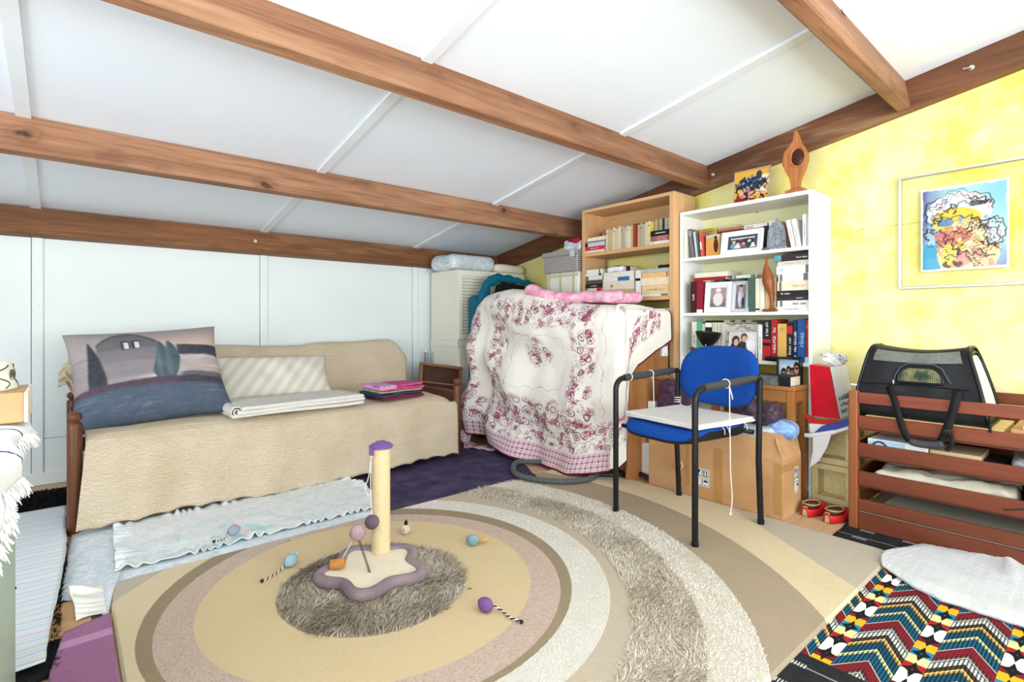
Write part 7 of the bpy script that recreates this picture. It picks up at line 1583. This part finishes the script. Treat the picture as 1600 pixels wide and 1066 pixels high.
MB().tube(r3([hA, hA.lerp(hB, .15) + Vector((0, 0, -.006)), hA.lerp(hB, .5) + Vector((0, 0, -.010)), hA.lerp(hB, .85) + Vector((0, 0, -.006)), hB], 16), [.012] + [.0155] * 14 + [.012], 12).build('padded_handle', M_PAD, pc, smooth=True)
strap([A(1480, 668, XS - .008), A(1486, 682, XS - .010), A(1484, 700, XS - .012), A(1478, 704, XS - .012)], .016, 'strap_end')
softbox('buckle', (.012, .035, .03), .005, M_PIPE, pc, tuple(A(1480, 676, XS - .012) - Vector((0, 0, .015))), (0, 0, 0), 6)
strap([A(1543, 656, 2.79), A(1546, 664, 2.772), A(1547, 676, 2.760)], .010, 'loose_tab')
MB().cbox(2.80, 2.806, .805, .83, ZC + .128, ZC + .134, .001).build('white_tag', M_WHITEINK, pc)
# ================================================================== GREEN CABINET WITH CLOTH
gc = thing('green_cabinet', 'pale green painted cabinet at the frame edge under a white cloth', 'cabinet', (0, 0, 0))
M_GRN = mat('pale_green_enamel', (172, 192, 176), .4, .03, 4)
TZ = .715; GX, GY = -.100, 1.835
MB().cbox(-.62, GX, .55, GY, .001, TZ, .004).build('body', M_GRN, gc); MB().cbox(GX, GX + .004, .62, 1.18, .05, .68, .002).build('door', M_GRN, gc); MB().cbox(GX, GX + .004, 1.20, 1.78, .05, .68, .002).build('door', M_GRN, gc)
for p in ((GX + .0045, 1.77, .50), (GX + .0045, 1.76, .30)): MB().ball(p, .003, 8, 6).build('screw', mat('dark_metal', (60, 52, 44)), gc)
tc_ = thing('fringed_cloth', 'white woven cloth with blue stripes and a fringe over the green cabinet', 'tablecloth', (0, 0, 0))
def m_tcl():
    k = NT('white_blue_striped_weave'); k.set(.9, 0, .12); tc = k.n('ShaderNodeTexCoord'); sp = k.n('ShaderNodeSeparateXYZ'); k.l(tc.outputs['Object'], sp.inputs[0]); Y = k.math('ADD', sp.outputs[1], k.math('MULTIPLY', k.noise(tc.outputs['Object'], 60, 2), .012))
    m = None
    for c in (1.56, 1.30, 1.07, .85):
        f = k.math('LESS_THAN', k.math('ABSOLUTE', k.math('SUBTRACT', Y, c + .006)), .0045); m = f if m is None else k.math('MAXIMUM', m, f)
    n = k.noise(tc.outputs['Object'], 14, 3); k.base(k.mix(m, k.mix(n, lin((236, 240, 244)), lin((248, 248, 246))), lin((44, 74, 140)))); k.bump(k.noise(tc.outputs['Object'], 260, 2), .4, .003); return k.m
nu, nv = 44, 90; G = np.zeros((nu, nv, 3)); uq = np.linspace(0, 1, nu)
for j in range(nv):
    q = j / (nv - 1); y_ = .52 + (GY + .028 - .52) * q; hang = .050 + .022 * math.sin(q * 13) + .012 * math.sin(q * 31)
    for i in range(nu):
        s_ = uq[i] * (.54 + hang + .02)
        if s_ < .53: x, z = -.63 + s_, TZ + .006 + .003 * math.sin(s_ * 20 + q * 11)
        else:
            d = s_ - .53; a = min(d / .035, math.pi / 2); x = GX + .0 + .030 * math.sin(a) + .010 * math.sin(q * 24) * min(1, d / .05); z = TZ + .006 - .022 * (1 - math.cos(a)) - max(0, d - .035 * math.pi / 2)
        endr = max(0, (q - .965) / .035); G[i, j] = (x, y_, z - .03 * endr ** 2)
o = MB().grid(G).build('cloth_sheet', m_tcl(), tc_, smooth=True); solid(o, .004)
mb = MB(); rs = np.random.RandomState(9)
for j in range(0, 900):
    q = j / 899; jj = q * (nv - 1); a = Vector(G[nu - 1, int(jj)]); L_ = rs.uniform(.010, .030); dx, dy = rs.uniform(-.004, .014), rs.uniform(-.012, .012)
    mb.tube([a + Vector((0, (jj - int(jj)) * .01, .004)), a + Vector((dx * .6, dy * .4, -L_ * .5)), a + Vector((dx, dy, -L_))], [.0014, .0013, .0006], 4, cap=False)
for j in range(110):
    i = rs.randint(nu // 3, nu); a = Vector(G[i, nv - 1]); L_ = rs.uniform(.015, .045); mb.tube([a, a + Vector((rs.uniform(-.004, .012), .014, -L_ * .4)), a + Vector((rs.uniform(-.006, .014), .014 + rs.uniform(-.006, .008), -L_))], [.0013, .0012, .0006], 4, cap=False)
o = mb.build('fringe', mat('white_fringe_yarn', (246, 246, 244), .9, .03), tc_, smooth=True); tag(o, kind='stuff')
wbk = thing('wooden_block_box', 'plain tan wooden box on the fringed cloth', 'box', (0, 0, 0))
MB().cbox(-.36, -.072, 1.60, 1.80, TZ + .011, TZ + .078, .003).build('box_body', wood('plain_beech_box', (206, 164, 116), (190, 146, 98), 0, .5, 20), wbk); MB().cbox(-.0725, -.066, 1.60, 1.80, TZ + .011, TZ + .078, .001).build('pale_edge', mat('pale_edge', (236, 224, 204), .6), wbk)
pb_ = thing('patterned_bowl', 'pale round box with dark curly line pattern on the tan wooden box', 'box', (-.175, 1.705, TZ + .0785), 0)
MB().lathe([(.085, 0), (.088, .004), (.077, .062), (.074, .066), (1e-6, .066)], seg=36).build('bowl_body', mat('pale_celadon', (222, 224, 206), .4, .03), pb_, smooth=30)
mk = MB()
for i in range(9):
    a0 = i * .70; cv = []
    for q in np.linspace(0, 1, 26):
        a = a0 + .28 * math.sin(q * 7.5 + i) * (1 - .4 * q); z = .006 + .052 * (q if i % 2 else 1 - q) ; r = .0885 - (z / .062) * .0105; cv.append((r * math.cos(a), r * math.sin(a), z))
    mk.tube(cv, .0016, 5)
    cc = a0 + .35
    mk.tube([((.0885 - .0055) * math.cos(cc + .11 * math.cos(t) * (1 - t / 14)), (.0885 - .0055) * math.sin(cc + .11 * math.cos(t) * (1 - t / 14)), .032 + .016 * math.sin(t) * (1 - t / 14)) for t in np.linspace(0, 10, 30)], .0016, 5)
mk.build('curl_pattern', mat('brown_glaze_line', (84, 76, 62), .5), pb_, smooth=True)
# ================================================================== CAT SCRATCHING POST AND TOYS
sp_ = thing('scratching_post', 'sisal cat scratching post on a flower-shaped plush base', 'scratching post', (.862, 1.800, .018), 0)
M_SIS = NT('sisal_rope'); M_SIS.set(.9, 0, .15); _v = M_SIS.coord(scale=(1, 1, 1)); _n = M_SIS.noise(_v, 120, 3, .7); M_SIS.base(M_SIS.mix(_n, lin((216, 190, 142)), lin((240, 222, 182)))); M_SIS.bump(_n, .4, .002)
M_PLUSH = m_fleece('mauve_plush', (138, 120, 124), (164, 145, 147)); M_BOARD = mat('cream_felt', (238, 222, 196), .9, .03, 20, .2, 300)
def flower(k, t): r = (.170 + .026 * math.cos(5 * (t - R(18)))) * k; return (r * math.cos(t), r * math.sin(t))
ts = np.linspace(0, 2 * math.pi, 120, endpoint=False)
MB().prism([flower(.93, t) for t in ts], .004, .030).build('base_board', M_BOARD, sp_)
MB().tube([(*flower(.96, t), .021) for t in ts], .0215, 12, closed=True).build('plush_border', M_PLUSH, sp_, smooth=True)
pxy = Vector((.080, .098, 0)); prof_ = []
for i in range(256): prof_.append((.0325 + .0036 * abs(math.sin(i * math.pi / 4.0)), .030 + i * (.415 / 255)))
MB().lathe(prof_, tuple(pxy), 22).build('rope_post', M_SIS.m, sp_, smooth=True)
M_PURP = mat('purple_plastic', (120, 84, 150), .4, .06)
cap_ = MB().lathe([(.046, .440), (.047, .447), (.036, .456), (.020, .459), (.020, .463), (.016, .465), (1e-6, .4655)], tuple(pxy), 24).build('cap', M_PURP, sp_, smooth=35)
MB().cbox(pxy.x - .05, pxy.x - .034, pxy.y - .012, pxy.y + .002, .415, .448, .003).build('cap_tongue', M_PURP, cap_)
sb0 = pxy + Vector((-.044, -.006, .41)); MB().ball(sb0, .007, 10, 7).build('bead', mat('pale_pink_bead', (226, 190, 206), .4), sp_, smooth=True)
b1 = Vector((-.010, .060, .205)); b1 = pxy + Vector((-.050, -.025, .165))
MB().tube(r3([sb0, sb0.lerp(b1, .5) + Vector((-.004, 0, 0)), b1 + Vector((0, 0, .025))], 12), .0014, 5).build('string', M_STR, sp_); MB().tube(r3([sb0, sb0 + Vector((-.012, .0, -.08)), sb0 + Vector((-.024, .002, -.12)), sb0 + Vector((-.01, 0, -.15))], 12), .0014, 5).build('string', M_STR, sp_)
MB().ball(b1, .0275, 18, 12).build('plush_ball', m_fleece('grey_mauve_plush', (112, 92, 104), (142, 122, 132)), sp_, smooth=True)
b2 = Vector((-.040, .045, .138)); sprg = Vector((-.030, -.035, .030)); 
MB().tube([sprg.lerp(b2, q) + Vector((.004 * math.cos(q * 190), .004 * math.sin(q * 190), 0)) for q in np.linspace(0, 1, 240)], .0011, 5).build('spring', mat('dark_spring', (90, 90, 92), .3, metal=.8), sp_, smooth=True)
MB().ball(b2 + Vector((0, 0, .014)), .030, 18, 12).build('plush_ball', m_fleece('pink_mauve_plush', (182, 148, 154), (206, 174, 176)), sp_, smooth=True)
M_CORK = mat('cork', (190, 128, 66), .8, .2, 60)
ck = thing('cork_toy', 'cork cylinder toy on a string lying on the scratching post base', 'cat toy', (0, 0, 0)); Mk = Matrix.Translation((.752, 1.858, .0705)) @ Matrix.Rotation(R(80), 4, 'Y') @ Matrix.Rotation(R(35), 4, 'X')
MB().lathe([(.010, -.028), (.0175, -.024), (.0175, .018), (.012, .026), (1e-6, .027)], seg=16, M=Mk).build('cork_body', M_CORK, ck, smooth=40); MB().tube(r3([(.77, 1.868, .075), (.80, 1.885, .10), (.822, 1.90, .115)], 8), .0014, 5).build('string', M_STR, ck)
def mouse(name, label, p, rz, col, col2, L=.062, tail=None, tip=True, ears=None, cat='cat toy'):
    t = thing(name, label, cat, p, rz, 'cat toys on the floor textiles'); m = m_fleece('felt_%d_%d_%d' % col, col, col2)
    MB().tube([(q * L, 0, .022 + .002 * math.sin(q * 3)) for q in np.linspace(-.5, .5, 14)], [max(.001, .0225 * math.sin(math.pi * (i / 13) ** .85) ** .6) for i in range(14)], 16).build('felt_body', m, t, smooth=True)
    if tail:
        pa, pb = r3(tail, 40), None; mA, mB = MB(), MB()
        for s_, mm_ in ((0, mA), (math.pi, mB)): mm_.tube([q + Vector((0, .002 * math.cos(i * .9 + s_), .002 * math.sin(i * .9 + s_))) for i, q in enumerate(pa)], .0021, 5)
        mA.build('tail_strand', mat('maroon_cord', (70, 24, 40), .9), t, smooth=True); mB.build('tail_strand', M_STR, t, smooth=True)
        if tip: MB().ball(pa[-1], .0065, 8, 6).build('tail_knot', mat('dark_knot', (50, 40, 40), .9), t)
    for e in ears or (): MB().ball(e[0], .009, 10, 7, sc=(.25, .8, 1)).build('ear', e[1], t, smooth=True)
    return t
V3 = Vector
mouse('felt_mouse', 'grey felt mouse with pink ears on the ruffled quilt', (.548, 2.480, .036), R(20), (150, 162, 172), (176, 188, 196), .058, [V3((-.028, 0, .02)), V3((-.05, -.012, .006)), V3((-.075, -.012, .006)), V3((-.09, -.004, .006))], True, [((.008, .016, .044), mat('pink_felt', (236, 170, 184), .9)), ((.008, -.012, .046), mat('pink_felt', (236, 170, 184)))])
mouse('felt_mouse', 'pale blue felt mouse with twisted tail on the beige rug', (.653, 2.070, .017), R(38), (150, 182, 190), (180, 206, 212), .066, [V3((-.03, 0, .02)), V3((-.065, .008, .006)), V3((-.10, .012, .006)), V3((-.135, .022, .006))], True, [((.022, .014, .036), mat('pale_blue_felt', (156, 190, 198), .9)), ((.022, -.012, .038), mat('pale_blue_felt', (156, 190, 198)))])
mouse('felt_ball_toy', 'purple felt ball with a twisted cord on the beige rug', (1.028, 1.338, .017), R(100), (124, 84, 142), (150, 108, 168), .058, [V3((-.02, -.02, .016)), V3((-.05, -.028, .006)), V3((-.09, -.016, .006)), V3((-.135, -.02, .006))])
bt = mouse('feather_toy', 'blue speckled felt ball with ochre feathers on the beige rug', (1.292, 1.770, .017), R(110), (110, 158, 170), (196, 206, 196), .058)
fm = mat('ochre_feather', (222, 170, 106), .9, .15, 40)
for i in range(5):
    a = R(-150 + i * 11); d = V3((math.cos(a), math.sin(a), .05)); n_ = V3((-d.y, d.x, 0)) * .008; o_ = V3((-.012, -.014, .016)); L_ = .055 - .006 * abs(i - 2)
    q = [o_, o_ + d * L_ * .5 + n_, o_ + d * L_, o_ + d * L_ * .5 - n_]; o = MB().add(q + [x + V3((0, 0, .003)) for x in q], [(0, 3, 2, 1), (4, 5, 6, 7)] + [(k, (k + 1) % 4, 4 + (k + 1) % 4, 4 + k) for k in range(4)]).build('feather', fm, bt)
bt2 = mouse('bird_toy', 'small cream round bird toy with a black tuft on the beige rug', (1.135, 2.055, .017), R(60), (206, 190, 164), (232, 222, 204), .046)
for dx in (-.004, .008): MB().lathe([(.006, 0), (.009, .008), (1e-6, .022)], (dx, -.004, .040), 6).build('black_tuft', mat('black_felt', (26, 24, 24), .9), bt2)
MB().lathe([(.005, 0), (.002, .008), (1e-6, .012)], seg=8, M=Matrix.Translation((-.020, .006, .026)) @ Matrix.Rotation(R(-90), 4, 'Y')).build('beak', mat('ochre_felt', (200, 150, 80), .9), bt2)
